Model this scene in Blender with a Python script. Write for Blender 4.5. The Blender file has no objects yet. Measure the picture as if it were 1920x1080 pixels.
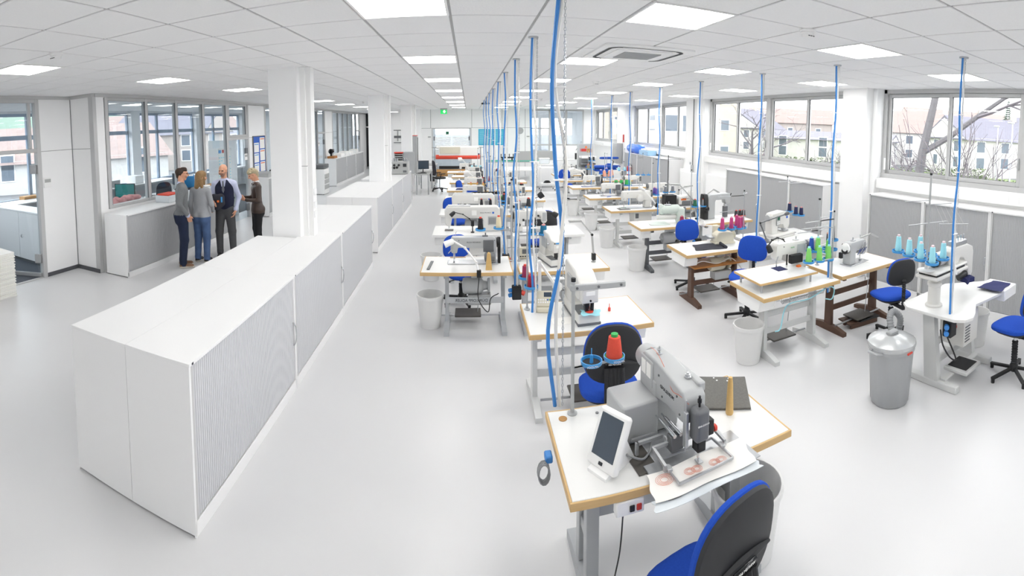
import bpy, bmesh, math, random
import numpy as np
from mathutils import Matrix, Vector
random.seed(7)
R_ = math.radians
SC = bpy.context.scene
COL = SC.collection

# ------------------------------------------------------------------ camera (cylindrical panorama, as the photograph was stitched)
YAW, PITCH, ROLL = -0.02144996, 0.06626396, -0.00456606
CX, FPX, CYP = 897.966, 875.315, 292.652       # principal column, pixels per radian, horizon row of the untilted lens
CAMZ, H, T = 2.489, 3.263, 0.625               # eye height, ceiling height, ceiling module
U0, V0 = -0.127, 3.350                         # a corner of the ceiling grid

def _rot(yaw, pitch, roll):
    cy, sy, cp, sp, cr, sr = math.cos(yaw), math.sin(yaw), math.cos(pitch), math.sin(pitch), math.cos(roll), math.sin(roll)
    return Matrix(((cr, 0, sr), (0, 1, 0), (-sr, 0, cr))) @ Matrix(((1, 0, 0), (0, cp, -sp), (0, sp, cp))) @ Matrix(((cy, sy, 0), (-sy, cy, 0), (0, 0, 1)))
RC = _rot(YAW, PITCH, ROLL)
cam = bpy.data.cameras.new('camera')
cam.type = 'PANO'
cam.panorama_type = 'CENTRAL_CYLINDRICAL'
cam.central_cylindrical_radius = 1
cam.central_cylindrical_range_u_min = (0 - CX) / FPX
cam.central_cylindrical_range_u_max = (1920 - CX) / FPX
cam.central_cylindrical_range_v_min = (CYP - 1080) / FPX
cam.central_cylindrical_range_v_max = CYP / FPX
camo = bpy.data.objects.new('camera', cam)
COL.objects.link(camo)
mw = Matrix([[RC[0][i], RC[2][i], -RC[1][i]] for i in range(3)]).to_4x4()
mw.translation = (0, 0, CAMZ)
camo.matrix_world = mw
SC.camera = camo

def ray(px, py):
    lon = (px - CX) / FPX
    return RC.transposed() @ Vector((math.sin(lon), math.cos(lon), (CYP - py) / FPX))
def at(px, py, z=0.0):
    """point where the sight line through a pixel of the photograph meets the level z"""
    d = ray(px, py)
    s = (z - CAMZ) / d.z
    return Vector((d.x * s, d.y * s, z))
def aty(px, py, y):
    d = ray(px, py); s = y / d.y
    return Vector((d.x * s, y, d.z * s + CAMZ))
def atx(px, py, x):
    d = ray(px, py); s = x / d.x
    return Vector((x, d.y * s, d.z * s + CAMZ))

# ------------------------------------------------------------------ world: a bright even overcast sky
w = bpy.data.worlds.new('overcast'); SC.world = w
w.use_nodes = True
bg = w.node_tree.nodes['Background']
bg.inputs[0].default_value = (0.965, 0.982, 1.0, 1)
SKY = 4.0
bg.inputs[1].default_value = SKY
PANEL = 11.0                                    # ceiling light panels
SC.view_settings.view_transform = 'Standard'
SC.view_settings.look = 'None'
SC.view_settings.gamma = 1
SC.view_settings.use_curve_mapping = False
SC.view_settings.exposure = 0.53
SC.cycles.max_bounces = 12
SC.cycles.diffuse_bounces = 9
SC.cycles.transparent_max_bounces = 24
SC.cycles.caustics_reflective = False
SC.cycles.caustics_refractive = False
SC.cycles.sample_clamp_indirect = 10

# ------------------------------------------------------------------ materials
def lin(c):
    return tuple((x / 12.92 if x <= 0.04045 else ((x + 0.055) / 1.055) ** 2.4) for x in c)
def hexc(h):
    return lin(tuple(int(h[i:i + 2], 16) / 255 for i in (0, 2, 4)))
MATS = {}
def mat(name, h, rough=0.5, metal=0.0, noise=0.0, nscale=8.0, bump=0.0, spec=0.5, emit=0.0, coat=0.0):
    m = bpy.data.materials.new(name); m.use_nodes = True
    nt = m.node_tree; b = nt.nodes['Principled BSDF']
    c = hexc(h) if isinstance(h, str) else h
    b.inputs['Base Color'].default_value = (*c, 1)
    b.inputs['Roughness'].default_value = rough
    b.inputs['Metallic'].default_value = metal
    b.inputs['Specular IOR Level'].default_value = spec
    if coat: b.inputs['Coat Weight'].default_value = coat
    if emit:
        b.inputs['Emission Color'].default_value = (*c, 1)
        b.inputs['Emission Strength'].default_value = emit
    if noise or bump:
        tc = nt.nodes.new('ShaderNodeTexCoord')
        n = nt.nodes.new('ShaderNodeTexNoise'); n.inputs['Scale'].default_value = nscale; n.inputs['Detail'].default_value = 6
        nt.links.new(tc.outputs['Object'], n.inputs['Vector'])
        if noise:
            r = nt.nodes.new('ShaderNodeMix'); r.data_type = 'RGBA'
            r.inputs[6].default_value = (*[max(0, x * (1 - noise)) for x in c], 1)
            r.inputs[7].default_value = (*[min(1, x * (1 + noise)) for x in c], 1)
            nt.links.new(n.outputs['Fac'], r.inputs[0]); nt.links.new(r.outputs[2], b.inputs['Base Color'])
        if bump:
            bp = nt.nodes.new('ShaderNodeBump'); bp.inputs['Strength'].default_value = bump; bp.inputs['Distance'].default_value = 0.01
            nt.links.new(n.outputs['Fac'], bp.inputs['Height']); nt.links.new(bp.outputs[0], b.inputs['Normal'])
    MATS[name] = m
    return m
def glassmat(name, tint=(1, 1, 1), refl=0.07):
    m = bpy.data.materials.new(name); m.use_nodes = True
    nt = m.node_tree; nt.nodes.clear()
    o = nt.nodes.new('ShaderNodeOutputMaterial'); mx = nt.nodes.new('ShaderNodeMixShader')
    t = nt.nodes.new('ShaderNodeBsdfTransparent'); g = nt.nodes.new('ShaderNodeBsdfGlossy')
    lw = nt.nodes.new('ShaderNodeLayerWeight'); lw.inputs[0].default_value = 0.5
    pw = nt.nodes.new('ShaderNodeMath'); pw.operation = 'POWER'; pw.inputs[1].default_value = 4.0
    f = nt.nodes.new('ShaderNodeMath'); f.operation = 'MULTIPLY_ADD'; f.inputs[1].default_value = 0.5; f.inputs[2].default_value = 0.035
    nt.links.new(lw.outputs['Facing'], pw.inputs[0]); nt.links.new(pw.outputs[0], f.inputs[0])
    t.inputs[0].default_value = (*tint, 1); g.inputs['Roughness'].default_value = 0.02
    nt.links.new(f.outputs[0], mx.inputs[0]); nt.links.new(t.outputs[0], mx.inputs[1]); nt.links.new(g.outputs[0], mx.inputs[2])
    nt.links.new(mx.outputs[0], o.inputs[0]); MATS[name] = m
    return m
def fabricmat(name, h, scale=900, rough=0.95):
    m = mat(name, h, rough, 0, noise=0.12, nscale=60, spec=0.25)
    b = m.node_tree.nodes['Principled BSDF']; b.inputs['Sheen Weight'].default_value = 0.25
    return m
def woodmat(name, h1, h2, scale=(1, 1, 12)):
    m = bpy.data.materials.new(name); m.use_nodes = True
    nt = m.node_tree; b = nt.nodes['Principled BSDF']; b.inputs['Roughness'].default_value = 0.5
    tc = nt.nodes.new('ShaderNodeTexCoord'); mp = nt.nodes.new('ShaderNodeMapping'); mp.inputs['Scale'].default_value = scale
    n = nt.nodes.new('ShaderNodeTexNoise'); n.inputs['Scale'].default_value = 9; n.inputs['Detail'].default_value = 8
    r = nt.nodes.new('ShaderNodeMix'); r.data_type = 'RGBA'
    r.inputs[6].default_value = (*hexc(h1), 1); r.inputs[7].default_value = (*hexc(h2), 1)
    nt.links.new(tc.outputs['Object'], mp.inputs[0]); nt.links.new(mp.outputs[0], n.inputs['Vector'])
    nt.links.new(n.outputs['Fac'], r.inputs[0]); nt.links.new(r.outputs[2], b.inputs['Base Color']); MATS[name] = m
    return m
mat('wall', 'f7f7f7', 0.75, noise=0.01, nscale=3)
mat('wallgap', '8a8a8c', 0.8)
mat('tile', 'f5f5f5', 0.9, noise=0.03, nscale=60, bump=0.25)
mat('tbar', 'b2b2b2', 0.6)
mat('void', '3a3a3c', 0.9)
mat('floor', 'd7d7d8', 0.3, noise=0.012, nscale=1.5, spec=0.35)
mat('carpet', '51565e', 1.0, noise=0.35, nscale=120, bump=0.6)
mat('skirt', '55565a', 0.6)
mat('cab', 'efefef', 0.42)
mat('shutter', 'cdced1', 0.35)
mat('shutter_r', 'b2b3b5', 0.5)
mat('alu', 'b9bbbd', 0.4, 0.55)
mat('frame', 'c4c4c4', 0.5, 0.15)
mat('framedark', '77797c', 0.5, 0.2)
mat('laminate', 'e3e3e1', 0.35)
woodmat('beech', 'd6b684', 'c7a36b')
woodmat('wood', 'dcb878', 'cba566')
woodmat('oak', 'b5793c', '93602c')
mat('steel', 'bdbfc2', 0.32, 0.75, noise=0.1, nscale=30)
mat('chrome', 'd0d2d4', 0.15, 1.0)
mat('legrey', 'b4b7ba', 0.5, 0.1, noise=0.05, nscale=20)
mat('legwhite', 'd3d4d3', 0.5)
mat('legdark', '606367', 0.5)
mat('legbrown', '5b4234', 0.55, noise=0.1, nscale=20)
mat('mach', 'dcdbd7', 0.38)
mat('machgrey', 'b3b5b6', 0.4, 0.1)
mat('machdark', '6b6d70', 0.45, 0.1)
mat('machgreen', 'cdd8d0', 0.4)
mat('cream', 'd9d3c0', 0.45, noise=0.05)
mat('black', '17181a', 0.5)
mat('blackshine', '1d1e21', 0.2)
mat('rubber', '26272a', 0.75)
mat('plate', '55524e', 0.45, 0.4)
mat('whiteplastic', 'f4f4f3', 0.4)
mat('binwhite', 'dfdfde', 0.5, noise=0.02)
mat('bingrey', 'a7a9ab', 0.45)
mat('fab_blue', '2850b4', 0.95, noise=0.12, nscale=90, spec=0.2)
mat('shellblack', '2b2c2f', 0.6)
mat('dish', '459cdc', 0.4)
mat('hose', '3a86d2', 0.35)
mat('cablewhite', 'e9e7e2', 0.5)
mat('cablegrey', '8f9193', 0.5)
mat('cableblack', '232325', 0.5)
mat('lampwhite', 'eeeeec', 0.35)
mat('lampgrey', 'b0b1b0', 0.45)
mat('screen', '3d4a58', 0.12, coat=0.6)
mat('teal', '2b7a78', 0.3, emit=0.15)
mat('redplastic', 'e04a3a', 0.4)
mat('orange', 'e8742c', 0.5)
mat('paper', 'f4f3ef', 0.8)
mat('cardboard', 'b98d58', 0.8)
mat('bluepaper', '45b4d6', 0.7)
mat('signgreen', '1fae55', 0.5, emit=0.9)
mat('signwhite', 'ffffff', 0.5, emit=0.6)
mat('ink', '33363a', 0.6)
mat('inkblue', '2b63c4', 0.6)
mat('inkred', 'c23a34', 0.6)
mat('navy', '20265a', 0.8)
mat('felt', '6b6a66', 1.0, noise=0.25, nscale=80)
mat('darkcloth', '34343c', 0.95, noise=0.2, nscale=60)
mat('bluecloth', '2a3f9e', 0.9)
mat('whitecloth', 'eeece8', 0.9)
mat('clearplastic', 'd6dce0', 0.25)
mat('pinkcloth', 'd89a98', 0.9)
mat('conetip', 'f0d2d6', 0.6)
mat('office_wall', 'e6e8ea', 0.8)
for k, hx in dict(red='e2523e', black='232327', cream='e6d9b8', teal='1d6e92', wine='9c2f55', magenta='bd457c', green='84d26c', aqua='a2e0ec', navy='232b52', grey='85878c', tan='c9a05c', plum='5a3f4c', crimson='b32436', pink='eda890', purple='6a58a8', dgreen='2d6b52', blue='2a4fae', white='eeeeea', green2='3fae5c', orange='d9632c', charcoal='3a3b40', olive='8d8a76').items():
    mat('th_' + k, hx, 0.75, noise=0.12, nscale=150)
glassmat('glass', (0.985, 0.99, 0.99))
glassmat('glassoffice', (0.93, 0.965, 0.985))

# panel emission
def emat(name, col, s):
    m = bpy.data.materials.new(name); m.use_nodes = True
    nt = m.node_tree; nt.nodes.clear()
    o = nt.nodes.new('ShaderNodeOutputMaterial'); e = nt.nodes.new('ShaderNodeEmission')
    e.inputs[0].default_value = (*col, 1); e.inputs[1].default_value = s
    nt.links.new(e.outputs[0], o.inputs[0]); MATS[name] = m
emat('panel', (1.0, 0.985, 0.955), PANEL)

# ------------------------------------------------------------------ mesh helpers
class MB:
    def __init__(s): s.v = []; s.f = []; s.mi = []; s.cur = 0
    def add(s, vs, fs):
        o = len(s.v); s.v += [tuple(p) for p in vs]
        s.f += [tuple(o + i for i in f) for f in fs]; s.mi += [s.cur] * len(fs)
        return s
    def box(s, x0, x1, y0, y1, z0, z1):
        vs = [(x, y, z) for z in (z0, z1) for y in (y0, y1) for x in (x0, x1)]
        return s.add(vs, [(0, 2, 3, 1), (4, 5, 7, 6), (0, 1, 5, 4), (2, 6, 7, 3), (0, 4, 6, 2), (1, 3, 7, 5)])
    def cb(s, x0, x1, y0, y1, z0, z1, c=0.004):
        """box with chamfered edges"""
        c = min(c, (x1 - x0) * .49, (y1 - y0) * .49, (z1 - z0) * .49)
        X, Y, Z = (x0, x1), (y0, y1), (z0, z1); vs = []; idx = {}
        for i in (0, 1):
            for j in (0, 1):
                for k in (0, 1):
                    p = [X[i], Y[j], Z[k]]; d = [c if i == 0 else -c, c if j == 0 else -c, c if k == 0 else -c]
                    for a in range(3):
                        q = [p[t] + (d[t] if t != a else 0) for t in range(3)]
                        idx[(i, j, k, a)] = len(vs); vs.append(q)
        g = lambda i, j, k, a: idx[(i, j, k, a)]
        fs = []
        for a in range(3):
            b, e = (a + 1) % 3, (a + 2) % 3
            for sgn in (0, 1):
                def key(u, v_):
                    t = [0, 0, 0]; t[a] = sgn; t[b] = u; t[e] = v_; return g(*t, a)
                q = [key(0, 0), key(1, 0), key(1, 1), key(0, 1)]
                fs.append(tuple(q) if sgn else tuple(q[::-1]))
        for a in range(3):     # edges parallel to axis a
            b, e = (a + 1) % 3, (a + 2) % 3
            for u in (0, 1):
                for v_ in (0, 1):
                    def k2(t_, ax):
                        t = [0, 0, 0]; t[a] = t_; t[b] = u; t[e] = v_; return g(*t, ax)
                    q = [k2(0, b), k2(1, b), k2(1, e), k2(0, e)]
                    fs.append(tuple(q) if (u == v_) else tuple(q[::-1]))
        for i in (0, 1):
            for j in (0, 1):
                for k in (0, 1):
                    q = [g(i, j, k, 0), g(i, j, k, 1), g(i, j, k, 2)]
                    fs.append(tuple(q) if (i + j + k) % 2 else tuple(q[::-1]))
        return s.add(vs, fs)
    def ring(s, c, ax, r, n, up=None):
        ax = Vector(ax).normalized()
        u = (Vector(up) if up is not None else (Vector((0, 0, 1)) if abs(ax.z) < .9 else Vector((1, 0, 0))))
        u = (u - ax * u.dot(ax)).normalized(); v_ = ax.cross(u)
        return [Vector(c) + (u * math.cos(2 * math.pi * i / n) + v_ * math.sin(2 * math.pi * i / n)) * r for i in range(n)]
    def loft(s, rings, caps=True):
        n = len(rings[0]); vs = [p for r in rings for p in r]; fs = []
        for k in range(len(rings) - 1):
            for i in range(n):
                j = (i + 1) % n
                fs.append((k * n + i, k * n + j, (k + 1) * n + j, (k + 1) * n + i))
        if caps:
            fs.append(tuple(range(n))[::-1]); fs.append(tuple((len(rings) - 1) * n + i for i in range(n)))
        return s.add(vs, fs)
    def cyl(s, p0, p1, r0, r1=None, n=12):
        r1 = r0 if r1 is None else r1
        d = Vector(p1) - Vector(p0)
        return s.loft([s.ring(p0, d, r0, n), s.ring(p1, d, r1, n)])
    def lathe(s, prof, n=16, c=(0, 0, 0), axis=(0, 0, 1), caps=True):
        a = Vector(axis).normalized()
        return s.loft([s.ring(Vector(c) + a * z, a, max(r, 1e-4), n) for r, z in prof], caps)
    def tube(s, pts, r, n=6, taper=None):
        pts = [Vector(p) for p in pts]; rings = []; up = None
        for i, p in enumerate(pts):
            d = (pts[min(i + 1, len(pts) - 1)] - pts[max(i - 1, 0)]).normalized()
            if up is None: up = Vector((0, 0, 1)) if abs(d.z) < .9 else Vector((1, 0, 0))
            up = (up - d * up.dot(d))
            up = up.normalized() if up.length > 1e-5 else d.orthogonal().normalized()
            rings.append(s.ring(p, d, r if taper is None else taper[i], n, up))
        return s.loft(rings)
    def prism(s, poly, a, b, plane='xz'):
        """2-D outline pushed from a to b along the remaining axis"""
        def P(p, t): return (p[0], t, p[1]) if plane == 'xz' else ((p[0], p[1], t) if plane == 'xy' else (t, p[0], p[1]))
        n = len(poly); vs = [P(p, a) for p in poly] + [P(p, b) for p in poly]
        fs = [tuple(range(n))[::-1], tuple(range(n, 2 * n))] + [(i, (i + 1) % n, n + (i + 1) % n, n + i) for i in range(n)]
        return s.add(vs, fs)
    def bar(s, p0, p1, wd, ht, up=(0, 0, 1)):
        """rectangular bar between two points"""
        p0, p1 = Vector(p0), Vector(p1); d = (p1 - p0).normalized(); u = Vector(up)
        if abs(d.dot(u)) > .98: u = Vector((0, 1, 0))
        u = (u - d * u.dot(d)).normalized(); v_ = d.cross(u)
        rg = lambda c: [c + v_ * (a * wd / 2) + u * (b * ht / 2) for a, b in ((-1, -1), (1, -1), (1, 1), (-1, 1))]
        return s.loft([rg(p0), rg(p1)])
    def xf(s, M, start=0):
        s.v[start:] = [tuple(M @ Vector(p)) for p in s.v[start:]]
        return s
    def mesh(s, name):
        m = bpy.data.meshes.new(name); m.from_pydata(s.v, [], s.f)
        bm = bmesh.new(); bm.from_mesh(m); bmesh.ops.recalc_face_normals(bm, faces=bm.faces); bm.to_mesh(m); bm.free()
        if max(s.mi or [0]) > 0: m.polygons.foreach_set('material_index', s.mi)
        return m
def bez(pts, n=8):
    """smooth curve through points (Catmull-Rom)"""
    P = [Vector(p) for p in pts]; P = [P[0] * 2 - P[1]] + P + [P[-1] * 2 - P[-2]]; out = []
    for i in range(1, len(P) - 2):
        for k in range(n):
            t = k / n; a, b, c, d = P[i - 1:i + 3]
            out.append(0.5 * ((2 * b) + (c - a) * t + (2 * a - 5 * b + 4 * c - d) * t * t + (3 * b - a - 3 * c + d) * t ** 3))
    return out + [P[-2]]
def obj(name, mb, material, parent=None, loc=(0, 0, 0), rz=0.0, smooth=True, ang=38, bev=0.0, seg=2):
    me = mb.mesh(name) if isinstance(mb, MB) else mb
    if isinstance(mb, MB):
        if bev:
            bm = bmesh.new(); bm.from_mesh(me)
            es = [e for e in bm.edges if len(e.link_faces) == 2 and e.calc_face_angle() > .45]
            bmesh.ops.bevel(bm, geom=es, offset=bev, segments=seg, profile=.6, affect='EDGES', clamp_overlap=True)
            bm.to_mesh(me); bm.free()
        for m_ in (material if isinstance(material, (list, tuple)) else [material]): me.materials.append(MATS[m_])
        if smooth:
            me.polygons.foreach_set('use_smooth', [True] * len(me.polygons)); me.set_sharp_from_angle(angle=R_(ang))
    o = bpy.data.objects.new(name, me); COL.objects.link(o)
    o.location = loc; o.rotation_euler = (0, 0, rz)
    if parent is not None: o.parent = parent
    return o
def thing(name, label, cat, loc=(0, 0, 0), rz=0.0, group=None):
    o = bpy.data.objects.new(name, None); COL.objects.link(o); o.empty_display_size = 0.05
    o.location = loc; o.rotation_euler = (0, 0, rz)
    return tag(o, label, cat, group)
def tag(o, label, cat, group=None):
    o['label'] = label; o['category'] = cat
    if group: o['group'] = group
    return o
def struct(o, kind='structure', label=None):
    o['kind'] = kind
    if label: o['label'] = label
    return o
def dup(root, loc, rz=0.0, label=None, group=None, scale=None):
    r = root.copy(); COL.objects.link(r); r.location = loc; r.rotation_euler = (0, 0, rz)
    if scale: r.scale = (scale,) * 3
    if label: r['label'] = label
    if group: r['group'] = group
    def rec(src, dst):
        for ch in list(src.children):
            c = ch.copy(); COL.objects.link(c); c.parent = dst; rec(ch, c)
    rec(root, r)
    return r
def text(s, size, material, parent, loc, rot=(0, 0, 0), mirror=False, name='lettering', ext=0.0006, align='CENTER'):
    cu = bpy.data.curves.new(name, 'FONT'); cu.body = s; cu.size = size; cu.extrude = ext; cu.align_x = align; cu.align_y = 'CENTER'; cu.resolution_u = 3
    tmp = bpy.data.objects.new(name, cu); COL.objects.link(tmp)
    dg = bpy.context.evaluated_depsgraph_get(); me = bpy.data.meshes.new_from_object(tmp.evaluated_get(dg))
    bpy.data.objects.remove(tmp); bpy.data.curves.remove(cu)
    me.materials.clear(); me.materials.append(MATS[material])
    if mirror: me.transform(Matrix.Scale(-1, 4, (1, 0, 0))); me.flip_normals()
    o = bpy.data.objects.new(name, me); COL.objects.link(o); o.location = loc; o.rotation_euler = rot
    o.parent = parent; o['kind'] = 'stuff'
    return o
ORD = ['first', 'second', 'third', 'fourth', 'fifth', 'sixth', 'seventh', 'eighth', 'ninth', 'tenth', 'eleventh', 'twelfth']
# ================================================================== the room
XL, XR, YF, YB = -6.05, 6.3, 22.7, -4.0
fl = struct(obj('floor', MB().box(-6.66, 6.5, YB, 30, -0.1, 0), 'floor'), label='glossy light grey resin floor')
struct(obj('floor_office', MB().box(-10.3, -6.66, YB, 30, -0.1, 0.004), 'carpet'), label='dark grey carpet of the glazed offices')
# ---------------- ceiling: slab, T-bars, tiles
ceil_ = struct(obj('ceiling', MB().box(-10.3, 6.5, YB, 30, H + 0.03, H + 0.15), 'void'), label='white suspended tile ceiling')
LIGHT = set()
for k in range(-1, 10):
    for i in ((-7, -1, 2, 5, 8) if k < 8 else (-7,)):
        LIGHT.add((i, 4 * k - 1))
def in_room(i, j):
    x, y = U0 + i * T, V0 + j * T
    if y > YF and x > -2.4: return False
    return -12 < j and y < 27.2
AC = at(1195, 98, H)
gb = MB()
for i in range(-9, 11):
    x = U0 + i * T
    gb.box(x - .012, x + .012, YB, YF if x > -2.4 else 27.5, H + .008, H + .03)
for j in range(-11, 40):
    y = V0 + j * T
    gb.box(-6.3, 6.4 if y < YF else -2.4, y - .012, y + .012, H + .0085, H + .03)
g_ = obj('grid_bars', gb, 'tbar', ceil_); g_['kind'] = 'stuff'
cells = [(i, j) for i in range(-10, 11) for j in range(-11, 39) if in_room(i, j) and (i, j) not in LIGHT]
def tilebox(b, i, j, o=None):
    x0, y0 = U0 + i * T + .011, V0 + j * T + .011
    x1, y1 = min(x0 + T - .022, 6.34), y0 + T - .022
    return b.cb(x0 - (o.x if o else 0), x1 - (o.x if o else 0), y0 - (o.y if o else 0), y1 - (o.y if o else 0), H, H + .015, .003)
def shows(c):   # rough picture size of a tile: near and inside the frame
    x, y = U0 + (c[0] + .5) * T, V0 + (c[1] + .5) * T
    if y < .6 or abs(math.atan2(x, y)) > 1.12 or math.hypot(x, y) < 1.9: return 0
    return 1 / (x * x + y * y)
cells.sort(key=shows, reverse=True)
tme = MB().cb(-T / 2 + .011, T / 2 - .011, -T / 2 + .011, T / 2 - .011, 0, .015, .003).mesh('ceiling_tile'); tme.materials.append(MATS['tile'])
n_ = 0; rest = MB()
for c in cells:
    if n_ < 290 and c[0] < 10 and shows(c) > 0:
        obj('ceiling_tile', tme, None, ceil_, (U0 + (c[0] + .5) * T, V0 + (c[1] + .5) * T, H)); n_ += 1
    else: tilebox(rest, *c)
o = obj('far_tiles', rest, 'tile', ceil_); o['kind'] = 'stuff'
ob = MB()
for i in range(-17, -10):
    for j in range(-11, 38):
        tilebox(ob, i, j)
o = obj('office_tiles', ob, 'tile', ceil_); o['kind'] = 'stuff'
# ---------------- ceiling light panels
lm_f = MB()
a_ = T / 2 - .006
for s in (-1, 1):
    lm_f.box(-a_, a_, s * a_ - (.018 if s > 0 else 0), s * a_ + (.018 if s < 0 else 0), -.004, .02)
    lm_f.box(s * a_ - (.018 if s > 0 else 0), s * a_ + (.018 if s < 0 else 0), -a_ + .018, a_ - .018, -.004, .02)
lm_d = MB().box(-a_ + .016, a_ - .016, -a_ + .016, a_ - .016, 0, .012)
lmf, lmd = lm_f.mesh('frame'), lm_d.mesh('diffuser')
lmf.materials.append(MATS['whiteplastic']); lmd.materials.append(MATS['panel'])
lanes = {-7: 'over the left walkway', -1: 'over the cabinet aisle', 2: 'over the left sewing tables', 5: 'over the right sewing tables', 8: 'beside the windows'}
def light_panel(x, y, label, group):
    t = thing('ceiling_light', label, 'ceiling light', (x, y, H), 0, group)
    obj('frame', lmf, None, t); obj('diffuser', lmd, None, t)
for i in (-7, -1, 2, 5, 8):
    js = sorted(j for a, j in LIGHT if a == i)
    near = [j for j in js if j >= -1]
    for j in js:
        y = V0 + (j + .5) * T
        if y > 21.9 and i > -4: continue
        if j >= -1: lab = 'square ceiling light panel %s, %s from the camera' % (lanes[i], ORD[near.index(j)])
        else: lab = 'square ceiling light panel %s, out of the picture above the camera' % lanes[i]
        light_panel(U0 + (i + .5) * T, y, lab, 'ceiling light panels')
for k, (x_, y_) in enumerate(((.3, 24.6), (3.0, 24.6), (5.2, 24.6))): light_panel(x_, y_, 'added ceiling light panel brightening the room behind the far wall, %s from the left' % ORD[k], 'added back room light panels')  # panels added to brighten the back room
for k, (i, j) in enumerate([(-13, 1), (-13, 5), (-13, 9), (-13, 13), (-13, 18), (-13, 22), (-13, 26), (-13, 29), (-13, 33), (-11, 28), (-11, 32)]):  # office lights, with extra panels added to brighten the dim rooms
    light_panel(U0 + (i + .5) * T, V0 + (j + .5) * T, 'ceiling light panel inside the glazed offices, row partly added for brightness, %s from the camera' % ORD[k], 'office light panels')
# ---------------- right wall with window bays
BAYS = [(-6.0, -0.75), (-.1, 5.17), (5.85, 11.15), (11.95, 17.07), (18.2, 22.6)]
wr = MB().box(XR, XR + .3, YB, YF + .1, 0, 1.74)
PIL = [(-.75, -.1), (5.17, 5.85), (11.15, 11.95), (17.07, 18.2)]
for a, b in PIL:
    wr.cb(XR - .32, XR + .3, a + .1, b, 0, H + .03, .01)
    wr.cb(XR - .16, XR + .3, a, a + .1, 0, H + .03, .006)
wr.box(XR, XR + .3, 22.6, YF + .1, 1.7, H + .03)
wall_r = struct(obj('wall_right', wr, 'wall'), label='white window wall with broad pillars')
for k, (a, b) in enumerate(BAYS[1:]):
    m = MB().cb(XR - .13, XR + .02, a + .02, b - .02, 1.56, 1.73, .008)
    o = obj('cable_trunking', m, 'whiteplastic', wall_r)
    m = MB()
    for q in range(2):
        yy = a + 2.6 + q * .16
        m.cb(XR - .137, XR - .128, yy, yy + .12, 1.59, 1.69, .004)
    obj('socket_plate', m, 'cab', o)
def sash(parent, y0, y1, z0, z1, x, fw, gl='glass', fr='frame', handle=False):
    m = MB()
    m.cb(x - .03, x + .03, y0, y0 + fw, z0, z1, .004); m.cb(x - .03, x + .03, y1 - fw, y1, z0, z1, .004)
    m.cb(x - .03, x + .03, y0 + fw, y1 - fw, z0, z0 + fw, .004); m.cb(x - .03, x + .03, y0 + fw, y1 - fw, z1 - fw, z1, .004)
    s_ = obj('sash', m, fr, parent)
    obj('pane', MB().box(x - .004, x + .004, y0 + fw - .005, y1 - fw + .005, z0 + fw - .005, z1 - fw + .005), gl, s_)
    g = MB()
    for yy in (y0 + fw, y1 - fw): g.box(x - .012, x + .012, yy - .005, yy + .005, z0 + fw, z1 - fw)
    for zz in (z0 + fw, z1 - fw): g.box(x - .012, x + .012, y0 + fw, y1 - fw, zz - .005, zz + .005)
    obj('gasket', g, 'black', s_)
    if handle:
        h_ = MB().cb(x - .055, x - .03, y0 + .02, y0 + .045, z0 + .25, z0 + .42, .005)
        obj('handle', h_, 'alu', s_)
    return s_
for k, (a, b) in enumerate(BAYS):
    z0, z1 = 1.74, H + .01
    m = MB()
    m.cb(XR + .02, XR + .14, a, a + .07, z0, z1, .004); m.cb(XR + .02, XR + .14, b - .07, b, z0, z1, .004)
    m.cb(XR + .01, XR + .16, a, b, z0, z0 + .075, .004); m.cb(XR + .02, XR + .14, a, b, z1 - .08, z1 + .02, .004)
    mid = (a + b) / 2
    m.cb(XR + .02, XR + .14, mid - .045, mid + .045, z0 + .07, z1 - .08, .004)
    wdw = struct(obj('window_%d' % (k + 1), m, 'frame'))
    n = 0
    for lo, hi in ((a + .07, mid - .045), (mid + .045, b - .07)):
        c = (lo + hi) / 2
        for (p, q) in ((lo, c + .02), (c - .02, hi)):
            sash(wdw, p, q, z0 + .08, z1 - .085, XR + (.06 if n % 2 == 0 else .10), .06, handle=(n % 2 == 0)); n += 1
    r_ = MB().box(XR + .012, XR + .02, a, b, z0 + .03, z0 + .036)
    r_.cyl((XR - .0, b - .09, z0 + .14), (XR - .0, b - .09, z0 + .34), .017, n=8)
    obj('blind_crank_box', r_, 'whiteplastic', wdw)
# ---------------- far wall
wf = MB()
def wallbox(m, x0, x1, z0, z1): m.box(x0, x1, YF, YF + .1, z0, z1)
wallbox(wf, -2.35, -1.80, 0, H + .03); wallbox(wf, -1.80, .13, 2.36, H + .03); wallbox(wf, .13, 3.02, 0, H + .03)
wallbox(wf, 3.98, 6.4, 0, 1.48); wallbox(wf, 5.7, 6.4, 1.48, H + .03)
wf.box(-2.35, -2.25, YF + .1, 28, 0, H + .03)
wall_f = struct(obj('wall_far', wf, 'wall'), label='white panelled wall at the far end of the hall')
m = MB()
for x in (-1.85, .15, 1.62, 2.75):
    m.box(x - .008, x + .008, YF - .003, YF + .01, 2.36 if x < 0.2 else 0, H)
m.box(-2.35, 3.02, YF - .003, YF + .01, 2.352, 2.364)
obj('panel_joints', m, 'wallgap', wall_f)
obj('pillar_far', MB().cb(-2.75, -2.3, 22.2, 22.72, 0, H + .03, .01), 'wall', wall_f)
def panel_frame(m, x0, x1, z0, z1, fw=.06, y0=None, y1=None):
    y0 = YF - .02 if y0 is None else y0; y1 = YF + .08 if y1 is None else y1
    m.cb(x0, x0 + fw, y0, y1, z0, z1, .004); m.cb(x1 - fw, x1, y0, y1, z0, z1, .004)
    m.cb(x0 + fw, x1 - fw, y0, y1, z1 - fw, z1, .004)
    if z0 > .1: m.cb(x0 + fw, x1 - fw, y0, y1, z0, z0 + fw, .004)
m = MB(); panel_frame(m, -1.80, .13, 0, 2.36, .05)
door1 = struct(obj('door_1', m, 'frame'))
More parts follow.
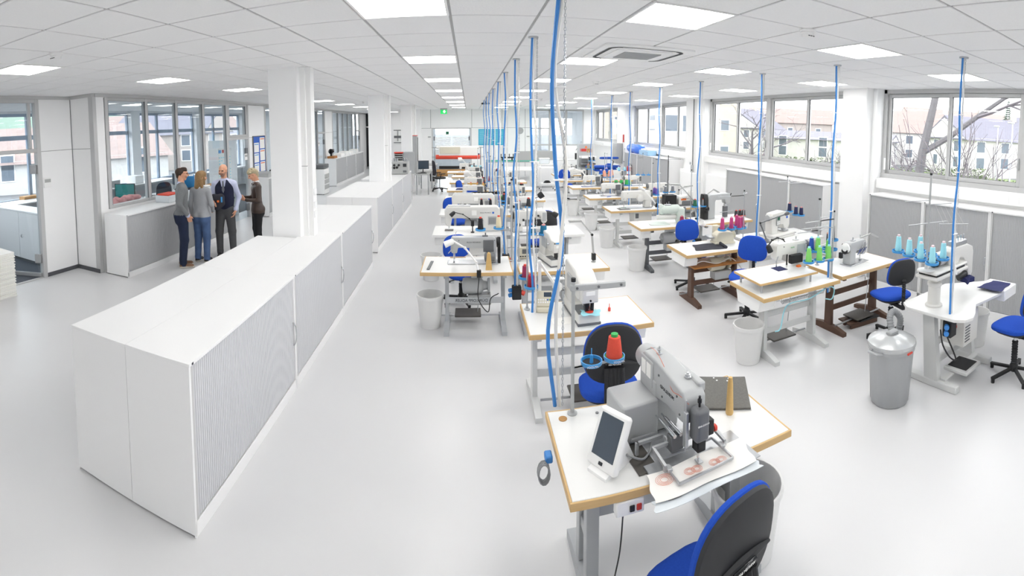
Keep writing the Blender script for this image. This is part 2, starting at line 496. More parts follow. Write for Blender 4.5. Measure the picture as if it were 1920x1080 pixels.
for a, b in ((-1.74, -.84), (-.82, .07)):
    lf = obj('door_leaf', MB().box(a, b, YF + .02, YF + .03, .02, 2.29), 'glassoffice', door1)
    obj('hinge', MB().cb(a + .02 if a < -1 else b - .08, a + .08 if a < -1 else b - .02, YF, YF + .02, 1.75, 1.95, .004), 'framedark', lf)
    m = MB()
    for q in range(14): m.box(a + .05, b - .05, YF + .012, YF + .018, .9 + q * .075, .94 + q * .075)
    obj('frosted_band', m, 'whiteplastic', lf)
s_ = obj('exit_pictogram', MB().box(-1.12, -.96, YF + .004, YF + .012, 2.04, 2.2), 'th_dgreen', door1)
m = MB(); panel_frame(m, 3.02, 5.7, 1.485, H - .005, .07); m.cb(3.93, 4.03, YF - .02, YF + .08, 1.5, H, .004); m.cb(4.75, 4.85, YF - .02, YF + .08, 1.5, H - .03, .004)
win_f = struct(obj('window_6', m, 'frame'))
for a, b in ((4.03, 4.75), (4.85, 5.63)): obj('pane', MB().box(a, b, YF + .02, YF + .03, 1.55, H - .07), 'glassoffice', win_f)
m = MB(); panel_frame(m, 3.015, 3.985, 0, 2.362, .066, YF - .027, YF + .087)
door2 = struct(obj('door_2', m, 'frame'))
obj('door_leaf', MB().box(3.08, 3.92, YF + .02, YF + .03, .02, 2.3), 'glassoffice', door2)
obj('transom_pane', MB().box(3.08, 3.92, YF + .02, YF + .03, 2.37, H - .08), 'glassoffice', door2)
# room behind the far wall
m = MB().box(-2.3, 7, 28, 28.2, 0, 1.0); m.box(-2.3, 7, 28, 28.2, 2.9, H + .03)
for x in (-2.2, 0, 2.2, 3.4, 4.2, 5.0, 6.3): m.box(x, x + .18, 28, 28.15, 1, 2.9)
m.box(6.3, 6.5, YF + .1, 28, 0, H + .03)
struct(obj('wall_back_room', m, 'office_wall'))
struct(obj('ceiling_back_room', MB().box(-2.3, 6.5, YF + .1, 28, H + .005, H + .03), 'tile'))
# ---------------- corridor at the far left
m = MB().box(-4.55, -2.3, 27, 27.15, 0, H + .03); m.box(-6.3, -4.55, 27, 27.15, 2.42, 2.5)
wc = struct(obj('wall_corridor', m, 'wall'), label='white wall closing the corridor behind the columns')
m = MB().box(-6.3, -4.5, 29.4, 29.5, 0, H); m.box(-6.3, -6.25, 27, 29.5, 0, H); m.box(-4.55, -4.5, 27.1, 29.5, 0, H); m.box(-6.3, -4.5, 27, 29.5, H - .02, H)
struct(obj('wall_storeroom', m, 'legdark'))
# ---------------- columns
for k, (x, y) in enumerate(((-2.50, 5.50), (-2.50, 11.45), (-2.50, 17.1))):
    m = MB().cb(x, x + .40, y, y + .46, 0, H + .03, .012)
    c = struct(obj('column', m, 'wall'), label='white square column, %s from the camera, rising through the cabinets' % ORD[k])
    m = MB().cb(x + .395, x + .47, y + .09, y + .30, 0, H, .006)
    d_ = obj('service_duct', m, 'whiteplastic', c)
    m = MB().cb(x + .46, x + .535, y + .12, y + .26, 1.0, H, .006)
    obj('cable_duct', m, 'whiteplastic', c)
    m = MB()
    for z in (1.33, 1.45, 1.62): m.cb(x + .53, x + .545, y + .14, y + .24, z, z + .085, .003)
    obj('socket', m, 'cab', c)
    obj('duct_joint', MB().box(x + .396, x + .472, y + .088, y + .302, 2.0, 2.006), 'wallgap', c)
# ---------------- left side: glazed office partition
wl = MB()
wl.box(-6.70, XL, 5.85, 6.14, 0, H + .03)
wl.box(XL - .1, XL, 6.14, 10.6, 0, 1.13)
wl.box(XL - .1, XL, 11.87, 13.0, 0, H + .03); wl.box(XL - .1, XL, 13, 18.2, 0, .1); wl.box(XL - .1, XL, 19.05, 20.15, 0, H + .03); wl.box(XL - .1, XL, 20.15, 24.6, 0, 1.13)
wl.box(XL - .1, XL, 25.5, 27.1, 0, H + .03)
wl.box(XL - .1, XL, 6.14, 27.1, H - .07, H + .03)
wl.box(-6.75, -6.65, 5.08, 5.86, 0, H + .03); wl.box(-6.75, -6.65, YB, 3.0, 0, H + .03); wl.box(-6.75, -6.65, 3, 5.1, H - .06, H + .03)
wall_l = struct(obj('wall_left', wl, 'wall'), label='white office partition wall on the left')
m = MB()
m.box(-6.652, -6.645, 5.08, 5.86, 2.268, 2.276); m.box(-6.66, XL - .1, 5.845, 5.853, 2.268, 2.276)
m.box(-6.652, -6.642, 5.835, 5.853, 0, H); m.box(XL - .003, XL + .003, 11.87, 13, 2.262, 2.27); m.box(XL - .003, XL + .003, 19.05, 20.15, 2.262, 2.27)
obj('panel_joints', m, 'wallgap', wall_l)
obj('end_post', MB().cb(XL - .1, XL + .015, 5.84, 5.93, 0, H - .05, .003), 'frame', wall_l)
m = MB(); m.box(-6.70, -6.64, 5.08, 5.855, 0, .07); m.box(-6.65, XL, 5.835, 5.86, 0, .07); m.box(-6.64, XL, 5.83, 5.84, 0, .07)
struct(obj('baseboard_left', m, 'skirt'))
m = MB(); m.cb(-6.75, XL + .02, 5.82, 5.9, H - .06, H + .0, .004); m.cb(-6.68, -6.62, YB, 5.84, H - .06, H, .004); m.cb(XL - .02, XL + .03, 5.9, 27, H - .06, H, .004)
struct(obj('trim_1', m, 'frame'))
def glazing(name, x, ys, z0, z1, gl='glassoffice', fw=.085, door=None):
    m = MB(); pans = []
    for y in ys: m.cb(x - .09, x + .012, y - fw / 2, y + fw / 2, z0, z1, .004)
    for a, b in zip(ys, ys[1:]):
        m.cb(x - .08, x + .008, a + fw / 2, b - fw / 2, z0, z0 + .06, .004); m.cb(x - .08, x + .008, a + fw / 2, b - fw / 2, z1 - .06, z1, .004)
        pans.append((a + fw / 2 - .004, b - fw / 2 + .004))
    o = struct(obj(name, m, 'frame'))
    for a, b in pans:
        p_ = obj('pane', MB().box(x - .03, x - .024, a, b, z0 + .05, z1 - .05), gl, o)
        gm = MB(); gm.box(x - .02, x + .010, a, a + .012, z0 + .06, z1 - .06); gm.box(x - .02, x + .010, b - .012, b, z0 + .06, z1 - .06)
        obj('gasket', gm, 'framedark', p_)
    return o
glazing('window_7', XL, [6.2, 7.36, 8.40, 9.50, 10.63], 1.13, H - .06)
glazing('window_8', XL, [10.72, 11.74], 2.302, H - .06)
m = MB(); m.cb(XL - .095, XL + .018, 10.595, 10.68, 0, 2.3, .004); m.cb(XL - .095, XL + .018, 11.79, 11.875, 0, H - .065, .004); m.cb(XL - .095, XL + .018, 10.68, 11.79, 2.23, 2.3, .004)
d3 = struct(obj('door_3', m, 'frame'))
lf = obj('door_leaf', MB().box(XL - .04, XL - .03, 10.69, 11.78, .01, 2.22), 'glassoffice', d3)
obj('hinge', MB().cb(XL - .045, XL + .005, 11.66, 11.78, 1.78, 1.98, .004), 'framedark', lf)
obj('hinge', MB().cb(XL - .045, XL + .005, 11.66, 11.78, .2, .4, .004), 'framedark', lf)
glazing('window_9', XL, [13.0, 14.2, 15.4, 16.6, 18.0], .1, H - .06)
m = MB(); m.cb(XL - .09, XL + .012, 18.0, 18.08, 0, H - .06, .004); m.cb(XL - .09, XL + .012, 18.97, 19.05, 0, H - .06, .004); m.cb(XL - .09, XL + .012, 18.08, 18.97, 2.23, 2.3, .004)
d4 = struct(obj('door_4', m, 'frame'))
lf = obj('door_leaf', MB().box(XL - .04, XL - .03, 18.09, 18.96, .01, 2.22), 'glassoffice', d4)
obj('hinge', MB().cb(XL - .045, XL + .005, 18.85, 18.96, 1.78, 1.98, .004), 'framedark', lf)
obj('transom_pane', MB().box(XL - .04, XL - .03, 18.09, 18.96, 2.31, H - .07), 'glassoffice', d4)
glazing('window_10', XL, [20.15, 21.1, 22.0, 22.9, 23.8, 24.6], 1.13, H - .06)
m = MB(); m.cb(XL - .09, XL + .012, 24.6, 24.68, 0, H - .06, .004); m.cb(XL - .09, XL + .012, 25.42, 25.5, 0, H - .06, .004); m.cb(XL - .09, XL + .012, 24.68, 25.42, 2.23, 2.3, .004)
d5 = struct(obj('door_5', m, 'frame'))
lf = obj('door_leaf', MB().box(XL - .04, XL - .03, 24.69, 25.41, .01, 2.22), 'glassoffice', d5)
obj('hinge', MB().cb(XL - .045, XL + .005, 25.3, 25.41, 1.78, 1.98, .004), 'framedark', lf)
# open office doorway at the far left edge of the picture
m = MB(); X = -6.65
m.cb(X - .09, X + .015, 5.0, 5.09, 0, H - .06, .004); m.cb(X - .09, X + .015, 3.0, 5.0, 2.26, 2.33, .004); m.cb(X - .09, X + .015, 3.0, 5.0, H - .12, H - .05, .004)
m.cb(X - .09, X + .015, 2.95, 3.04, 0, H - .06, .004); m.cb(X - .06, X + .0, 4.86, 4.91, 2.33, H - .12, .004)
m.box(X - .06, X - .0, 3.04, 5.0, -.02, .012)
d6 = struct(obj('door_6', m, 'frame'))
obj('transom_pane', MB().box(X - .035, X - .028, 3.04, 4.99, 2.34, H - .12), 'glassoffice', d6)
lm = Matrix.Translation((X - .03, 4.98, 0)) @ Matrix.Rotation(R_(28), 4, 'Z')
lf = obj('door_leaf', MB().box(-1.0, 0, -.005, .005, .09, 2.22).xf(lm), 'glassoffice', d6)
obj('bottom_rail', MB().cb(-1.0, 0, -.015, .015, .02, .09, .004).xf(lm), 'alu', lf)
for z in (.27, 1.88): obj('hinge', MB().cb(-.11, .01, -.022, .022, z, z + .16, .004).xf(lm), 'alu', lf)
obj('lever_handle', MB().cb(-.98, -.86, -.03, .03, .95, 1.12, .01).cyl((-.93, -.06, 1.07), (-.78, -.06, 1.07), .011, n=8).xf(lm), 'alu', lf)
# office outer windows
m = MB().box(-10.3, -10.15, YB, 28, 0, .86); m.box(-10.3, -10.15, YB, 28, 3.2, H + .03)
for y in (-1.0, 4.6, 9.75, 11.4, 15.2, 19.0, 23.5): m.box(-10.3, -10.0, y, y + .42, 0, H)
struct(obj('wall_office_outer', m, 'office_wall'))
m = MB().box(-10.2, -6.74, 19.05, 19.15, 0, H); m.box(-10.2, -6.74, 26, 26.1, 0, H); m.box(-10.2, -6.74, YB, YB + .1, 0, H)
struct(obj('wall_office_divider', m, 'office_wall'))
mat('winblue', '8f9fb2', 0.5)
for k, (a, b) in enumerate(((-.58, 4.6), (5.02, 9.75), (10.17, 11.4), (11.82, 15.2), (15.62, 19.0), (19.42, 23.5))):
    n = max(1, round((b - a) / 1.15)); ys = [a + (b - a) * i / n for i in range(n + 1)]
    m = MB()
    for y in ys: m.cb(-10.24, -10.16, y - .045, y + .045, .86, 3.2, .004)
    for z0, z1 in ((.86, .94), (2.5, 2.62), (3.12, 3.2)): m.cb(-10.24, -10.16, a, b, z0, z1, .004)
    o = struct(obj('window_%d' % (11 + k), m, 'winblue'))
    for p, q in zip(ys, ys[1:]):
        obj('pane', MB().box(-10.205, -10.2, p + .04, q - .04, .93, 2.51), 'glass', o); obj('pane', MB().box(-10.205, -10.2, p + .04, q - .04, 2.61, 3.13), 'glass', o)
m = MB()
m.box(-10.3, 6.5, YB - .1, YB, 0, H + .1)
struct(obj('wall_behind', m, 'wall'))
# ================================================================== cabinets with roller shutters
def shutter_mesh(w, z0, z1, pitch=.024, dep=.009):
    n = int(w / pitch); p = w / n; m = MB(); vs = []; 
    prof = []
    for i in range(n):
        prof += [(i * p, 0), (i * p + p * .18, -dep), (i * p + p * .8, -dep)]
    prof.append((w, 0))
    vs = [(x, y, z0) for x, y in prof] + [(x, y, z1) for x, y in prof]; k = len(prof)
    return m.add(vs, [(i, i + 1, k + i + 1, k + i) for i in range(k - 1)])
def cabinet(label, wd, dp, ht, loc, rz, sh='shutter', group=None, handle=True, plinth=.10, name='roller_shutter_cabinet'):
    t = thing(name, label, 'cabinet', loc, rz, group)
    b = MB()
    b.box(.002, .022, .004, dp - .002, .02, ht - .022); b.box(wd - .022, wd - .002, .004, dp - .002, .02, ht - .022)
    b.box(.022, wd - .022, dp - .02, dp - .002, .02, ht - .022); b.box(.022, wd - .022, .012, dp - .02, .02, plinth)
    obj('carcass', b, 'cab', t)
    obj('top', MB().cb(.001, wd - .001, 0, dp - .001, ht - .022, ht, .002), 'cab', t)
    obj('plinth', MB().cb(.004, wd - .004, .004, .016, 0, plinth, .002), 'cab', t)
    s_ = obj('shutter', shutter_mesh(wd - .05, plinth + .006, ht - .026, dep=.009 if sh == 'shutter' else .0035).xf(Matrix.Translation((.025, .022, 0))), sh, t, ang=15)
    fr = MB()
    fr.cb(.022, .05, .006, .02, plinth, ht - .024, .002)
    obj('end_rail', fr, 'frame', t)
    if handle:
        pts = [(wd - .035, .012 - .032 * math.sin(math.pi * i / 10), ht * .5 + .11 * math.cos(math.pi * i / 10)) for i in range(11)]
        obj('handle', MB().tube(pts, .006, 6), 'chrome', t)
    k = MB().cb(.03, .05, -.001, .006, ht - .019, ht - .004, .001)
    obj('lock', k, 'ink', t)
    return t
I1 = [2.24, 4.04, 5.85, 7.98]; XA, XM, XB_ = -1.66, -2.17, -2.70
for k in range(3):
    cabinet('low white cabinet with pale ribbed shutter, %s of the near aisle block' % ('foremost unit', 'middle unit', 'rearmost unit')[k],
            I1[k + 1] - I1[k], XA - XM, 1.1, (XA, I1[k], 0), R_(90), 'shutter', 'near cabinet block')
for k, (a, b) in enumerate(((2.24, 4.04), (4.04, 5.48), (5.98, 7.98))):
    cabinet('white cabinet on the offices side of the near block, %s' % ('foremost', 'in front of the first column', 'behind the first column')[k],
            b - a, XM - XB_, 1.1, (XB_, b, 0), R_(-90), 'shutter', 'near cabinet block')
I2 = [8.85, 10.68, 12.4, 14.3]
for k in range(3):
    cabinet('low white cabinet with pale shutter in the second block along the aisle, %s unit' % ('nearest', 'middle', 'last')[k],
            I2[k + 1] - I2[k], .51, 1.1, (-1.78, I2[k], 0), R_(90), 'shutter', 'second cabinet block')
for k, (a, b) in enumerate(((8.85, 10.15), (10.15, 11.43), (11.93, 14.3))):
    cabinet('white cabinet on the offices side of the second block, %s' % ('nearest', 'in front of the second column', 'behind the second column')[k],
            b - a, .53, 1.1, (-2.82, b, 0), R_(-90), 'shutter', 'second cabinet block')
for k, (a, b) in enumerate(((5.9, 7.66), (7.66, 9.45))):
    cabinet('white cabinet with grey shutter under the office glazing, %s' % ('left of the four people', 'behind the four people')[k], b - a, .52, 1.1, (-5.42, a, 0), R_(90), 'shutter_r', 'cabinets under the office glazing')
cabinet('white cabinet with grey shutter carrying the paper cutter, beyond the grey-haired person', 1.8, .5, 1.1, (-5.5, 11.92, 0), R_(90), 'shutter_r')
for k in range(3):
    a = 18.75 + k * 1.75
    cabinet('white cabinet with grey shutter in the far left corridor, %s unit' % ('nearest', 'middle', 'last')[k], 1.75, .5, 1.17, (-5.5, a, 0), R_(90), 'shutter_r', 'far corridor cabinets')
R0 = [5.02, 3.93, 2.80, 1.72, .62]
for k in range(4):
    cabinet('tall white cabinet with ribbed grey shutter below the nearest window, %s from the pillar' % ORD[k], R0[k] - R0[k + 1], .46, 1.5, (5.84, R0[k], 0), R_(-90), 'shutter_r', 'cabinets below the nearest window')
R1 = [9.48, 8.14, 7.11, 6.1]
for k in range(3):
    cabinet('tall white cabinet with grey shutter below the second window, %s from its far end' % ORD[k], R1[k] - R1[k + 1], .46, 1.52, (5.84, R1[k], 0), R_(-90), 'shutter_r', 'cabinets below the second window')
R2 = [16.9, 15.5, 14.1, 12.7]
for k in range(3):
    cabinet('tall white cabinet with grey shutter below the third window, %s from its far end' % ORD[k], R2[k] - R2[k + 1], .46, 1.5, (5.84, R2[k], 0), R_(-90), 'shutter_r', 'cabinets below the third window')
PV = Vector((-1.585, 2.22, 0)); RI = Matrix.Translation(PV) @ Matrix.Rotation(R_(1.1), 4, 'Z') @ Matrix.Translation((-XA, -2.24, 0))
for o in bpy.data.objects:
    if o.get('group') == 'near cabinet block': o.location = RI @ o.location; o.rotation_euler.z += R_(1.1)
# white radiator panels between the cabinets on the window wall
for k, (a, b) in enumerate(((9.6, 11.0), (12.0, 12.6), (11.2, 11.9))):
    m = MB().cb(6.14, 6.28, a, b, .15, 1.25, .01); 
    t = tag(obj('radiator', m, 'wall'), 'flat white radiator panel on the window wall, %s' % ('beside the second window cabinets', 'beside the third window cabinets', 'in front of the pillar')[k], 'radiator')
    t.location.x = 0 if k < 2 else -.32

# ================================================================== sewing tables
TZ = .78
def table(label, x0, y0, wd=1.08, dp=.66, legs='legrey', edge='beech', drawer=0, motor=None, group=None, top='laminate', shelf=False, pedal='plate', bars=2, cross='legrey', face=1, under=None, thick=.042, inset=(.13, .13)):
    """local origin on the floor at the near-left corner, x along the table, y away from the camera"""
    t = thing('sewing_table', label, 'sewing table', (x0, y0, 0), 0, group)
    e = .012
    obj('top', MB().cb(e, wd - e, e, dp - e, TZ - thick + .001, TZ, .002), top, t)
    eb = MB()
    eb.cb(0, wd, 0, e, TZ - thick, TZ - .001, .002); eb.cb(0, wd, dp - e, dp, TZ - thick, TZ - .001, .002)
    eb.cb(0, e, e, dp - e, TZ - thick, TZ - .001, .002); eb.cb(wd - e, wd, e, dp - e, TZ - thick, TZ - .001, .002)
    obj('edge_band', eb, edge, t)
    for sx in (inset[0], wd - inset[1]):
        up = MB()
        up.prism([(dp / 2 - .06, .07), (dp / 2 + .06, .07), (dp / 2 + .045, TZ - .1), (dp / 2 - .045, TZ - .1)], sx - .022, sx + .022, 'yz')
        lg = obj('leg', up, legs, t)
        obj('top_bracket', MB().cb(sx - .025, sx + .025, .07, dp - .07, TZ - thick - .05, TZ - thick, .004), legs, lg)
        obj('foot', MB().prism([(.04, 0), (dp - .02, 0), (dp - .02, .045), (dp / 2 + .1, .085), (dp / 2 - .1, .085), (.04, .045)], sx - .03, sx + .03, 'yz'), legs, lg)
    for k in range(bars):
        z = (.27, .44)[k]
        obj('crossbar', MB().cb(inset[0], wd - inset[1], dp / 2 - .01 + k * .03, dp / 2 + .014 + k * .03, z - .035, z + .035, .004), legs, t)
    if drawer is not None:
        dx = .03 if drawer == 0 else wd - .23
        d_ = MB().prism([(.10, TZ - thick - .005), (.56, TZ - thick - .005), (.52, TZ - thick - .15), (.14, TZ - thick - .15)], dx, dx + .2, 'yz')
        obj('drawer', d_, 'whiteplastic', t)
    if pedal:
        py = dp / 2 + (.12 if face > 0 else -.12)
        p_ = obj('pedal', MB().cb(wd * .36, wd * .66, py - .13, py + .13, .11, .13, .006).xf(Matrix.Translation((0, 0, -.0))), pedal, t)
        obj('pedal_bar', MB().cyl((.13, py, .09), (wd - .13, py, .09), .011, n=8), 'steel', t)
        obj('treadle_rod', MB().cyl((wd * .62, py, .12), (wd * .66, py, TZ - .2), .005, n=6), 'steel', t)
    if motor:
        my = dp / 2 + (-.05 if face > 0 else .02); mx = wd * .62
        mm = MB().lathe([(.02, -.19), (.085, -.18), (.1, -.15), (.1, .02), (.09, .05), (.06, .07), (.05, .12), (.09, .125), (.09, .15), (.02, .155)], 18, (mx, my, TZ - .25), (1, 0, 0))
        mo = obj('motor', mm, motor, t)
        obj('motor_mount', MB().cb(mx - .08, mx + .06, my - .05, my + .05, TZ - .15, TZ - thick, .01), 'machgrey', mo)
        obj('control_box', MB().cb(mx - .12, mx + .16, my - .08, my + .08, TZ - .47, TZ - .35, .01), 'machgrey', mo)
    if under == 'box':
        ub = obj('control_unit', MB().cb(wd * .5, wd * .86, .16, .44, TZ - .37, TZ - thick, .008), 'mach', t)
        obj('switch_panel', MB().cb(wd * .5 + .03, wd * .5 + .1, .152, .162, TZ - .2, TZ - .1, .003), 'machdark', ub)
    if under == 'box' and legs == 'legwhite' and face > 0: obj('warning_triangle', MB().prism([(wd * .5 + .03, TZ - .34), (wd * .5 + .13, TZ - .34), (wd * .5 + .08, TZ - .25)], .154, .16, 'xz'), 'machdark', ub)
    if shelf:
        obj('lower_shelf', MB().cb(.17, wd - .05, .1, dp - .15, TZ - .24, TZ - .215, .003), 'oak', t)
    return t
ROWL = 'the row along the cabinet aisle'; ROWM = 'the left row of the wide aisle'; ROWR = 'the right row of the wide aisle'; ROWS = 'the row nearest the windows'
def tlab(desc, k, row): return '%s, %s in %s' % (desc, ORD[k], row)
LT = [5.31, 7.17, 8.82, 10.53, 12.1, 13.78, 15.3, 16.75]; LX = -.58
for k, y in enumerate(LT):
    table(tlab('white sewing table, grey frame' + (' and lettered bar' if k == 0 else ''), k, ROWL), LX if k < 7 else -.8, y, 1.09, .68, 'legrey', 'laminate' if k in (1, 2) else ('beech' if k != 5 else 'wood'), drawer=None if k == 0 else 0,
          motor='machgrey' if k != 1 else None, group='sewing tables', face=1, bars=1 if k == 0 else 2, under='box' if k == 1 else None, inset=(.3, .1))
MT = [3.66, 5.28, 7.05, 8.75, 10.4, 12.1, 13.8]; MX = .48
for k, y in enumerate(MT):
    table(tlab('white sewing table with pale grey frame', k + 1, ROWM), MX + (.0, .10, .62 - .44, .14, .16, .16, .16)[k], y, 1.09 if k != 2 else 1.14, .69, 'legwhite' if k == 0 else 'legrey', 'laminate' if k == 2 else 'beech', drawer=1, motor='machgrey' if k else None, group='sewing tables', face=-1, inset=(.09, .22))
RT = [3.69, 5.45, 7.14, 8.80, 10.47, 12.3, 13.98]
rl = ['legwhite', 'legbrown', 'legdark', 'legwhite', 'legwhite', 'legwhite', 'legwhite']
rd = ['white sewing table with raised work board', 'cream sewing table with brown frame', 'white sewing table with dark grey frame', 'white sewing table with pale frame', 'white sewing table with pale frame', 'white sewing table with blue cloth', 'white sewing table with pale frame']
RTB = []
for k, y in enumerate(RT):
    RTB.append(table(tlab(rd[k], k, ROWR), 2.79 if k else 2.77, y, 1.1 if k != 4 else .95, .65, rl[k], 'beech', drawer=0, motor={1: 'cream', 2: 'machgrey'}.get(k, 'machgrey' if k > 3 else None), group='sewing tables', shelf=(k == 1), face=1, under='box' if k == 3 else None, inset=(.24, .14)))
ST = [3.75, 5.45, 7.15, 8.76, 10.4, 12.2, 13.8]
sd = ['sewing table with curved brown cast legs', 'deep white table under the buttonhole machine', 'sewing table under the grey post-bed machine', 'sewing table under the overlock machine', 'white sewing table by the radiator', 'white sewing table by the third window cabinets', 'white sewing table beside the ironing board']
for k, y in enumerate(ST):
    if k == 1:
        table(tlab(sd[k], k + 1, ROWS), 4.0, y, 1.28, .78, 'legwhite', 'laminate', drawer=None, group='sewing tables', under='box', face=-1)
    else:
        table(tlab(sd[k], k + 1, ROWS), 3.96 + (.0 if k < 3 else .05), y, 1.08 if k else 1.1, .66, 'legbrown' if k == 0 else 'legrey', 'beech', drawer=1 if k > 1 else None, motor='machgrey' if k else None, group='sewing tables', face=-1)
# mirrored lettering on the crossbar of the nearest aisle-side table
lt0 = [o for o in bpy.data.objects if o.get('label', '').startswith('white sewing table, grey frame and lettered')][0]
for o in list(lt0.children):
    if o.name.startswith('crossbar'):
        o.location.z = .12; o.location.y = -.17
        text('DÜRKOPP ADLER', .05, 'ink', o, (.60, .68 / 2 - .0125, .27), (R_(90), 0, 0), mirror=True)
# raised work board on the green-thread table
rb = thing('raised_board', 'white raised work board with wooden edge standing on the nearest right-row table', 'work board', (2.80, 3.80, TZ))
obj('board', MB().cb(.01, .80, .01, .50, .095, .118, .002), 'laminate', rb)
m = MB(); m.cb(0, .81, 0, .01, .094, .117, .002); m.cb(0, .01, .01, .51, .094, .117, .002); m.cb(.80, .81, .01, .51, .094, .117, .002); m.cb(.01, .8, .5, .51, .094, .117, .002)
obj('edge_band', m, 'beech', rb)
for x, y in ((.06, .06), (.75, .06), (.06, .45), (.75, .45)): obj('support', MB().cyl((x, y, 0), (x, y, .095), .012, n=10), 'steel', rb)

# ================================================================== chairs
def outline(wd, ht, n=28, p=2.6, taper=0.0):
    out = []
    for i in range(n):
        a = 2 * math.pi * i / n; c, s = math.cos(a), math.sin(a)
        x = abs(c) ** (2 / p) * math.copysign(1, c) * wd / 2; z = abs(s) ** (2 / p) * math.copysign(1, s) * ht / 2
        out.append((x * (1 + taper * z / ht * 2), z))
    return out
def padmesh(m, ol, f, th, k=.9, levels=((0, .86), (.1, .96), (.3, 1), (.7, 1), (.9, .96), (1, .86))):
    """cushion: f maps (u, v, t) to a point, t across the thickness"""
    m.loft([[f(u * s, v * s, t) for u, v in ol] for t, s in levels])
def make_chair(label, big=False, rz=0, loc=(0, 0, 0), seat=.56, group='blue swivel work chairs'):
    """faces +y, backrest at -y"""
    c = thing('work_chair', label, 'chair', loc, rz, group)
    sw, sd_ = (.46, .44) if not big else (.48, .47)
    so = outline(sw, sd_, 28, 3.0)
    m = MB(); padmesh(m, so, lambda u, v, t: (u, v + .02, seat - .01 + .055 * t + .03 * (v / sd_ * 2) ** 2 * (-1 if v > 0 else .4) * .7), .05); obj('seat', m, 'fab_blue', c)
    m = MB(); padmesh(m, outline(sw - .02, sd_ - .02, 28, 3.0), lambda u, v, t: (u * (.8 + .2 * t), (v) * (.8 + .2 * t) + .02, seat - .045 + .04 * t), .05); obj('seat_shell', m, 'shellblack', c)
    if big: bw, bh, zc, tp = .46, .50, seat + .38, -.06
    else: bw, bh, zc, tp = .40, .33, seat + .34, -.08
    bo = outline(bw, bh, 32, 2.5 if big else 3.0, tp)
    yb = -.20
    cv = lambda u, v: .25 * u * u - .12 * v
    m = MB(); padmesh(m, bo, lambda u, v, t: (u, yb + .045 * t + cv(u, v), zc + v), .05); obj('backrest', m, 'fab_blue', c)
    m = MB(); padmesh(m, outline(bw - .012, bh - .012, 32, 2.5 if big else 3.0, tp), lambda u, v, t: (u, yb - .022 + .03 * t + cv(u, v), zc + v), .03, levels=((0, .86), (.35, .98), (1, 1.0))); bs = obj('back_shell', m, 'shellblack', c)
    if big:   # moulded handle ridge and lettered badge on the shell
        m = MB()
        pts = []
        for i in range(15):
            u = -.19 + .38 * i / 14; v = -.05 - .9 * u * u + 0
            pts.append((u, yb - .024 + cv(u, v) * .9, zc + v))
        m.tube(pts, .02, 8, [.006 + .016 * math.sin(math.pi * i / 14) for i in range(15)]); obj('grip_ridge', m, 'shellblack', bs)
        obj('badge', MB().cb(-.07, .07, yb - .052, yb - .035, zc - .066, zc - .04, .008), 'blackshine', bs)
        text('WINTEM 600', .017, 'whiteplastic', bs, (0, yb - .053, zc - .053), (R_(90), 0, 0), mirror=True)
    m = MB(); n = 5 if big else 1
    if big:
        for i in range(n):
            x = -.06 + .03 * i
            m.tube([(x, yb - .03 - .0, zc - .09), (x, yb - .055, zc - .2), (x, yb - .05, seat + .02), (x, yb - .02, seat - .05), (x, yb + .1, seat - .07)], .019, 8)
    else:
        zz = [seat - .1 + (zc - .08 - (seat - .1)) * i / 24 for i in range(25)]
        m.loft([m.ring((0, yb - .035, z), (0, 0, 1), .026 if i % 2 else .019, 10) for i, z in enumerate(zz)])
        m.box(-.02, .02, yb - .05, .05, seat - .1, seat - .07)
    obj('spine', m, 'rubber', c)
    m = MB().cb(-.07, .07, -.1, .1, seat - .085, seat - .04, .01).cyl((.07, .05, seat - .06), (.22, .08, seat - .065), .008, n=6).cb(.2, .25, .06, .1, seat - .08, seat - .055, .006)
    obj('mechanism', m, 'black', c)
    obj('gas_lift', MB().cyl((0, 0, .1), (0, 0, seat - .06), .02, n=12), 'chrome', c)
    m = MB(); k = 18; m.loft([m.ring((0, 0, .13 + (seat - .27) * i / k), (0, 0, 1), .036 if i % 2 else .029, 12) for i in range(k + 1)])
    obj('bellows', m, 'rubber', c)
    obj('hub', MB().lathe([(.03, .05), (.045, .06), (.045, .12), (.03, .14)], 14), 'black', c)
    for i in range(5):
        a = 2 * math.pi * i / 5 + .3; d = Vector((math.cos(a), math.sin(a), 0))
        m = MB().bar(d * .03 + Vector((0, 0, .085)), d * .29 + Vector((0, 0, .045)), .035, .024); m.cyl(d * .275 + Vector((0, 0, 0)), d * .275 + Vector((0, 0, .045)), .02, n=8)
        obj('base_leg', m, 'black', c)
    return c
ch_b = make_chair('blue swivel chair with big black oval shell back at the front sewing unit', True, R_(12), (1.0, 1.70, 0), .38)
dup(ch_b, (1.10, 3.46, 0), R_(-8), 'blue swivel chair with black oval back and red thread spool before it')
dup(ch_b, (1.3, 8.15, 0), R_(5), 'chair of which only the black rounded shell back shows above the left row tables')
make_chair('blue swivel chair with ribbed post behind the green-thread table', False, R_(128), (3.42, 4.92, 0), .56)
ch = make_chair('blue swivel chair behind the cream table with magenta threads', False, R_(178), (3.33, 6.36, 0), .52)
dup(ch, (4.50, 3.42, 0), R_(-15), 'blue swivel chair with black back panel by the brown-legged table')
dup(ch, (4.56, 1.80, 0), R_(-8), 'blue swivel chair at the right picture edge')
ch_l = make_chair('blue swivel chair behind the table with the lettered crossbar', False, R_(205), (-.12, 6.42, 0), .42)
dup(ch_l, (-.3, 9.9, 0), R_(215), 'blue swivel chair with its back turned to the cabinets, behind the third aisle table')
dup(ch_l, (-.12, 13.1, 0), R_(250), 'blue swivel chair behind the fifth aisle table, upper of two')
dup(ch_l, (.05, 11.45, 0), R_(180), 'blue swivel chair below the tan thread cones')
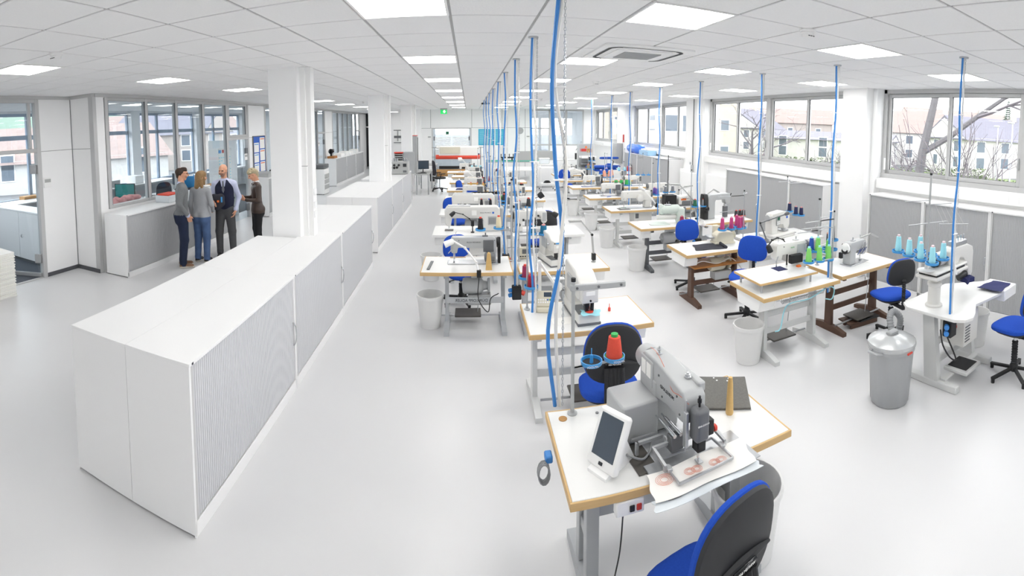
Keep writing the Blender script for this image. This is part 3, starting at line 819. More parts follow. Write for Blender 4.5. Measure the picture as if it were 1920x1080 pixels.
dup(ch, (3.15, 14.95, 0), R_(180), 'blue swivel chair at the far end of the right row')
dup(ch, (5.2, 17.2, 0), R_(120), 'blue chair in front of the heat press')

# ================================================================== bins
def bin_mesh(r0, r1, h_):
    return MB().lathe([(.001, .012), (r0 - .006, .012), (r1 - .006, h_ - .01), (r1 - .001, h_), (r1 + .012, h_), (r1 + .013, h_ - .035), (r1 + .002, h_ - .04), (r0, .004), (r0 - .01, 0), (.001, 0)], 28, caps=False)
bme = None
binl = {(812, 618): 'round white waste bin beside the lettered table', (812, 528): 'white waste bin below the second aisle table', (1409, 683): 'round white waste bin at the foot of the green-thread table', (1199, 509): 'white waste bin beside the dark grey table frame',
        (1142, 465): 'white waste bin beside the fourth right-row table', (1112, 432): 'white waste bin beside the fifth right-row table', (1077, 405): 'white waste bin beside the sixth right-row table', (1058, 382): 'white waste bin beside the seventh right-row table', (1828, 650): 'white waste bin behind the post machine table'}
for (px, py), lab in binl.items():
    p = at(px, py); p += Vector((p.x, p.y, 0)).normalized() * .11
    p.x -= .05 if px > 1000 and px < 1800 else .03
    if bme is None:
        o = obj('waste_bin', bin_mesh(.125, .16, .41), 'binwhite', None, p); bme = o.data
    else: o = obj('waste_bin', bme, None, None, p)
    tag(o, lab, 'waste bin', 'white waste bins')
o = obj('waste_bin', bin_mesh(.16, .2, .42), 'binwhite', None, (at(1402, 903, .42).x, at(1402, 903, .42).y, 0)); tag(o, 'large white bin half hidden behind the front chair', 'waste bin', 'white waste bins')
# big grey lidded dustbin
p = at(1667, 748)
t = thing('dustbin', 'big grey plastic dustbin with domed lid and suction hose', 'dustbin', p)
m = MB(); n = 48; rings = []
for r, z in ((.165, 0), (.175, .015), (.205, .5), (.222, .505), (.222, .545), (.21, .55)):
    rings.append([Vector((math.cos(2 * math.pi * i / n), math.sin(2 * math.pi * i / n), 0)) * (r + (.006 if (i % 4 < 2 and .01 < z < .501) else 0)) + Vector((0, 0, z)) for i in range(n)])
m.loft(rings); obj('body', m, 'bingrey', t)
mat('lidplastic', 'c3c5c6', 0.25, 0.2)
m = MB(); rings = []
for r, z in ((.225, .535), (.232, .55), (.225, .575), (.2, .59), (.12, .62), (.06, .63), (.055, .625), (.001, .625)):
    rings.append([Vector((math.cos(2 * math.pi * i / n), math.sin(2 * math.pi * i / n), 0)) * (r + (.004 if (i % 6 < 2 and z > .56 and r > .1) else 0)) + Vector((0, 0, z)) for i in range(n)])
m.loft(rings); lid = obj('lid', m, 'lidplastic', t)
obj('lid_handle', MB().cb(-.06, .06, -.03, .03, .62, .665, .012), 'bingrey', lid)
for s in (-1, 1): obj('side_handle', MB().tube([(s * .21, -.06, .52), (s * .27, -.05, .53), (s * .27, .05, .53), (s * .21, .06, .52)], .013, 8), 'bingrey', t)
obj('badge', MB().cb(-.05, .02, -.232, -.215, .507, .525, .004), 'redplastic', t)
pts = bez([(.05, .05, .63), (.08, .1, .74), (.17, .12, .76), (.25, .1, .68), (.27, .12, .55), (.3, .15, .4), (.32, .2, .3)], 10)
m = MB(); m.tube(pts, .03, 10, [.034 if i % 2 else .028 for i in range(len(pts))]); obj('suction_hose', m, 'cablegrey', t)
# ================================================================== hanging supply lines
lk = MB().tube([(math.cos(a) * .0055, 0, math.sin(a) * .012) for a in [2 * math.pi * i / 8 for i in range(9)]], .0022, 4)
def supply(label, x, y, zb, amp=.03, thick=1.0, chain=True, seed=0, box=False):
    rnd = random.Random(seed)
    t = thing('supply_line', label, 'hanging cable', (x, y, H), 0, 'hanging supply lines')
    obj('ceiling_rose', MB().cyl((0, 0, -.012), (0, 0, .0), .045, n=16), 'steel', t)
    L = H - zb; n = max(4, int(L / .45))
    def wav(ph, a, off): return [(off + a * math.sin(ph + 2.4 * i) * (1 if 0 < i < n else .1), a * .5 * math.cos(ph * 1.7 + 1.9 * i), -L * i / n) for i in range(n + 1)]
    ph = rnd.random() * 6
    obj('air_hose', MB().tube(bez(wav(ph, amp, -.012), 6), .0105 * thick, 8), 'hose', t)
    obj('power_cable', MB().tube(bez(wav(ph + .9, amp * .8, .016), 6), .0095 * thick, 6), 'cablewhite', t)
    if chain:
        m = MB(); k = int(L / .02)
        for i in range(k):
            s0 = len(m.v); m.v += lk.v; m.f += [tuple(s0 + q for q in f) for f in lk.f]; m.mi += [0] * len(lk.f)
            m.xf(Matrix.Translation((.034, 0, -.012 - i * .02)) @ Matrix.Rotation(R_(90) if i % 2 else 0, 4, 'Z'), s0)
        obj('chain', m, 'steel', t)
    else: obj('chain', MB().tube([(.03, 0, 0), (.03, 0, -L)], .004, 4), 'steel', t)
    for z in (.55, 1.1, 1.7):
        if z < L: obj('cable_tie', MB().cb(-.03, .04, -.016, .016, -z - .004, -z + .004, .002), 'whiteplastic', t)
    if box:
        b = obj('socket_box', MB().cb(-.05, .06, -.05, .05, -L - .16, -L, .008), 'black', t)
        for z in (.05, .11): obj('socket_lid', MB().cyl((-.05, -.0, -L - z), (-.085, -.02, -L - z), .025, n=12), 'hose', b)
        obj('red_socket', MB().cyl((.06, 0, -L - .08), (.1, 0, -L - .1), .03, n=12), 'redplastic', b)
    return t
L0 = [(.53, 2.72)] + [(.57, 4.12), (.56, 5.50), (.54, 6.9), (.54, 8.39), (.53, 9.98), (.51, 11.29), (.5, 12.9), (.49, 14.6)]
for k, (x, y) in enumerate(L0):
    supply('hanging blue hose and white cable over the left tables, %s from the camera' % ORD[k], x, y, 1.0 * (.75 if k == 0 else .55), .05 if k == 0 else .02, 1.15 if k == 0 else 1, k < 3, k + 3, box=(k in (2, 3)))
R0_ = [(3.89, 2.23), (3.83, 3.85), (3.82, 5.30), (3.75, 6.95), (3.68, 8.5), (3.6, 10.0), (3.6, 11.4), (3.5, 13.0)]
for k, (x, y) in enumerate(R0_):
    supply('hanging blue hose and white cable over the right tables, %s from the camera' % ORD[k], x, y, .72 if k == 0 else .6, .016, 1, k < 2, k + 30, box=(k in (0, 3)))
# ================================================================== sewing machines and thread stands
def needle_set(t, x, y, z0, z1, mt='chrome'):
    obj('needle_bar', MB().cyl((x, y, z0 + .03), (x, y, z1), .006, n=8), mt, t)
    obj('needle', MB().cyl((x, y, z0), (x, y, z0 + .035), .0015, n=5), mt, t)
    obj('presser_bar', MB().cyl((x + .012, y + .012, z0 + .012), (x + .012, y + .012, z1), .005, n=8), mt, t)
    obj('presser_foot', MB().cb(x - .006, x + .022, y - .02, y + .02, z0 + .003, z0 + .012, .002), 'steel', t)
def flatbed(label, loc, rz, L=.46, hh=.29, dp=.105, body='mach', trim='machgrey', name='sewing_machine', group='sewing machines', logo=None, wheel='machdark', bedm='steel', knobs=True, motor=False, beltcover=False, rich=True):
    """operator at -y, head at +x, column at -x, origin at the middle of the bed on the table"""
    t = thing(name, label, 'sewing machine', loc, rz, group)
    a, b = -L / 2, L / 2; ah = hh * .42
    obj('bed', MB().cb(a - .02, b + .04, -.09, .09, 0, .012, .003), bedm, t)
    obj('needle_plate', MB().cb(b - .09, b + .02, -.05, .05, .012, .014, .001), 'chrome', t)
    pr = [(a, .012), (a, hh - .03), (a + .03, hh), (b - .02, hh), (b, hh - .025), (b + .004, hh - .17), (b - .015, hh - .2), (b - .075, hh - .2), (b - .09, hh - ah * .95), (a + .15, hh - ah * 1.0), (a + .125, hh - ah - .03), (a + .135, .012)]
    obj('arm', MB().prism(pr, -dp / 2, dp / 2, 'xz'), body, t, bev=.012, seg=2)
    obj('face_plate', MB().cb(b - .07, b - .008, -dp / 2 - .006, -dp / 2 + .002, hh - .17, hh - .03, .004), trim, t)
    needle_set(t, b - .045, 0, .012, hh - .18)
    obj('handwheel', MB().lathe([(.02, 0), (.058, .004), (.064, .012), (.064, .032), (.05, .038), (.03, .05), (.01, .05)], 20, (a - .005, 0, hh - ah * .55), (-1, 0, 0)), wheel, t)
    if rich:
        m = MB(); tz = hh - ah * .7
        m.lathe([(.004, 0), (.016, .002), (.018, .012), (.008, .014), (.008, .03), (.012, .032), (.012, .042)], 12, (b - .11, -dp / 2, tz), (0, -1, 0)); obj('tension_knob', m, 'chrome', t)
        obj('thread_guide', MB().tube([(b - .06, 0, hh), (b - .06, 0, hh + .05), (b - .075, 0, hh + .06)], .003, 5), 'chrome', t)
        obj('take_up_lever', MB().tube([(b - .035, -dp / 2 - .01, hh - .1), (b - .03, -dp / 2 - .03, hh - .06), (b - .03, -dp / 2 - .012, hh - .05)], .003, 5), 'chrome', t)
        obj('bobbin_winder', MB().cb(a + .1, a + .17, -.025, .025, hh - .002, hh + .012, .004).cyl((a + .13, 0, hh), (a + .13, 0, hh + .045), .008, n=8), trim, t)
        obj('lift_lever', MB().bar((b - .02, dp / 2, hh - .14), (b + .03, dp / 2 + .03, hh - .19), .012, .006), 'steel', t)
        if knobs:
            obj('stitch_dial', MB().lathe([(.03, 0), (.032, .008), (.026, .022), (.008, .024)], 16, (a + .065, -dp / 2, hh * .35), (0, -1, 0)), 'black', t)
        # operator panel on the arm, oil sight glass, screws
        obj('arm_cover', MB().cb(a + .03, a + .16, dp / 2 - .002, dp / 2 + .007, hh * .45, hh * .9, .004), trim, t)
        for sx in (a + .02, b - .1): obj('screw', MB().cyl((sx, dp / 2, hh - .04), (sx, dp / 2 + .005, hh - .04), .007, n=8), 'machdark', t)
    if logo: text(logo, .022, 'ink' if logo[0] == 'D' else 'th_green2', t, (0, dp / 2 + .001, hh - ah * .45), (R_(90), 0, R_(180)), mirror=True)
    if motor: obj('side_motor', MB().lathe([(.02, 0), (.05, .004), (.055, .02), (.055, .12), (.03, .13)], 16, (a + .02, dp / 2 + .06, .1), (1, 0, 0)), trim, t)
    if beltcover:
        obj('belt_guard', MB().prism([(.0, -.02), (.1, -.02), (.095, .25), (.075, .32), (.03, .32), (.005, .25)], a - .055, a - .02, 'yz').xf(Matrix.Translation((0, -.05, 0))), 'black', t, bev=.006)
    return t
def cone(label, x, y, z, col, r=.032, h_=.13, top=.018, cap=None, group=None, base=None):
    t = thing('thread_cone', label, 'thread spool', (x, y, z), 0, group)
    s = (r - top)
    obj('thread', MB().lathe([(r * .8, 0), (r, .006), (r, .02), (top + s * .3, h_ * .72), (top, h_ * .95), (top * .8, h_ * .97)], 18), 'th_' + col, t)
    obj('core', MB().lathe([(top * .62, h_ * .9), (top * .62, h_ + .012), (top * .35, h_ + .014)], 12), cap or 'conetip', t)
    if base: obj('foot', MB().lathe([(r * .9, -.001), (r * 1.25, 0), (r * 1.2, .008), (r * .9, .012)], 18), base, t)
    return t
def dish(t, x, y, z, r=.062, pin=True):
    d = obj('spool_dish', MB().lathe([(.006, 0), (r, 0), (r + .003, .004), (r + .004, .024), (r - .002, .025), (r - .004, .006), (.006, .005)], 24, (x, y, z), caps=False), 'dish', t)
    obj('dish_pad', MB().cyl((x, y, z + .004), (x, y, z + .007), r - .005, n=20), 'rubber', d)
    if pin: obj('spool_pin', MB().lathe([(.012, 0), (.009, .05), (.003, .052), (.003, .09)], 10, (x, y, z + .005)), 'dish', d)
def stand(label, x, y, z, top, arms=(), bars=(), col='steel', r=.008, group='thread stands'):
    """pole with spool arms (dx, dy, height) and thread guide bars (dx, dy, height) measured from the table"""
    t = thing('thread_stand', label, 'thread stand', (x, y, z), 0, group)
    obj('foot', MB().lathe([(.03, 0), (.03, .006), (.014, .012), (.012, .03)], 14), col, t)
    obj('pole', MB().cyl((0, 0, 0), (0, 0, top), r, n=10), col, t)
    obj('pole_cap', MB().cyl((0, 0, top), (0, 0, top + .02), r * 1.3, n=10), 'rubber', t)
    seen = {}
    for dx, dy, hz in arms:
        obj('spool_arm', MB().bar((0, 0, hz), (dx, dy, hz), .018, .008), col, t)
        dish(t, dx, dy, hz + .006)
    for b_ in bars:
        (x0, y0), (x1, y1), hz = b_
        g = obj('guide_bar', MB().bar((x0, y0, hz), (x1, y1, hz), .012, .008), col, t)
        for k in (.1, .5, .9):
            q = Vector((x0 + (x1 - x0) * k, y0 + (y1 - y0) * k, hz))
            obj('thread_eyelet', MB().tube([q, q + Vector((0, 0, .016)), q + Vector((.008, 0, .022))], .002, 4), 'chrome', g)
        if abs(x0) + abs(y0) > .02: obj('guide_arm', MB().bar((0, 0, hz), ((x0 + x1) / 2, (y0 + y1) / 2, hz), .012, .008), col, t)
    return t
def lamp(label, pts, col='lampwhite', head=None, r=.009, hr=.035, hl=.09, clamp=True, group='task lamps', tubehead=True, bulky=False):
    """jointed lamp: world points from clamp to head"""
    p0 = Vector(pts[0]); t = thing('task_lamp', label, 'lamp', p0, 0, group)
    q = [Vector(p) - p0 for p in pts]
    if p0.z > TZ + .07: obj('post', MB().cyl((0, 0, TZ - p0.z), (0, 0, 0), .009, n=8).cyl((0, 0, TZ - p0.z), (0, 0, TZ - p0.z + .012), .03, n=12), col, t)
    if clamp: obj('clamp', MB().cb(-.025, .025, -.025, .025, -.05, .035, .004), 'black', t)
    for a, b in zip(q[:-2], q[1:-1]):
        obj('arm', MB().bar(a, b, r * 2.4, r * 1.6), col, t)
    obj('arm', MB().bar(q[-2], q[-1], r * 2.4, r * 1.6), col, t)
    for a in q[1:-1]: obj('joint', MB().cyl(a + Vector((0, -.014, 0)), a + Vector((0, .014, 0)), r * 1.7, n=12), 'black' if col != 'lampwhite' else col, t)
    d = Vector(head) if head else (q[-1] - q[-2]).normalized()
    if tubehead:
        m = MB(); m.loft([m.ring(q[-1] - d * .01, d, hr * .5, 14), m.ring(q[-1] + d * .01, d, hr * .85, 14), m.ring(q[-1] + d * hl, d, hr, 14), m.ring(q[-1] + d * (hl - .004), d, hr * .9, 14), m.ring(q[-1] + d * .02, d, hr * .7, 14)])
        obj('lamp_head', m, col, t)
    else:
        m = MB().bar(q[-1], q[-1] + d * hl, hr, hr * .35); obj('lamp_head', m, col, t)
    return t
def world(px, py, y): return aty(px, py, y)

# ---------------------------------------------------------------- front unit: programmable pattern sewer
ft = thing('sewing_table', 'large white table of the front pattern sewing unit, telescopic grey legs', 'sewing table', (.445, 1.95, 0))
FW, FD = 1.25, .70
obj('top', MB().cb(.012, FW - .012, .012, FD - .012, TZ - .04, TZ, .002), 'laminate', ft)
m = MB(); m.cb(0, FW, 0, .012, TZ - .041, TZ - .001, .002); m.cb(0, FW, FD - .012, FD, TZ - .041, TZ - .001, .002); m.cb(0, .012, .012, FD - .012, TZ - .041, TZ - .001, .002); m.cb(FW - .012, FW, .012, FD - .012, TZ - .041, TZ - .001, .002)
obj('edge_band', m, 'beech', ft)
for sx in (.14, 1.0):
    lg = obj('leg', MB().cb(sx, sx + .07, .24, .30, .09, TZ - .25, .004).cb(sx, sx + .07, .40, .46, .09, TZ - .25, .004).cb(sx + .01, sx + .06, .29, .41, .3, .36, .004), 'alu', ft)
    for yy in (.25, .41): obj('inner_column', MB().cb(sx + .012, sx + .058, yy, yy + .04, TZ - .25, TZ - .04, .003), 'machdark', lg)
    obj('foot', MB().prism([(.02, 0), (.66, 0), (.66, .05), (.5, .09), (.2, .09), (.02, .05)], sx - .01, sx + .08, 'yz'), 'legrey', lg)
obj('beam', MB().prism([(.30, .42), (.34, .40), (.36, .42), (.36, .60), (.34, .62), (.30, .60)], .2, 1.0, 'yz'), 'machgrey', ft)
obj('control_box', MB().cb(.85, 1.2, .2, .5, TZ - .16, TZ - .04, .008), 'machgrey', ft)
sb = obj('switch_box', MB().cb(.22, .36, -.0, .05, TZ - .12, TZ - .045, .006), 'whiteplastic', ft)
obj('black_button', MB().cb(.285, .31, -.008, .002, TZ - .10, TZ - .07, .003), 'black', sb); obj('red_button', MB().cb(.32, .345, -.008, .002, TZ - .10, TZ - .07, .003), 'inkred', sb)
obj('switch_cable', MB().tube(bez([(.26, .02, TZ - .12), (.24, 0, .5), (.19, -.03, .25), (.28, -.08, .1), (.45, -.05, .02), (.6, .1, .008)], 8), .004, 6), 'cableblack', ft)
m = MB()
for q in range(5): m.tube([(-.06 - .03 * math.cos(a), .36 + q * .008, TZ - .13 + .055 * math.sin(a)) for a in [2 * math.pi * i / 14 + q * .2 for i in range(15)]], .005, 5)
obj('cable_loops', m, 'cablegrey', ft); obj('plug', MB().cb(-.05, -.01, .38, .44, TZ - .09, TZ - .05, .006), 'hose', ft)
obj('cable_hole', MB().cyl((.09, .61, TZ), (.09, .61, TZ + .003), .025, n=18), 'cardboard', ft)
for x, y in ((.30, .62), (.33, .52)): obj('bolt', MB().cyl((x, y, TZ), (x, y, TZ + .004), .01, n=10), 'machdark', ft)
pm = thing('pattern_sewer', 'big grey programmable sewing machine with clamping frame on the front table', 'sewing machine', (1.085, 2.03, TZ), R_(6))
obj('rear_cover', MB().cb(-.27, -.05, .24, .47, 0, .215, .01), 'machgrey', pm, bev=.012)
obj('base_plate', MB().cb(-.17, .26, -.02, .48, 0, .012, .003), 'steel', pm)
obj('dark_plate', MB().cb(-.28, -.15, .02, .24, .0, .008, .002), 'plate', pm)
obj('column', MB().cb(-.06, .09, .26, .46, .012, .30, .01), 'machgrey', pm, bev=.012)
ar = obj('arm', MB().prism([(-.03, .22), (-.03, .345), (.0, .375), (.28, .415), (.42, .41), (.46, .38), (.46, .26), (.28, .20), (.16, .225), (.02, .215)], -.055, .07, 'yz'), 'machgrey', pm, bev=.014, seg=3)
obj('arm_ridge', MB().cb(.045, .09, .0, .36, .34, .395, .008), 'machgrey', ar, bev=.008)
obj('side_cover', MB().cb(-.062, -.05, .30, .45, .24, .39, .006), 'machgrey', ar)
obj('motor_cap', MB().lathe([(.05, 0), (.068, .008), (.07, .05), (.062, .085), (.03, .1), (.002, .102)], 22, (.01, .45, .33), (0, 1, 0)), 'machgrey', pm)
text('MORGLAND', .026, 'ink', pm, (-.0565, .15, .30), (R_(90), 0, R_(-90)), mirror=True)
for k, y in enumerate((.32, .38)): obj('warning_label', MB().cb(-.065, -.061, y, y + .05, .29, .37, .001), 'paper', pm)
for y, z in ((.05, .33), (.2, .25), (.24, .35), (.02, .25), (.28, .23)): obj('screw', MB().cyl((-.054, y, z), (-.059, y, z), .006, n=8), 'machdark', pm)
obj('thread_post', MB().cb(-.01, .02, .33, .36, .405, .42, .004).cyl((.005, .345, .42), (.005, .345, .455), .005, n=8).lathe([(.014, .03), (.016, .034), (.014, .038)], 10, (.005, .345, .405)), 'steel', ar)
obj('tension_disc', MB().lathe([(.018, 0), (.02, .008), (.013, .012), (.015, .02), (.007, .024), (.007, .03)], 14, (.035, .09, .385)), 'chrome', ar)
obj('thread', MB().tube(bez([(.0, .44, .41), (-.02, .33, .43), (-.04, .2, .40), (-.057, .1, .34), (-.058, .02, .35), (-.04, -.04, .33)], 6), .0014, 4), 'th_orange', ar)
hd = obj('head_cover', MB().cb(-.04, .045, -.115, -.035, .155, .325, .016), 'machdark', pm, bev=.008)
text('MORGLAND', .012, 'whiteplastic', hd, (0, -.1155, .25), (R_(90), 0, 0), mirror=True)
obj('head_neck', MB().cb(-.022, .03, -.10, -.045, .10, .16, .006), 'black', pm)
obj('head_top_knob', MB().lathe([(.006, 0), (.006, .02), (.011, .022), (.011, .038), (.006, .04), (.006, .055)], 12, (.0, -.075, .325)), 'black', pm)
needle_set(pm, .0, -.07, .03, .11)
obj('side_block', MB().cb(.05, .085, -.09, .02, .16, .24, .005), 'black', pm)
obj('red_knob', MB().lathe([(.005, 0), (.005, .012), (.017, .016), (.019, .028), (.01, .036)], 14, (.085, -.06, .17), (1, 0, 0)), 'redplastic', pm)
obj('foot_linkage', MB().cb(-.068, -.05, -.06, -.03, .12, .30, .003).cyl((-.059, -.045, .1), (-.059, -.045, .36), .004, n=6), 'steel', pm)
gb_ = obj('gripper_carriage', MB().cb(-.10, .09, .07, .10, .05, .11, .004), 'alu', pm)
for x in (-.08, -.045): obj('air_cylinder', MB().cyl((x, .02, .14), (x, .18, .14), .010, n=12).cyl((x, .18, .14), (x, .22, .14), .005, n=8), 'chrome', gb_)
obj('valve_block', MB().cb(-.095, -.02, .03, .08, .05, .13, .004), 'machdark', gb_)
obj('side_rail', MB().bar((-.23, .15, .07), (-.08, .15, .07), .016, .016).bar((-.23, .15, .01), (-.23, .15, .078), .016, .016).bar((-.23, .21, .05), (-.08, .21, .05), .012, .012), 'alu', pm)
cl = obj('clamp_frame', MB().bar((-.16, -.155, .043), (.16, -.155, .043), .008, .012).bar((-.16, .03, .043), (.16, .03, .043), .008, .012).bar((-.16, -.155, .043), (-.16, .03, .043), .008, .012).bar((.16, -.155, .043), (.16, .03, .043), .008, .012), 'steel', pm)
for s, x in ((-1, -.16), (1, .16)):
    obj('clamp_arm', MB().bar((x * .35, .065, .085), (x * 1.12, .065, .085), .014, .016).bar((x * 1.12, .07, .085), (x * 1.12, -.06, .07), .014, .014).bar((x * 1.12, -.055, .07), (x * 1.12, -.055, .045), .016, .016).cb(x - .014, x + .014, -.075, -.035, .045, .062, .003), 'alu', pm)
obj('work_plate', MB().cb(-.24, .31, -.20, .06, .008, .016, .003), 'steel', pm)
def cloth_sheet(name, pts, z, th, mt, parent=None, rip=.006, n=14):
    """a limp quadrilateral of cloth given by its four corners"""
    A, B, C, D = [Vector((*p, 0)) for p in pts]; rnd = random.Random(name + str(z)); vs = []; fs = []
    ph = [rnd.random() * 6 for _ in range(6)]
    for s_ in (0, 1):
        for i in range(n + 1):
            for j in range(n + 1):
                u, v = i / n, j / n
                p = A * (1 - u) * (1 - v) + B * u * (1 - v) + C * u * v + D * (1 - u) * v
                zz = z + rip * (math.sin(5 * u + ph[0]) * math.sin(4 * v + ph[1]) + .6 * math.sin(11 * u + 7 * v + ph[2])) * .5 + rip
                e = max(0, abs(v - .5) * 2 - .8) + max(0, abs(u - .5) * 2 - .85)
                vs.append((p.x + .006 * math.sin(9 * v + ph[3]) * (i in (0, n)), p.y + .006 * math.sin(9 * u + ph[4]) * (j in (0, n)), zz - e * rip + (th if s_ else 0)))
    k = (n + 1) ** 2; I = lambda i, j: i * (n + 1) + j
    for i in range(n):
        for j in range(n):
            fs.append((I(i, j), I(i, j + 1), I(i + 1, j + 1), I(i + 1, j))); fs.append((k + I(i, j), k + I(i + 1, j), k + I(i + 1, j + 1), k + I(i, j + 1)))
    for i in range(n):
        for a, b in (((i, 0), (i + 1, 0)), ((i + 1, n), (i, n)), ((0, i + 1), (0, i)), ((n, i), (n, i + 1))): fs.append((I(*a), I(*b), k + I(*b), k + I(*a)))
    return obj(name, MB().add(vs, fs), mt, parent)
wk = cloth_sheet('fabric_workpiece', [(.80, 1.815), (1.36, 1.835), (1.40, 2.03), (.83, 1.99)], TZ + .022, .002, 'whitecloth', rip=.003)
tag(wk, 'white fabric with red circular stitching clamped in the pattern sewer', 'fabric')
wk2 = cloth_sheet('backing_film', [(.79, 1.775), (1.38, 1.80), (1.37, 1.86), (.80, 1.84)], TZ + .012, .0015, 'clearplastic', rip=.003); tag(wk2, 'clear crumpled backing film hanging out under the stitched white fabric', 'film')
for k, cx in enumerate((.895, 1.05, 1.19)):
    m = MB()
    for sgn in ((-1, 1) if k else (0,)):
        for r in (.02, .028, .036, .044) if not k else (.014, .021, .028):
            m.tube([(cx + sgn * .02 + r * math.cos(a), 1.925 + r * .8 * math.sin(a), TZ + .032) for a in [2 * math.pi * i / 24 for i in range(25)]], .0008, 3)
    o = obj('stitched_circles', m, 'th_orange', wk); o['kind'] = 'stuff'
# touch panel
tp = thing('control_screen', 'white tilted touch screen panel on the front table', 'control panel', (.63, 2.10, TZ), R_(-58))
M_ = Matrix.Translation((0, 0, .02)) @ Matrix.Rotation(R_(-26), 4, 'X')
obj('housing', MB().cb(-.095, .095, -.015, .03, 0, .27, .012).xf(M_), 'whiteplastic', tp, bev=.006)
obj('screen', MB().cb(-.07, .07, -.018, -.012, .05, .245, .002).xf(M_), 'screen', tp)
obj('stand_foot', MB().prism([(-.03, 0), (.2, 0), (.19, .015), (.11, .17), (.09, .16), (.04, .03), (-.03, .015)], -.06, .06, 'yz'), 'whiteplastic', tp)
obj('port', MB().cb(-.012, .012, -.02, -.012, .02, .035, .002).xf(M_), 'ink', tp)
obj('cable', MB().tube(bez([(.0, .05, .1), (.05, .12, .06), (.12, .2, .02), (.05, .35, .01), (-.1, .42, .008)], 6), .006, 6), 'cablegrey', tp)
fp = thing('felt_pad', 'square dark grey felt pad with white rivets on the front table', 'pad', (1.545, 2.47, TZ), R_(-28))
obj('felt', MB().cb(-.165, .165, -.18, .18, 0, .016, .003), 'felt', fp); obj('base_sheet', MB().cb(-.166, .168, -.184, .18, -.0, .004, .001), 'steel', fp)
for x, y in ((-.05, .16), (-.03, .13), (.05, .155), (.04, .125)): obj('rivet', MB().cyl((x, y, .016), (x, y, .018), .006, n=10), 'whiteplastic', fp)
tag(obj('wooden_stick', MB().lathe([(.021, 0), (.024, .01), (.017, .18), (.012, .225), (.004, .228)], 16), 'wood', None, (1.475, 2.27, TZ)), 'tapered light wooden stick standing in front of the felt pad', 'wooden stick')
fs = stand('slim grey thread stand with two blue dishes on the front table', .60, 2.60, TZ, .80, [(.12, .02, .275), (.27, .04, .275)], [], 'machgrey', .011)
obj('top_arm', MB().cb(-.02, .32, -.012, .012, .745, .78, .004), 'machgrey', fs)
for x in (.02, .15, .29): obj('screw', MB().cyl((x, -.012, .762), (x, -.016, .762), .008, n=8), 'machdark', fs)
for q, (dx, dy) in enumerate(((.12, .02), (.27, .04))): text('YOOLMA', .017, 'whiteplastic', fs, (dx - .01 + .02 * q, dy - .0675, .294), (R_(90), 0, 0))
cone('large red thread spool with green ends on the front stand', .87, 2.64, TZ + .289, 'red', .05, .14, .036, 'th_green2', base='th_green2')
tag(obj('needle_bottle', MB().lathe([(.012, 0), (.013, .003), (.013, .03), (.004, .036), (.003, .07)], 12), 'redplastic', None, (1.27, 4.02, TZ)), 'tiny oil bottle standing on the table behind the front chairs', 'bottle')
# ================================================================== the stations
def stand_px(label, bx, by, top, dishes, cols, lab, bars=(), col='steel', z=TZ, cone_kw=None, r=.008, ys=None, empty=()):
    """thread stand at (bx, by); dishes are pixels of the photograph read at the depth of the stand"""
    P = [aty(px, py, by + (ys[i] if ys else 0)) for i, (px, py) in enumerate(dishes)]
    t = stand(label, bx, by, z, top - z, [(p.x - bx, p.y - by, p.z - z) for p in P], bars, col, r)
    ordn = ['left', 'right'] if len(cols) == 2 else [ORD[i] for i in range(len(cols))]
    for i, (p, c) in enumerate(zip(P, cols)):
        if c is None: continue
        w_ = lab if len([q for q in cols if q]) == 1 else lab + (', %s one' % ordn[i] if len(cols) == 2 else ', %s from the left' % ordn[i])
        cone(w_, p.x, p.y, p.z + .014, c, group='thread cones', **(cone_kw or {}))
    return t
# ---------------- aisle-side row
flatbed('grey long-arm sewing machine with black belt guard on the lettered table', (.05, 5.72, TZ), R_(180), .56, .33, .11, 'machgrey', 'machdark', logo='DÜRKOPP ADLER', beltcover=True, wheel='black', motor=True)
stand_px('thread stand with black bar holding a black and a cream cone', .53, 5.76, 1.80, [(901, 433), (935, 430)], ['black', 'cream'], 'tall thread cone over the lettered table', cone_kw=dict(r=.036, h_=.15, top=.026, cap='redplastic'), col='machgrey', r=.012)
tag(obj('wooden_wedge', MB().prism([(0, 0), (.075, 0), (.06, .19), (.045, .205), (.03, .205), (.018, .19)], 0, .05, 'xz'), 'wood', None, (.19, 5.40, TZ)), 'upright wooden wedge block on the lettered table', 'wooden block')
tag(obj('steel_ruler', MB().cb(-.018, .018, -.17, .17, 0, .012, .002), 'machdark', None, (-.48, 5.58, TZ), R_(-4)), 'dark metal ruler lying near the left end of the lettered table', 'ruler')
tag(obj('tweezers', MB().bar((0, 0, .006), (.2, .02, .004), .012, .006), 'cardboard', None, (-.25, 5.93, TZ)), 'thin brown marking tool lying on the lettered table', 'tool')
lamp('white jointed task lamp clamped to the near edge of the lettered table', [world(898, 512, 5.30), world(893, 492, 5.34), world(872, 465, 5.40), world(850, 452, 5.46)], head=(-.75, -.1, -.3), hr=.04, hl=.14)
m = MB().tube(bez([world(898, 520, 5.29), world(897, 560, 5.25), world(915, 585, 5.3), world(920, 560, 5.32), world(935, 550, 5.35)], 6), .006, 5)
tag(obj('power_cord', m, 'cableblack'), 'black cord looping under the lettered table', 'cord')
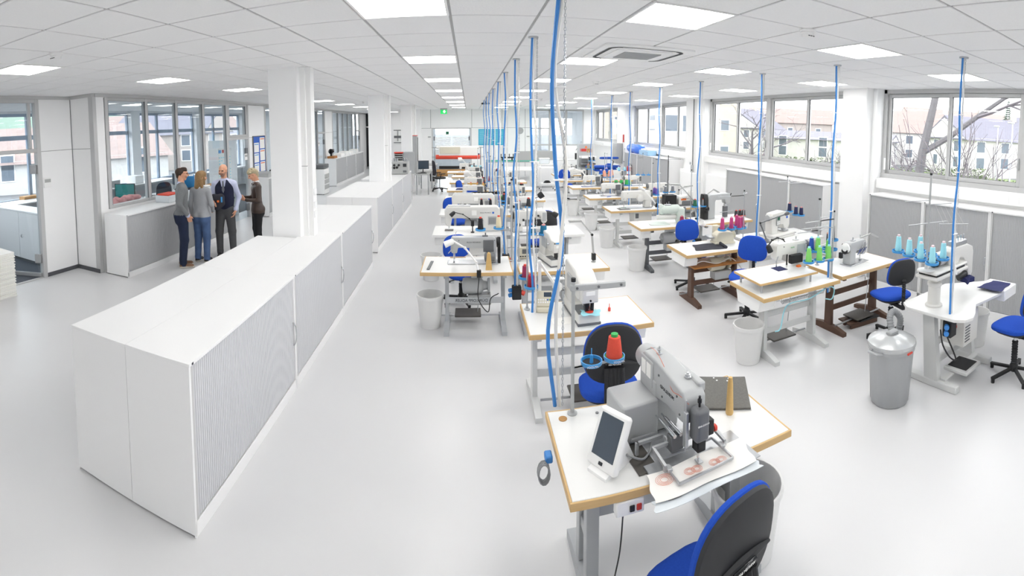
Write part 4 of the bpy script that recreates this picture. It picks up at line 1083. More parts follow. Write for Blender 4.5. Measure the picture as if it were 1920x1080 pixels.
def longarm(label, loc, rz, L=.9, hh=.40, body='mach', group='sewing machines'):
    t = thing('long_arm_machine', label, 'sewing machine', loc, rz, group); a, b = -L / 2, L / 2
    obj('arm', MB().prism([(a, 0), (a, hh - .05), (a + .05, hh), (b - .04, hh), (b, hh - .06), (b - .01, .12), (b - .05, .08), (b - .1, .08), (b - .12, hh - .19), (a + .30, hh - .19), (a + .27, hh - .22), (a + .27, 0)], -.09, .09, 'xz'), body, t, bev=.02, seg=3)
    obj('top_cover', MB().cb(b - .42, b - .05, -.07, .07, hh - .004, hh + .012, .006), 'machgrey', t)
    v = obj('fan_grille', MB().cb(a + .06, a + .2, .088, .096, .1, .24, .01), 'machgrey', t)
    for k in range(7): obj('grille_slot', MB().cb(a + .08 + k * .016, a + .086 + k * .016, .094, .099, .12, .22, .001), 'machdark', v)
    obj('needle_plate', MB().cb(b - .14, b + .0, -.06, .06, 0, .008, .002), 'plate', t)
    needle_set(t, b - .075, 0, .01, .12)
    obj('thread_guide', MB().tube([(b - .3, 0, hh), (b - .3, 0, hh + .05), (b - .26, 0, hh + .06)], .004, 5), 'chrome', t)
    obj('pulley_cover', MB().cb(a - .06, a + .005, -.08, .08, .05, hh - .02, .02), 'machgrey', t, bev=.01)
    text('DÜRKOPP ADLER', .022, 'ink', t, (a + .24, .091, hh - .1), (R_(90), 0, R_(180)), mirror=True)
    obj('badge', MB().cb(a + .1, a + .13, .09, .093, hh - .115, hh - .085, .002), 'inkblue', t)
    obj('type_plate', MB().cb(b - .52, b - .44, .09, .093, hh - .14, hh - .06, .002), 'paper', t)
    return t
longarm('long white machine body with round fan grille on the second aisle table', (.05, 7.52, TZ), R_(180))
longarm('long white machine body with red bobbin above it, third aisle table', (.08, 9.15, TZ), R_(180), .85, .36)
lamp('black clip lamp in front of the long white machine', [world(886, 418, 7.35), world(880, 410, 7.35), world(868, 402, 7.35), world(852, 398, 7.35)], 'black', head=(-.7, -.2, -.6), hr=.035, hl=.09, r=.006)
for k, (px, lab) in enumerate(((902.8, 'left'), (919.5, 'right'))):
    p = aty(px, 383, 8.95); cone('small black thread cone with red tip on the long white machine, %s one' % lab, p.x, 8.95, p.z - .02, 'black', .03, .12, .02, 'redplastic', 'thread cones')
    obj('prop', MB().cyl((p.x, 8.95, TZ), (p.x, 8.95, p.z - .02), .008, n=8), 'steel').parent = None
for o in [o for o in bpy.data.objects if o.name.startswith('prop')]:
    o.name = 'spool_post'; tag(o, 'thin steel post under the %s small black cone, long white machine' % ('left' if o.data.vertices[0].co.x < .35 else 'right'), 'spool post', 'spool posts')
p = aty(933, 371, 9.2)
t = thing('bobbin_rack', 'red thread bobbin lying on its bracket above the third aisle table', 'thread spool', (p.x, 9.2, TZ))
obj('bobbin', MB().lathe([(.03, -.07), (.045, -.065), (.045, -.03), (.042, -.028), (.045, -.02), (.045, .065), (.03, .07)], 18, (0, 0, p.z - TZ), (1, 0, 0)), 'th_red', t)
obj('flange', MB().cyl((.07, 0, p.z - TZ), (.085, 0, p.z - TZ), .05, n=18), 'th_green2', t); obj('post', MB().cyl((.09, 0, 0), (.09, 0, p.z - TZ), .008, n=8), 'steel', t)
bm_ = thing('perforated_bar', 'black perforated bar on a grey post behind the long white machines', 'bar', (.62, 9.3, TZ))
pa, pb = aty(884, 362, 9.3), aty(951, 361, 9.3)
obj('bar', MB().cb(pa.x - .62, pb.x - .62, -.01, .01, pa.z - TZ - .025, pa.z - TZ + .025, .003), 'black', bm_); obj('post', MB().cyl((.02, 0, 0), (.02, 0, 1.05), .014, n=10), 'machgrey', bm_)
for k in range(9): obj('hole', MB().cyl((pa.x - .58 + k * .07, -.0105, pa.z - TZ), (pa.x - .58 + k * .07, -.012, pa.z - TZ), .009, n=8), 'whiteplastic', bm_)
# generic machines further back
gen = flatbed('pale sewing machine on the fourth aisle table', (.1, 10.87, TZ), R_(180), .50, .31, .11, 'mach', 'machdark', beltcover=True, motor=True)
for k, y in ((4, 12.43), (5, 14.1), (6, 15.65)):
    dup(gen, (.12, y, TZ), R_(180), 'pale sewing machine on the %s aisle table' % ORD[k])
dup(gen, (-.1, 17.08, TZ), R_(180), 'pale sewing machine on the last aisle table before the fabric rack')
stand_px('thread stand with three tan cones over the fourth aisle table', .5, 10.9, 1.75, [(883, 354), (895, 354), (906, 354)], ['tan'] * 3, 'tan thread cone in a row of three', cone_kw=dict(r=.05, h_=.13, top=.022, cap='redplastic'))
stand_px('thread stand with two crimson cones over the fifth aisle table', .5, 12.45, 1.75, [(897, 343), (907, 343), (919, 341)], ['crimson'] * 3, 'crimson thread cone over the fifth aisle table', cone_kw=dict(r=.045, h_=.15, top=.034, cap='whiteplastic'))
stand_px('thread stand with tall plum cones over the sixth aisle table', .62, 14.1, 1.9, [(932, 334), (937, 336)], ['plum', 'plum'], 'tall plum thread cone with red tip', cone_kw=dict(r=.06, h_=.27, top=.04, cap='redplastic'), ys=[.1, 0])
stand_px('thread stand with empty blue dishes before the fabric rack', .3, 15.7, 1.7, [(885, 316), (893, 316), (901, 316)], ['aqua', 'aqua', 'aqua'], 'pale blue thread cone before the fabric rack', cone_kw=dict(r=.05, h_=.1, top=.03))
lamp('white curved task lamp at the sixth aisle table', [world(890, 342, 13.9), world(886, 330, 13.9), world(878, 322, 13.9)], head=(-.8, 0, -.2), hr=.06, hl=.17, r=.016, clamp=False)
lamp('white curved task lamp at the seventh aisle table', [world(880, 320, 15.4), world(873, 306, 15.4), world(866, 298, 15.4)], head=(-.8, 0, -.1), hr=.06, hl=.15, r=.016, clamp=False)
tag(cloth_sheet('folded_cloth', [(-.35, 12.25), (-.02, 12.25), (-.02, 12.52), (-.33, 12.52)], TZ, .012, 'navy', rip=.004), 'folded dark blue cloth on the fifth aisle table', 'cloth')
# ---------------- left row of the wide aisle
def bartacker(label, loc, rz, s=1.0, body='mach', group='sewing machines'):
    t = thing('bartack_machine', label, 'sewing machine', loc, rz, group); t.scale = (s, s, s)
    obj('base', MB().cb(-.10, .10, -.22, .30, 0, .10, .01), body, t, bev=.01); obj('base_foot', MB().cb(-.105, .105, -.225, .3, 0, .022, .004), 'machdark', t)
    obj('arm', MB().prism([(.30, .08), (.30, .42), (.26, .46), (-.06, .43), (-.17, .37), (-.19, .33), (-.19, .22), (-.12, .20), (.02, .23), (.06, .2), (.08, .08)], -.085, .085, 'yz'), body, t, bev=.018, seg=3)
    obj('face_box', MB().cb(-.075, .075, -.245, -.12, .20, .36, .01), body, t, bev=.008)
    obj('badge', MB().cb(-.045, .045, -.25, -.243, .325, .345, .002), 'dish', t); obj('name_plate', MB().cb(-.04, .04, -.25, -.243, .27, .305, .002), 'paper', t)
    for x, z in ((-.06, .335), (.06, .335), (0, .225)): obj('screw', MB().cyl((x, -.245, z), (x, -.252, z), .009, n=8), 'black', t)
    obj('presser_arm', MB().bar((-.03, -.2, .2), (-.02, -.19, .12), .03, .05).bar((.03, -.2, .2), (.03, -.19, .12), .02, .04), 'black', t)
    needle_set(t, 0, -.19, .105, .2)
    obj('dark_plate', MB().cb(-.095, .0, -.21, .0, .1, .106, .002), 'machdark', t)
    obj('side_plate', MB().cb(-.1, -.083, -.02, .16, .22, .36, .006), 'machgrey', t)
    obj('tension_knob', MB().lathe([(.012, 0), (.014, .02), (.008, .03)], 10, (-.085, -.1, .3), (-1, 0, 0)), 'chrome', t)
    obj('side_motor', MB().cyl((.085, .1, .28), (.13, .1, .28), .055, n=16), 'machgrey', t)
    return t
bartacker('white bartack machine stitching a red patch, behind the front unit', (1.0, 3.98, TZ), R_(3))
cl_ = cloth_sheet('stitched_patch', [(.93, 3.70), (1.08, 3.69), (1.12, 3.80), (.95, 3.84)], TZ + .108, .002, 'th_aqua', rip=.006); tag(cl_, 'mint fabric scrap with red patch under the bartack needle', 'fabric'); obj('red_patch', MB().cyl((1.01, 3.76, TZ + .122), (1.01, 3.76, TZ + .125), .035, n=14), 'redplastic', cl_)
bartacker('worn white bartack machine with dark grips on the third left-row table', (1.02, 5.62, TZ), R_(12), .88, 'mach')
cp = thing('keypad_console', 'beige keypad panel with small display on the table behind the front unit', 'control panel', (.68, 4.12, TZ), R_(-8))
M_ = Matrix.Translation((0, 0, .05)) @ Matrix.Rotation(R_(-25), 4, 'X')
obj('housing', MB().cb(-.075, .075, -.012, .03, 0, .14, .006).xf(M_), 'cream', cp); obj('display', MB().cb(-.005, .065, -.015, -.011, .085, .125, .001).xf(M_), 'screen', cp)
for k in range(12): obj('key', MB().cb(-.06 + (k % 6) * .021, -.046 + (k % 6) * .021, -.016, -.011, .03 + (k // 6) * .022, .044 + (k // 6) * .022, .001).xf(M_), 'whiteplastic' if k < 10 else ('inkblue' if k == 10 else 'th_green2'), cp)
obj('foot', MB().cb(-.07, .07, -.03, .07, 0, .05, .01), 'cream', cp)
cp2 = thing('keypad_console', 'beige keypad panel on the third left-row table', 'control panel', (.70, 5.83, TZ), 0)
obj('housing', MB().cb(-.08, .08, -.012, .05, 0, .15, .01), 'cream', cp2); obj('display', MB().cb(-.03, .06, -.016, -.011, .07, .13, .001), 'machdark', cp2)
for k in range(4): obj('key', MB().cb(-.06 + k * .03, -.04 + k * .03, -.016, -.011, .03, .045, .001), 'ink', cp2)
stand_px('thread stand with two wine-red cones beside the keypad panel', .53, 4.20, 1.75, [(985, 523), (996, 541)], ['wine', 'crimson'], 'wine-red thread cone on a blue dish', cone_kw=dict(r=.032, h_=.115, top=.028, cap='redplastic'), ys=[.1, -.02], col='machgrey')
lamp('white lamp hanging from a square post behind the front unit', [world(1012, 560, 4.3), world(1012, 492, 4.3), world(1040, 532, 4.25)], head=(.5, -.2, -.5), hr=.05, hl=.11, clamp=False, r=.012)
stand_px('thread stand with two teal cones on the third left-row table', .62, 5.75, 1.45, [(998, 440), (1019, 441)], ['teal', 'teal'], 'stubby teal thread cone', cone_kw=dict(r=.043, h_=.115, top=.038, cap='pinkcloth'), col='machgrey')
lamp('grey jointed lamp with flat head on the third left-row table', [world(1113, 480, 5.55), world(1110, 440, 5.55), world(1089, 414, 5.55)], 'lampgrey', head=(-1, 0, 0), hr=.07, hl=.15, tubehead=False, clamp=True)
tag(obj('paper_sheet', MB().cb(0, .2, 0, .14, 0, .0015, .0005), 'paper', None, (.72, 3.82, TZ), R_(5)), 'pale paper template beside the bartack machine', 'paper')
bk = flatbed('cream machine with black knobs on the fourth left-row table', (.98, 7.38, TZ), 0, .52, .34, .13, 'mach', 'machgrey', wheel='black', beltcover=True)
for x, z in ((.02, .27), (.06, .22), (.12, .26), (.0, .17), (.09, .18), (-.12, .2)): obj('black_knob', MB().lathe([(.016, 0), (.018, .01), (.012, .03)], 10, (x, -.065, z), (0, -1, 0)), 'black', bk)
lamp('black clip lamp standing out over the wide aisle', [world(995, 402, 7.35), world(1015, 398, 7.35), world(1036, 400, 7.3)], 'black', head=(.75, -.2, -.45), hr=.05, hl=.1, r=.006, clamp=False)
stand_px('thread stand with two grey cones on the fourth left-row table', .72, 7.7, 1.6, [(973, 394), (991, 390)], ['grey', 'charcoal'], 'grey thread cone with red tip', cone_kw=dict(r=.04, h_=.15, top=.03, cap='redplastic'))
gm = flatbed('white sewing machine with black lamp on the fifth left-row table', (1.05, 9.1, TZ), 0, .5, .3, .11, 'mach', 'machdark', motor=True)
for k, y in ((5, 10.75), (6, 12.45), (7, 14.15)): dup(gm, (1.05, y, TZ), 0, 'white sewing machine on the %s left-row table' % ORD[k])
lamp('black lamp head at the right end of the fifth left-row table', [world(1002, 372, 9.1), world(1010, 369, 9.1)], 'black', head=(.7, 0, .5), hr=.07, hl=.12, r=.008, clamp=False)
stand_px('thread stand with one black red-tipped cone on the sixth left-row table', .68, 10.8, 1.6, [(978, 361), (963, 361)], ['black', None], 'stout black thread cone with red tip over the left row', cone_kw=dict(r=.055, h_=.2, top=.045, cap='redplastic'))
stand_px('thread stand with small black cones in the middle of the left row', .66, 9.1, 1.7, [(945, 384), (944, 378)], ['charcoal', None], 'tall black thread cone with red tip beside the hanging hoses', cone_kw=dict(r=.045, h_=.2, top=.035, cap='redplastic'))
stand_px('thread stand with two plum cones on the seventh left-row table', .7, 12.5, 1.6, [(947, 347), (957, 347)], ['crimson', 'plum'], 'dark red thread cone on the seventh left-row table', cone_kw=dict(r=.045, h_=.13, top=.034, cap='redplastic'))
# ---------------- right row of the wide aisle
R1m = flatbed('white automatic sewing machine behind the green thread cones', (3.50, 4.20, TZ + .06), R_(180), .46, .34, .12, 'mach', 'machgrey', logo='PFAFF')
obj('pedestal', MB().cb(-.25, .25, -.09, .09, -.06, 0, .004), 'machgrey', R1m); obj('control_block', MB().cb(-.12, .06, .06, .12, .1, .2, .006), 'black', R1m); obj('orange_valve', MB().cyl((-.02, .13, .06), (-.07, .13, .06), .022, n=10), 'orange', R1m)
obj('dark_insert', MB().cb(.13, .27, -.0, .15, .058, .061, .001), 'navy', R1m)
dsh = [(1516, 494), (1535.7, 491.5), (1553, 488.7), (1533, 473), (1552, 477), (1521, 473)]
stand_px('thread stand crowded with green cones on the nearest right-row table', 3.83, 3.80, 1.56, dsh, ['green'] * 5 + ['blue'], 'green thread cone on the nearest right-row stand', cone_kw=dict(r=.036, h_=.165, top=.024, cap='th_aqua'), ys=[0, .02, .04, .22, .2, .3],
         bars=[((-.45, .0), (0, 0), .70), ((-.4, .12), (.02, .1), .60)], col='machgrey')
lamp('black gooseneck lamp arched over the white automatic machine', [world(1476, 470, 4.2), world(1475, 458, 4.2), world(1468, 449, 4.2), world(1458, 446, 4.2), world(1448, 450, 4.2), world(1440, 461, 4.2)], 'black', head=(.35, -.1, -.8), hr=.035, hl=.09, r=.006, clamp=False)
hb = thing('spiral_hose', 'grey spiral hose bundle hanging under the nearest right-row table edge', 'hose', (2.95, 3.78, .66))
m = MB(); n = 240; m.tube([(.12 + .62 * i / n, .018 * math.cos(i * .8), .018 * math.sin(i * .8)) for i in range(n)], .004, 4); obj('coil', m, 'steel', hb)
obj('air_line', MB().tube(bez([(.05, 0, -.3), (.12, 0, -.28), (.2, 0, -.05), (.5, -.02, -.03), (.8, 0, .03), (.93, .02, -.02), (.9, .02, -.13), (.78, 0, -.1)], 8), .007, 6), 'th_aqua', hb)
for x in (.12, .74): obj('hook', MB().cyl((x, 0, 0), (x, 0, .08), .004, n=5), 'steel', hb)
def serger(label, loc, rz, col='cream', dark='machdark', s=1.0, group='sewing machines', accent=None):
    t = thing('overlock_machine', label, 'sewing machine', loc, rz, group); t.scale = (s, s, s)
    obj('body', MB().prism([(-.15, 0), (-.15, .12), (-.12, .17), (.02, .19), (.10, .18), (.14, .13), (.15, .05), (.15, 0)], -.09, .09, 'xz'), col, t, bev=.02, seg=3)
    obj('base', MB().cb(-.17, .16, -.1, .1, 0, .03, .006), dark, t)
    obj('front_cover', MB().cb(-.08, .12, -.105, -.085, .02, .09, .008), dark, t)
    obj('head', MB().cb(.04, .13, -.11, -.05, .12, .26, .012), col, t, bev=.01)
    obj('cloth_plate', MB().cb(.08, .22, -.16, .02, .09, .1, .004), 'steel', t)
    obj('handwheel', MB().lathe([(.02, 0), (.05, .005), (.05, .03), (.02, .04)], 18, (-.17, 0, .11), (-1, 0, 0)), dark, t)
    for k in range(3): obj('tension_knob', MB().lathe([(.012, 0), (.014, .015), (.007, .03)], 10, (-.06 + k * .04, -.09, .14), (0, -1, 0)), 'chrome', t)
    obj('presser_bar', MB().cyl((.09, -.08, .1), (.09, -.08, .14), .006, n=8), 'chrome', t)
    obj('guide_post', MB().tube([(-.05, 0, .18), (-.05, 0, .25), (.04, 0, .26)], .004, 5), 'chrome', t)
    if accent: obj('accent_plate', MB().cb(-.1, -.0, -.094, -.088, .1, .13, .002), accent, t)
    return t
serger('small cream overlock machine beside the magenta threads', (3.60, 5.88, TZ), R_(175), 'cream', 'cream')
cs = cloth_sheet('dark_cloth', [(3.02, 5.62), (3.45, 5.56), (3.52, 5.88), (3.12, 5.92)], TZ + .001, .004, 'darkcloth', rip=.003); tag(cs, 'dark striped cloth spread on the cream table', 'cloth')
tag(obj('cloth_roll', MB().cyl((3.47, 5.56, TZ + .02), (3.53, 5.9, TZ + .02), .022, n=12), 'darkcloth'), 'rolled end of dark cloth with wine-red edge on the cream table', 'cloth roll')
stand_px('thread stand with five magenta cones over the cream table', 3.86, 5.72, 1.56, [(1354, 433), (1371, 431), (1386, 430), (1381, 426), (1392, 429)], ['magenta'] * 5, 'tall magenta thread cone', cone_kw=dict(r=.034, h_=.17, top=.024, cap='magentatip'), ys=[-.05, -.02, 0, .15, .18],
         bars=[((-.45, 0), (0, 0), .72), ((-.02, 0), (.12, .1), .74)]) if mat('magentatip', 'd88fb0', .6) else None
m = MB().tube(bez([world(1283, 492, 5.6), world(1300, 496, 5.6), world(1318, 490, 5.6), world(1345, 494, 5.6), world(1370, 484, 5.6), world(1388, 500, 5.6), world(1396, 520, 5.7), world(1394, 540, 5.75)], 6), .007, 5)
tag(obj('cable_bundle', m, 'cablewhite'), 'white cords looping under the cream table', 'cord')
def cylarm(label, loc, rz, col='machgreen', group='sewing machines'):
    t = thing('cylinder_arm_machine', label, 'sewing machine', loc, rz, group)
    obj('column', MB().cb(-.18, -.04, -.09, .09, 0, .27, .02), col, t, bev=.012); obj('arm', MB().lathe([(.06, 0), (.085, .03), (.085, .26), (.07, .34), (.04, .36)], 18, (-.1, 0, .24), (1, 0, 0)), col, t)
    obj('cylinder_bed', MB().cyl((-.1, 0, .10), (.32, 0, .10), .045, n=16), 'mach', t); obj('head', MB().cb(.19, .27, -.05, .05, .15, .33, .02), col, t, bev=.012)
    needle_set(t, .23, 0, .145, .2); obj('handwheel', MB().lathe([(.02, 0), (.06, .005), (.06, .03), (.02, .04)], 18, (-.18, 0, .22), (-1, 0, 0)), 'machdark', t)
    obj('guide_pins', MB().cyl((.1, 0, .3), (.1, 0, .38), .005, n=6).cyl((.14, 0, .3), (.14, 0, .36), .005, n=6).cb(.06, .18, -.04, .04, .3, .33, .006), 'steel', t)
    return t
cylarm('pale green cylinder-arm machine on the dark grey table', (3.55, 7.48, TZ), R_(170))
p = at(1284, 415, TZ + .02)
d_ = thing('spool_dish', 'blue spool dish standing on the dark grey table', 'spool dish', (3.62, 7.30, TZ)); dish(d_, 0, 0, .0, .075, False)
cone('single wine-red thread cone on the dark grey table', 3.62, 7.30, TZ + .01, 'wine', .045, .13, .03, 'pinkcloth', 'thread cones')
cc = cloth_sheet('pale_cloth', [(3.05, 7.35), (3.4, 7.3), (3.42, 7.6), (3.1, 7.62)], TZ + .001, .003, 'machgreen', rip=.004); tag(cc, 'pale green cloth lying on the dark grey table', 'cloth')
lamp('grey jointed lamp with flat head over the pale green machine', [world(1306, 412, 7.6), world(1302, 378, 7.6), world(1274, 346, 7.6)], 'lampgrey', head=(-1, 0, .05), hr=.08, hl=.2, tubehead=False)
lamp('short white swivel lamp reaching over the blue chair of the cream table', [world(1352, 424, 6.3), world(1320, 422, 6.3)], 'lampwhite', head=(-.6, -.1, .5), hr=.05, hl=.09, clamp=False)
stand_px('thread stand with a dark green and a grey cone', 3.92, 7.55, 1.7, [(1303, 389), (1319, 388)], ['dgreen', 'grey'], 'thread cone between the hanging hose and the post-bed machine', cone_kw=dict(r=.04, h_=.13, top=.03, cap='redplastic'))
big = flatbed('bulky white sewing machine on the fourth right-row table', (3.42, 9.08, TZ), R_(180), .62, .36, .14, 'mach', 'mach')
obj('round_motor', MB().lathe([(.02, 0), (.07, .004), (.075, .03), (.07, .09), (.02, .1)], 18, (-.05, .07, .22), (0, 1, 0)), 'mach', big)
tag(obj('dark_plate', MB().cb(-.12, .12, -.1, .1, 0, .006, .002), 'plate', None, (3.12, 9.0, TZ)), 'dark slotted metal plate under the needle of the bulky white machine', 'plate')
stand_px('thread stand with two purple cones on the fourth right-row table', 3.80, 9.1, 1.7, [(1227, 365), (1232, 367)], ['purple', 'purple'], 'purple thread cone', cone_kw=dict(r=.04, h_=.14, top=.028, cap='pinkcloth'), ys=[.05, -.05])
lamp('white tube lamp clamped to the fourth right-row table', [world(1231, 384, 8.82), world(1222, 372, 8.85), world(1208, 357, 8.9)], head=(-.7, 0, .45), hr=.035, hl=.16, r=.016)
for k, y in ((4, 10.8), (5, 12.62), (6, 14.3)):
    dup(gen, (3.42, y, TZ), R_(180), 'pale sewing machine on the %s right-row table' % ORD[k])
stand_px('thread stand with four bright green cones on the fifth right-row table', 3.75, 10.85, 1.6, [(1155, 349), (1165, 348.5), (1175, 348), (1180, 348.5)], ['green2'] * 4, 'bright green thread cone further back', cone_kw=dict(r=.05, h_=.14, top=.038, cap='pinkcloth'), ys=[0, 0, 0, .15])
stand_px('thread stand with pink cones on the sixth right-row table', 3.8, 12.65, 1.7, [(1133, 333), (1143, 333), (1147, 331)], ['pink'] * 3, 'pale pink thread cone', cone_kw=dict(r=.055, h_=.19, top=.035, cap='whiteplastic'), ys=[0, 0, .25])
stand_px('thread stand with two olive cones on the seventh right-row table', 3.75, 14.3, 1.7, [(1103, 318), (1111, 318)], ['olive', 'olive'], 'olive thread cone', cone_kw=dict(r=.055, h_=.15, top=.045, cap='th_orange'))
stand_px('thread stand with two dark cones at the end of the right row', 3.9, 15.9, 1.9, [(1106, 302), (1112.5, 302)], ['charcoal', 'charcoal'], 'dark thread cone at the end of the right row', z=TZ, cone_kw=dict(r=.05, h_=.14, top=.04, cap='whiteplastic'))
lamp('white arm lamp at the seventh right-row table', [world(1102, 336, 14.1), world(1092, 322, 14.1), world(1076, 315, 14.1)], head=(-.8, 0, -.3), hr=.05, hl=.2, r=.02)
for k, (a, y) in enumerate((((3.1, 12.5), 0), ((3.15, 14.25), 0))):
    tag(cloth_sheet('blue_patch', [a, (a[0] + .3, a[1]), (a[0] + .33, a[1] + .2), (a[0] + .02, a[1] + .2)], TZ, .003, 'bluecloth', rip=.003), 'blue cloth patch on the %s right-row table' % ORD[5 + k], 'cloth')
tag(obj('blue_pen', MB().cyl((3.25, 10.6, TZ + .006), (3.38, 10.68, TZ + .006), .006, n=8), 'inkblue'), 'blue pen lying on the fifth right-row table', 'pen')
# extra end table under the dark cones
table('white sewing table at the far end of the right row, before the ironing board', 2.9, 15.6, 1.1, .65, 'legwhite', 'beech', motor='machgrey', group='sewing tables', inset=(.24, .14))
dup(gen, (3.45, 15.95, TZ), R_(180), 'pale sewing machine on the far end table of the right row')
# ---------------- window row
s2 = flatbed('grey two-tone lockstitch machine with many levers on the brown-legged table', (4.52, 4.08, TZ), R_(8), .36, .30, .12, 'machgrey', 'steel', wheel='whiteplastic', knobs=False)
obj('motor_hub', MB().cyl((-.19, 0, .2), (-.23, 0, .2), .045, n=16), 'black', s2)
for k in range(4): obj('lever', MB().bar((-.02 + k * .05, -.065, .12 + .03 * (k % 2)), (.01 + k * .05, -.085, .2), .014, .008), 'chrome', s2)
tag(cloth_sheet('pattern_paper', [(4.68, 3.92), (4.9, 3.95), (4.86, 4.12), (4.66, 4.08)], TZ, .001, 'paper', rip=.003), 'white paper sheet under the levered machine', 'paper')
lamp('grey lamp with long thin arm on the brown-legged table', [world(1577, 478, 4.35), world(1581, 459, 4.35), world(1632, 438, 4.3)], 'lampgrey', head=(.7, -.3, -.35), hr=.07, hl=.16, tubehead=False)
stand_px('grey thread stand with dark spindle cones on the brown-legged table', 4.06, 4.30, 1.62, [(1563, 452), (1561, 470), (1550, 468)], ['charcoal', 'charcoal', 'charcoal'], 'thin charcoal thread spindle with orange tip', cone_kw=dict(r=.014, h_=.2, top=.008, cap='orange'), ys=[.12, 0, 0],
         bars=[((.0, .0), (.3, .05), .60), ((-.35, 0), (.1, 0), .45)], col='machgrey', r=.012)
pd = thing('foot_pedal', 'brown treadle with black pad under the brown-legged table', 'pedal', (4.62, 3.95, 0), R_(-8))
obj('pad', MB().cb(-.17, .17, -.13, .13, .07, .09, .006), 'black', pd); obj('treadle_frame', MB().cb(-.34, .2, -.02, .02, .03, .06, .004).cb(-.34, -.2, -.12, .12, .06, .08, .004), 'legbrown', pd); obj('feet', MB().box(-.3, .15, -.1, -.08, 0, .07), 'legbrown', pd)
# buttonhole machine
b3 = thing('buttonhole_machine', 'white buttonhole machine on a wide flat base, third window-row table', 'sewing machine', (4.62, 5.83, TZ), R_(14))
obj('base', MB().prism([(-.30, -.14), (.26, -.14), (.30, -.1), (.30, .12), (.26, .16), (-.30, .16)], 0, .075, 'xy'), 'mach', b3, bev=.015, seg=3); obj('base_groove', MB().box(-.302, .302, -.142, .162, .04, .044), 'machdark', b3)
obj('arm', MB().prism([(-.26, .07), (-.27, .36), (-.24, .40), (.02, .42), (.17, .38), (.2, .35), (.2, .18), (.17, .13), (.07, .13), (.03, .2), (-.1, .22), (-.12, .07)], -.07, .07, 'xz'), 'mach', b3, bev=.016, seg=3)
obj('display_panel', MB().cb(-.16, -.06, -.082, -.068, .2, .36, .006), 'machgrey', b3); obj('display', MB().cb(-.14, -.08, -.085, -.08, .29, .345, .001), 'th_dgreen', b3)
for k in range(6): obj('key', MB().cb(-.145 + (k % 3) * .025, -.128 + (k % 3) * .025, -.086, -.08, .22 + (k // 3) * .03, .24 + (k // 3) * .03, .001), 'whiteplastic', b3)
obj('badge', MB().cb(.10, .14, -.074, -.069, .29, .33, .002), 'inkblue', b3); obj('handwheel', MB().lathe([(.02, 0), (.05, .004), (.05, .025), (.02, .035)], 18, (-.27, 0, .33), (-1, 0, 0)), 'machgrey', b3)
needle_set(b3, .12, 0, .08, .14); obj('clamp_feet', MB().cb(.06, .18, -.07, .07, .08, .1, .006).cb(.07, .1, -.06, -.02, .1, .15, .004).cb(.14, .17, .02, .06, .1, .15, .004), 'steel', b3)
stand_px('thread stand with navy cones behind the buttonhole machine', 4.95, 6.05, 1.7, [(1480, 398), (1492, 404), (1502, 405.5)], ['navy'] * 3, 'navy thread cone behind the buttonhole machine', cone_kw=dict(r=.036, h_=.14, top=.03, cap='pinkcloth'), ys=[0, .05, 0], bars=[((-.2, 0), (.2, .0), .85), ((.15, 0), (.45, -.1), .82)])
lamp('dark jointed lamp beside the buttonhole machine', [world(1437, 449, 5.6), world(1425, 418, 5.6), world(1472, 402, 5.6)], 'machdark', head=(.9, 0, .25), hr=.03, hl=.07, clamp=False); 
tag(obj('lamp_foot', MB().lathe([(.06, 0), (.058, .02), (.03, .05), (.01, .06)], 16), 'machdark', None, (aty(1437, 449, 5.6).x, 5.6, TZ)), 'dome foot of the dark jointed lamp', 'lamp foot')
# post-bed machine
pb_ = thing('post_bed_machine', 'tall grey post-bed machine with black side cover', 'sewing machine', (4.5, 7.6, TZ), R_(4))
obj('arm', MB().prism([(-.24, 0), (-.24, .42), (-.2, .46), (.2, .47), (.27, .45), (.28, .30), (.24, .26), (.17, .27), (.15, .35), (-.06, .35), (-.08, .31), (-.08, 0)], -.07, .07, 'xz'), 'machgrey', pb_, bev=.014, seg=3)
obj('black_cover', MB().prism([(-.09, .0), (.09, 0), (.085, .36), (.06, .47), (-.05, .47), (-.085, .36)], -.33, -.24, 'yz'), 'black', pb_, bev=.014); obj('handwheel', MB().lathe([(.02, 0), (.05, .004), (.05, .02), (.02, .03)], 18, (-.28, -.08, .2), (0, -1, 0)), 'blackshine', pb_)
obj('post', MB().cb(.16, .24, -.04, .04, 0, .21, .006), 'machdark', pb_); needle_set(pb_, .21, 0, .215, .28); obj('front_lever', MB().bar((.26, -.02, .32), (.30, -.05, .46), .03, .02), 'black', pb_); obj('roller_foot', MB().cyl((.16, -.03, .24), (.2, -.03, .24), .03, n=14), 'steel', pb_)
obj('knee_rods', MB().bar((.0, -.12, .12), (.3, -.12, .13), .012, .012), 'steel', pb_)
for k in range(3): cone('black thread cone with red base beside the post-bed machine, %s from the left' % ORD[k], 4.9 + k * .085, 7.52, TZ + .012, 'charcoal', .036, .11, .03, 'redplastic', 'thread cones', base='redplastic')
lamp('grey jointed lamp behind the post-bed machine', [world(1317, 388, 7.75), world(1317, 371, 7.75), world(1338, 355, 7.75)], 'lampgrey', head=(.8, 0, -.45), hr=.06, hl=.2, tubehead=False, clamp=False)
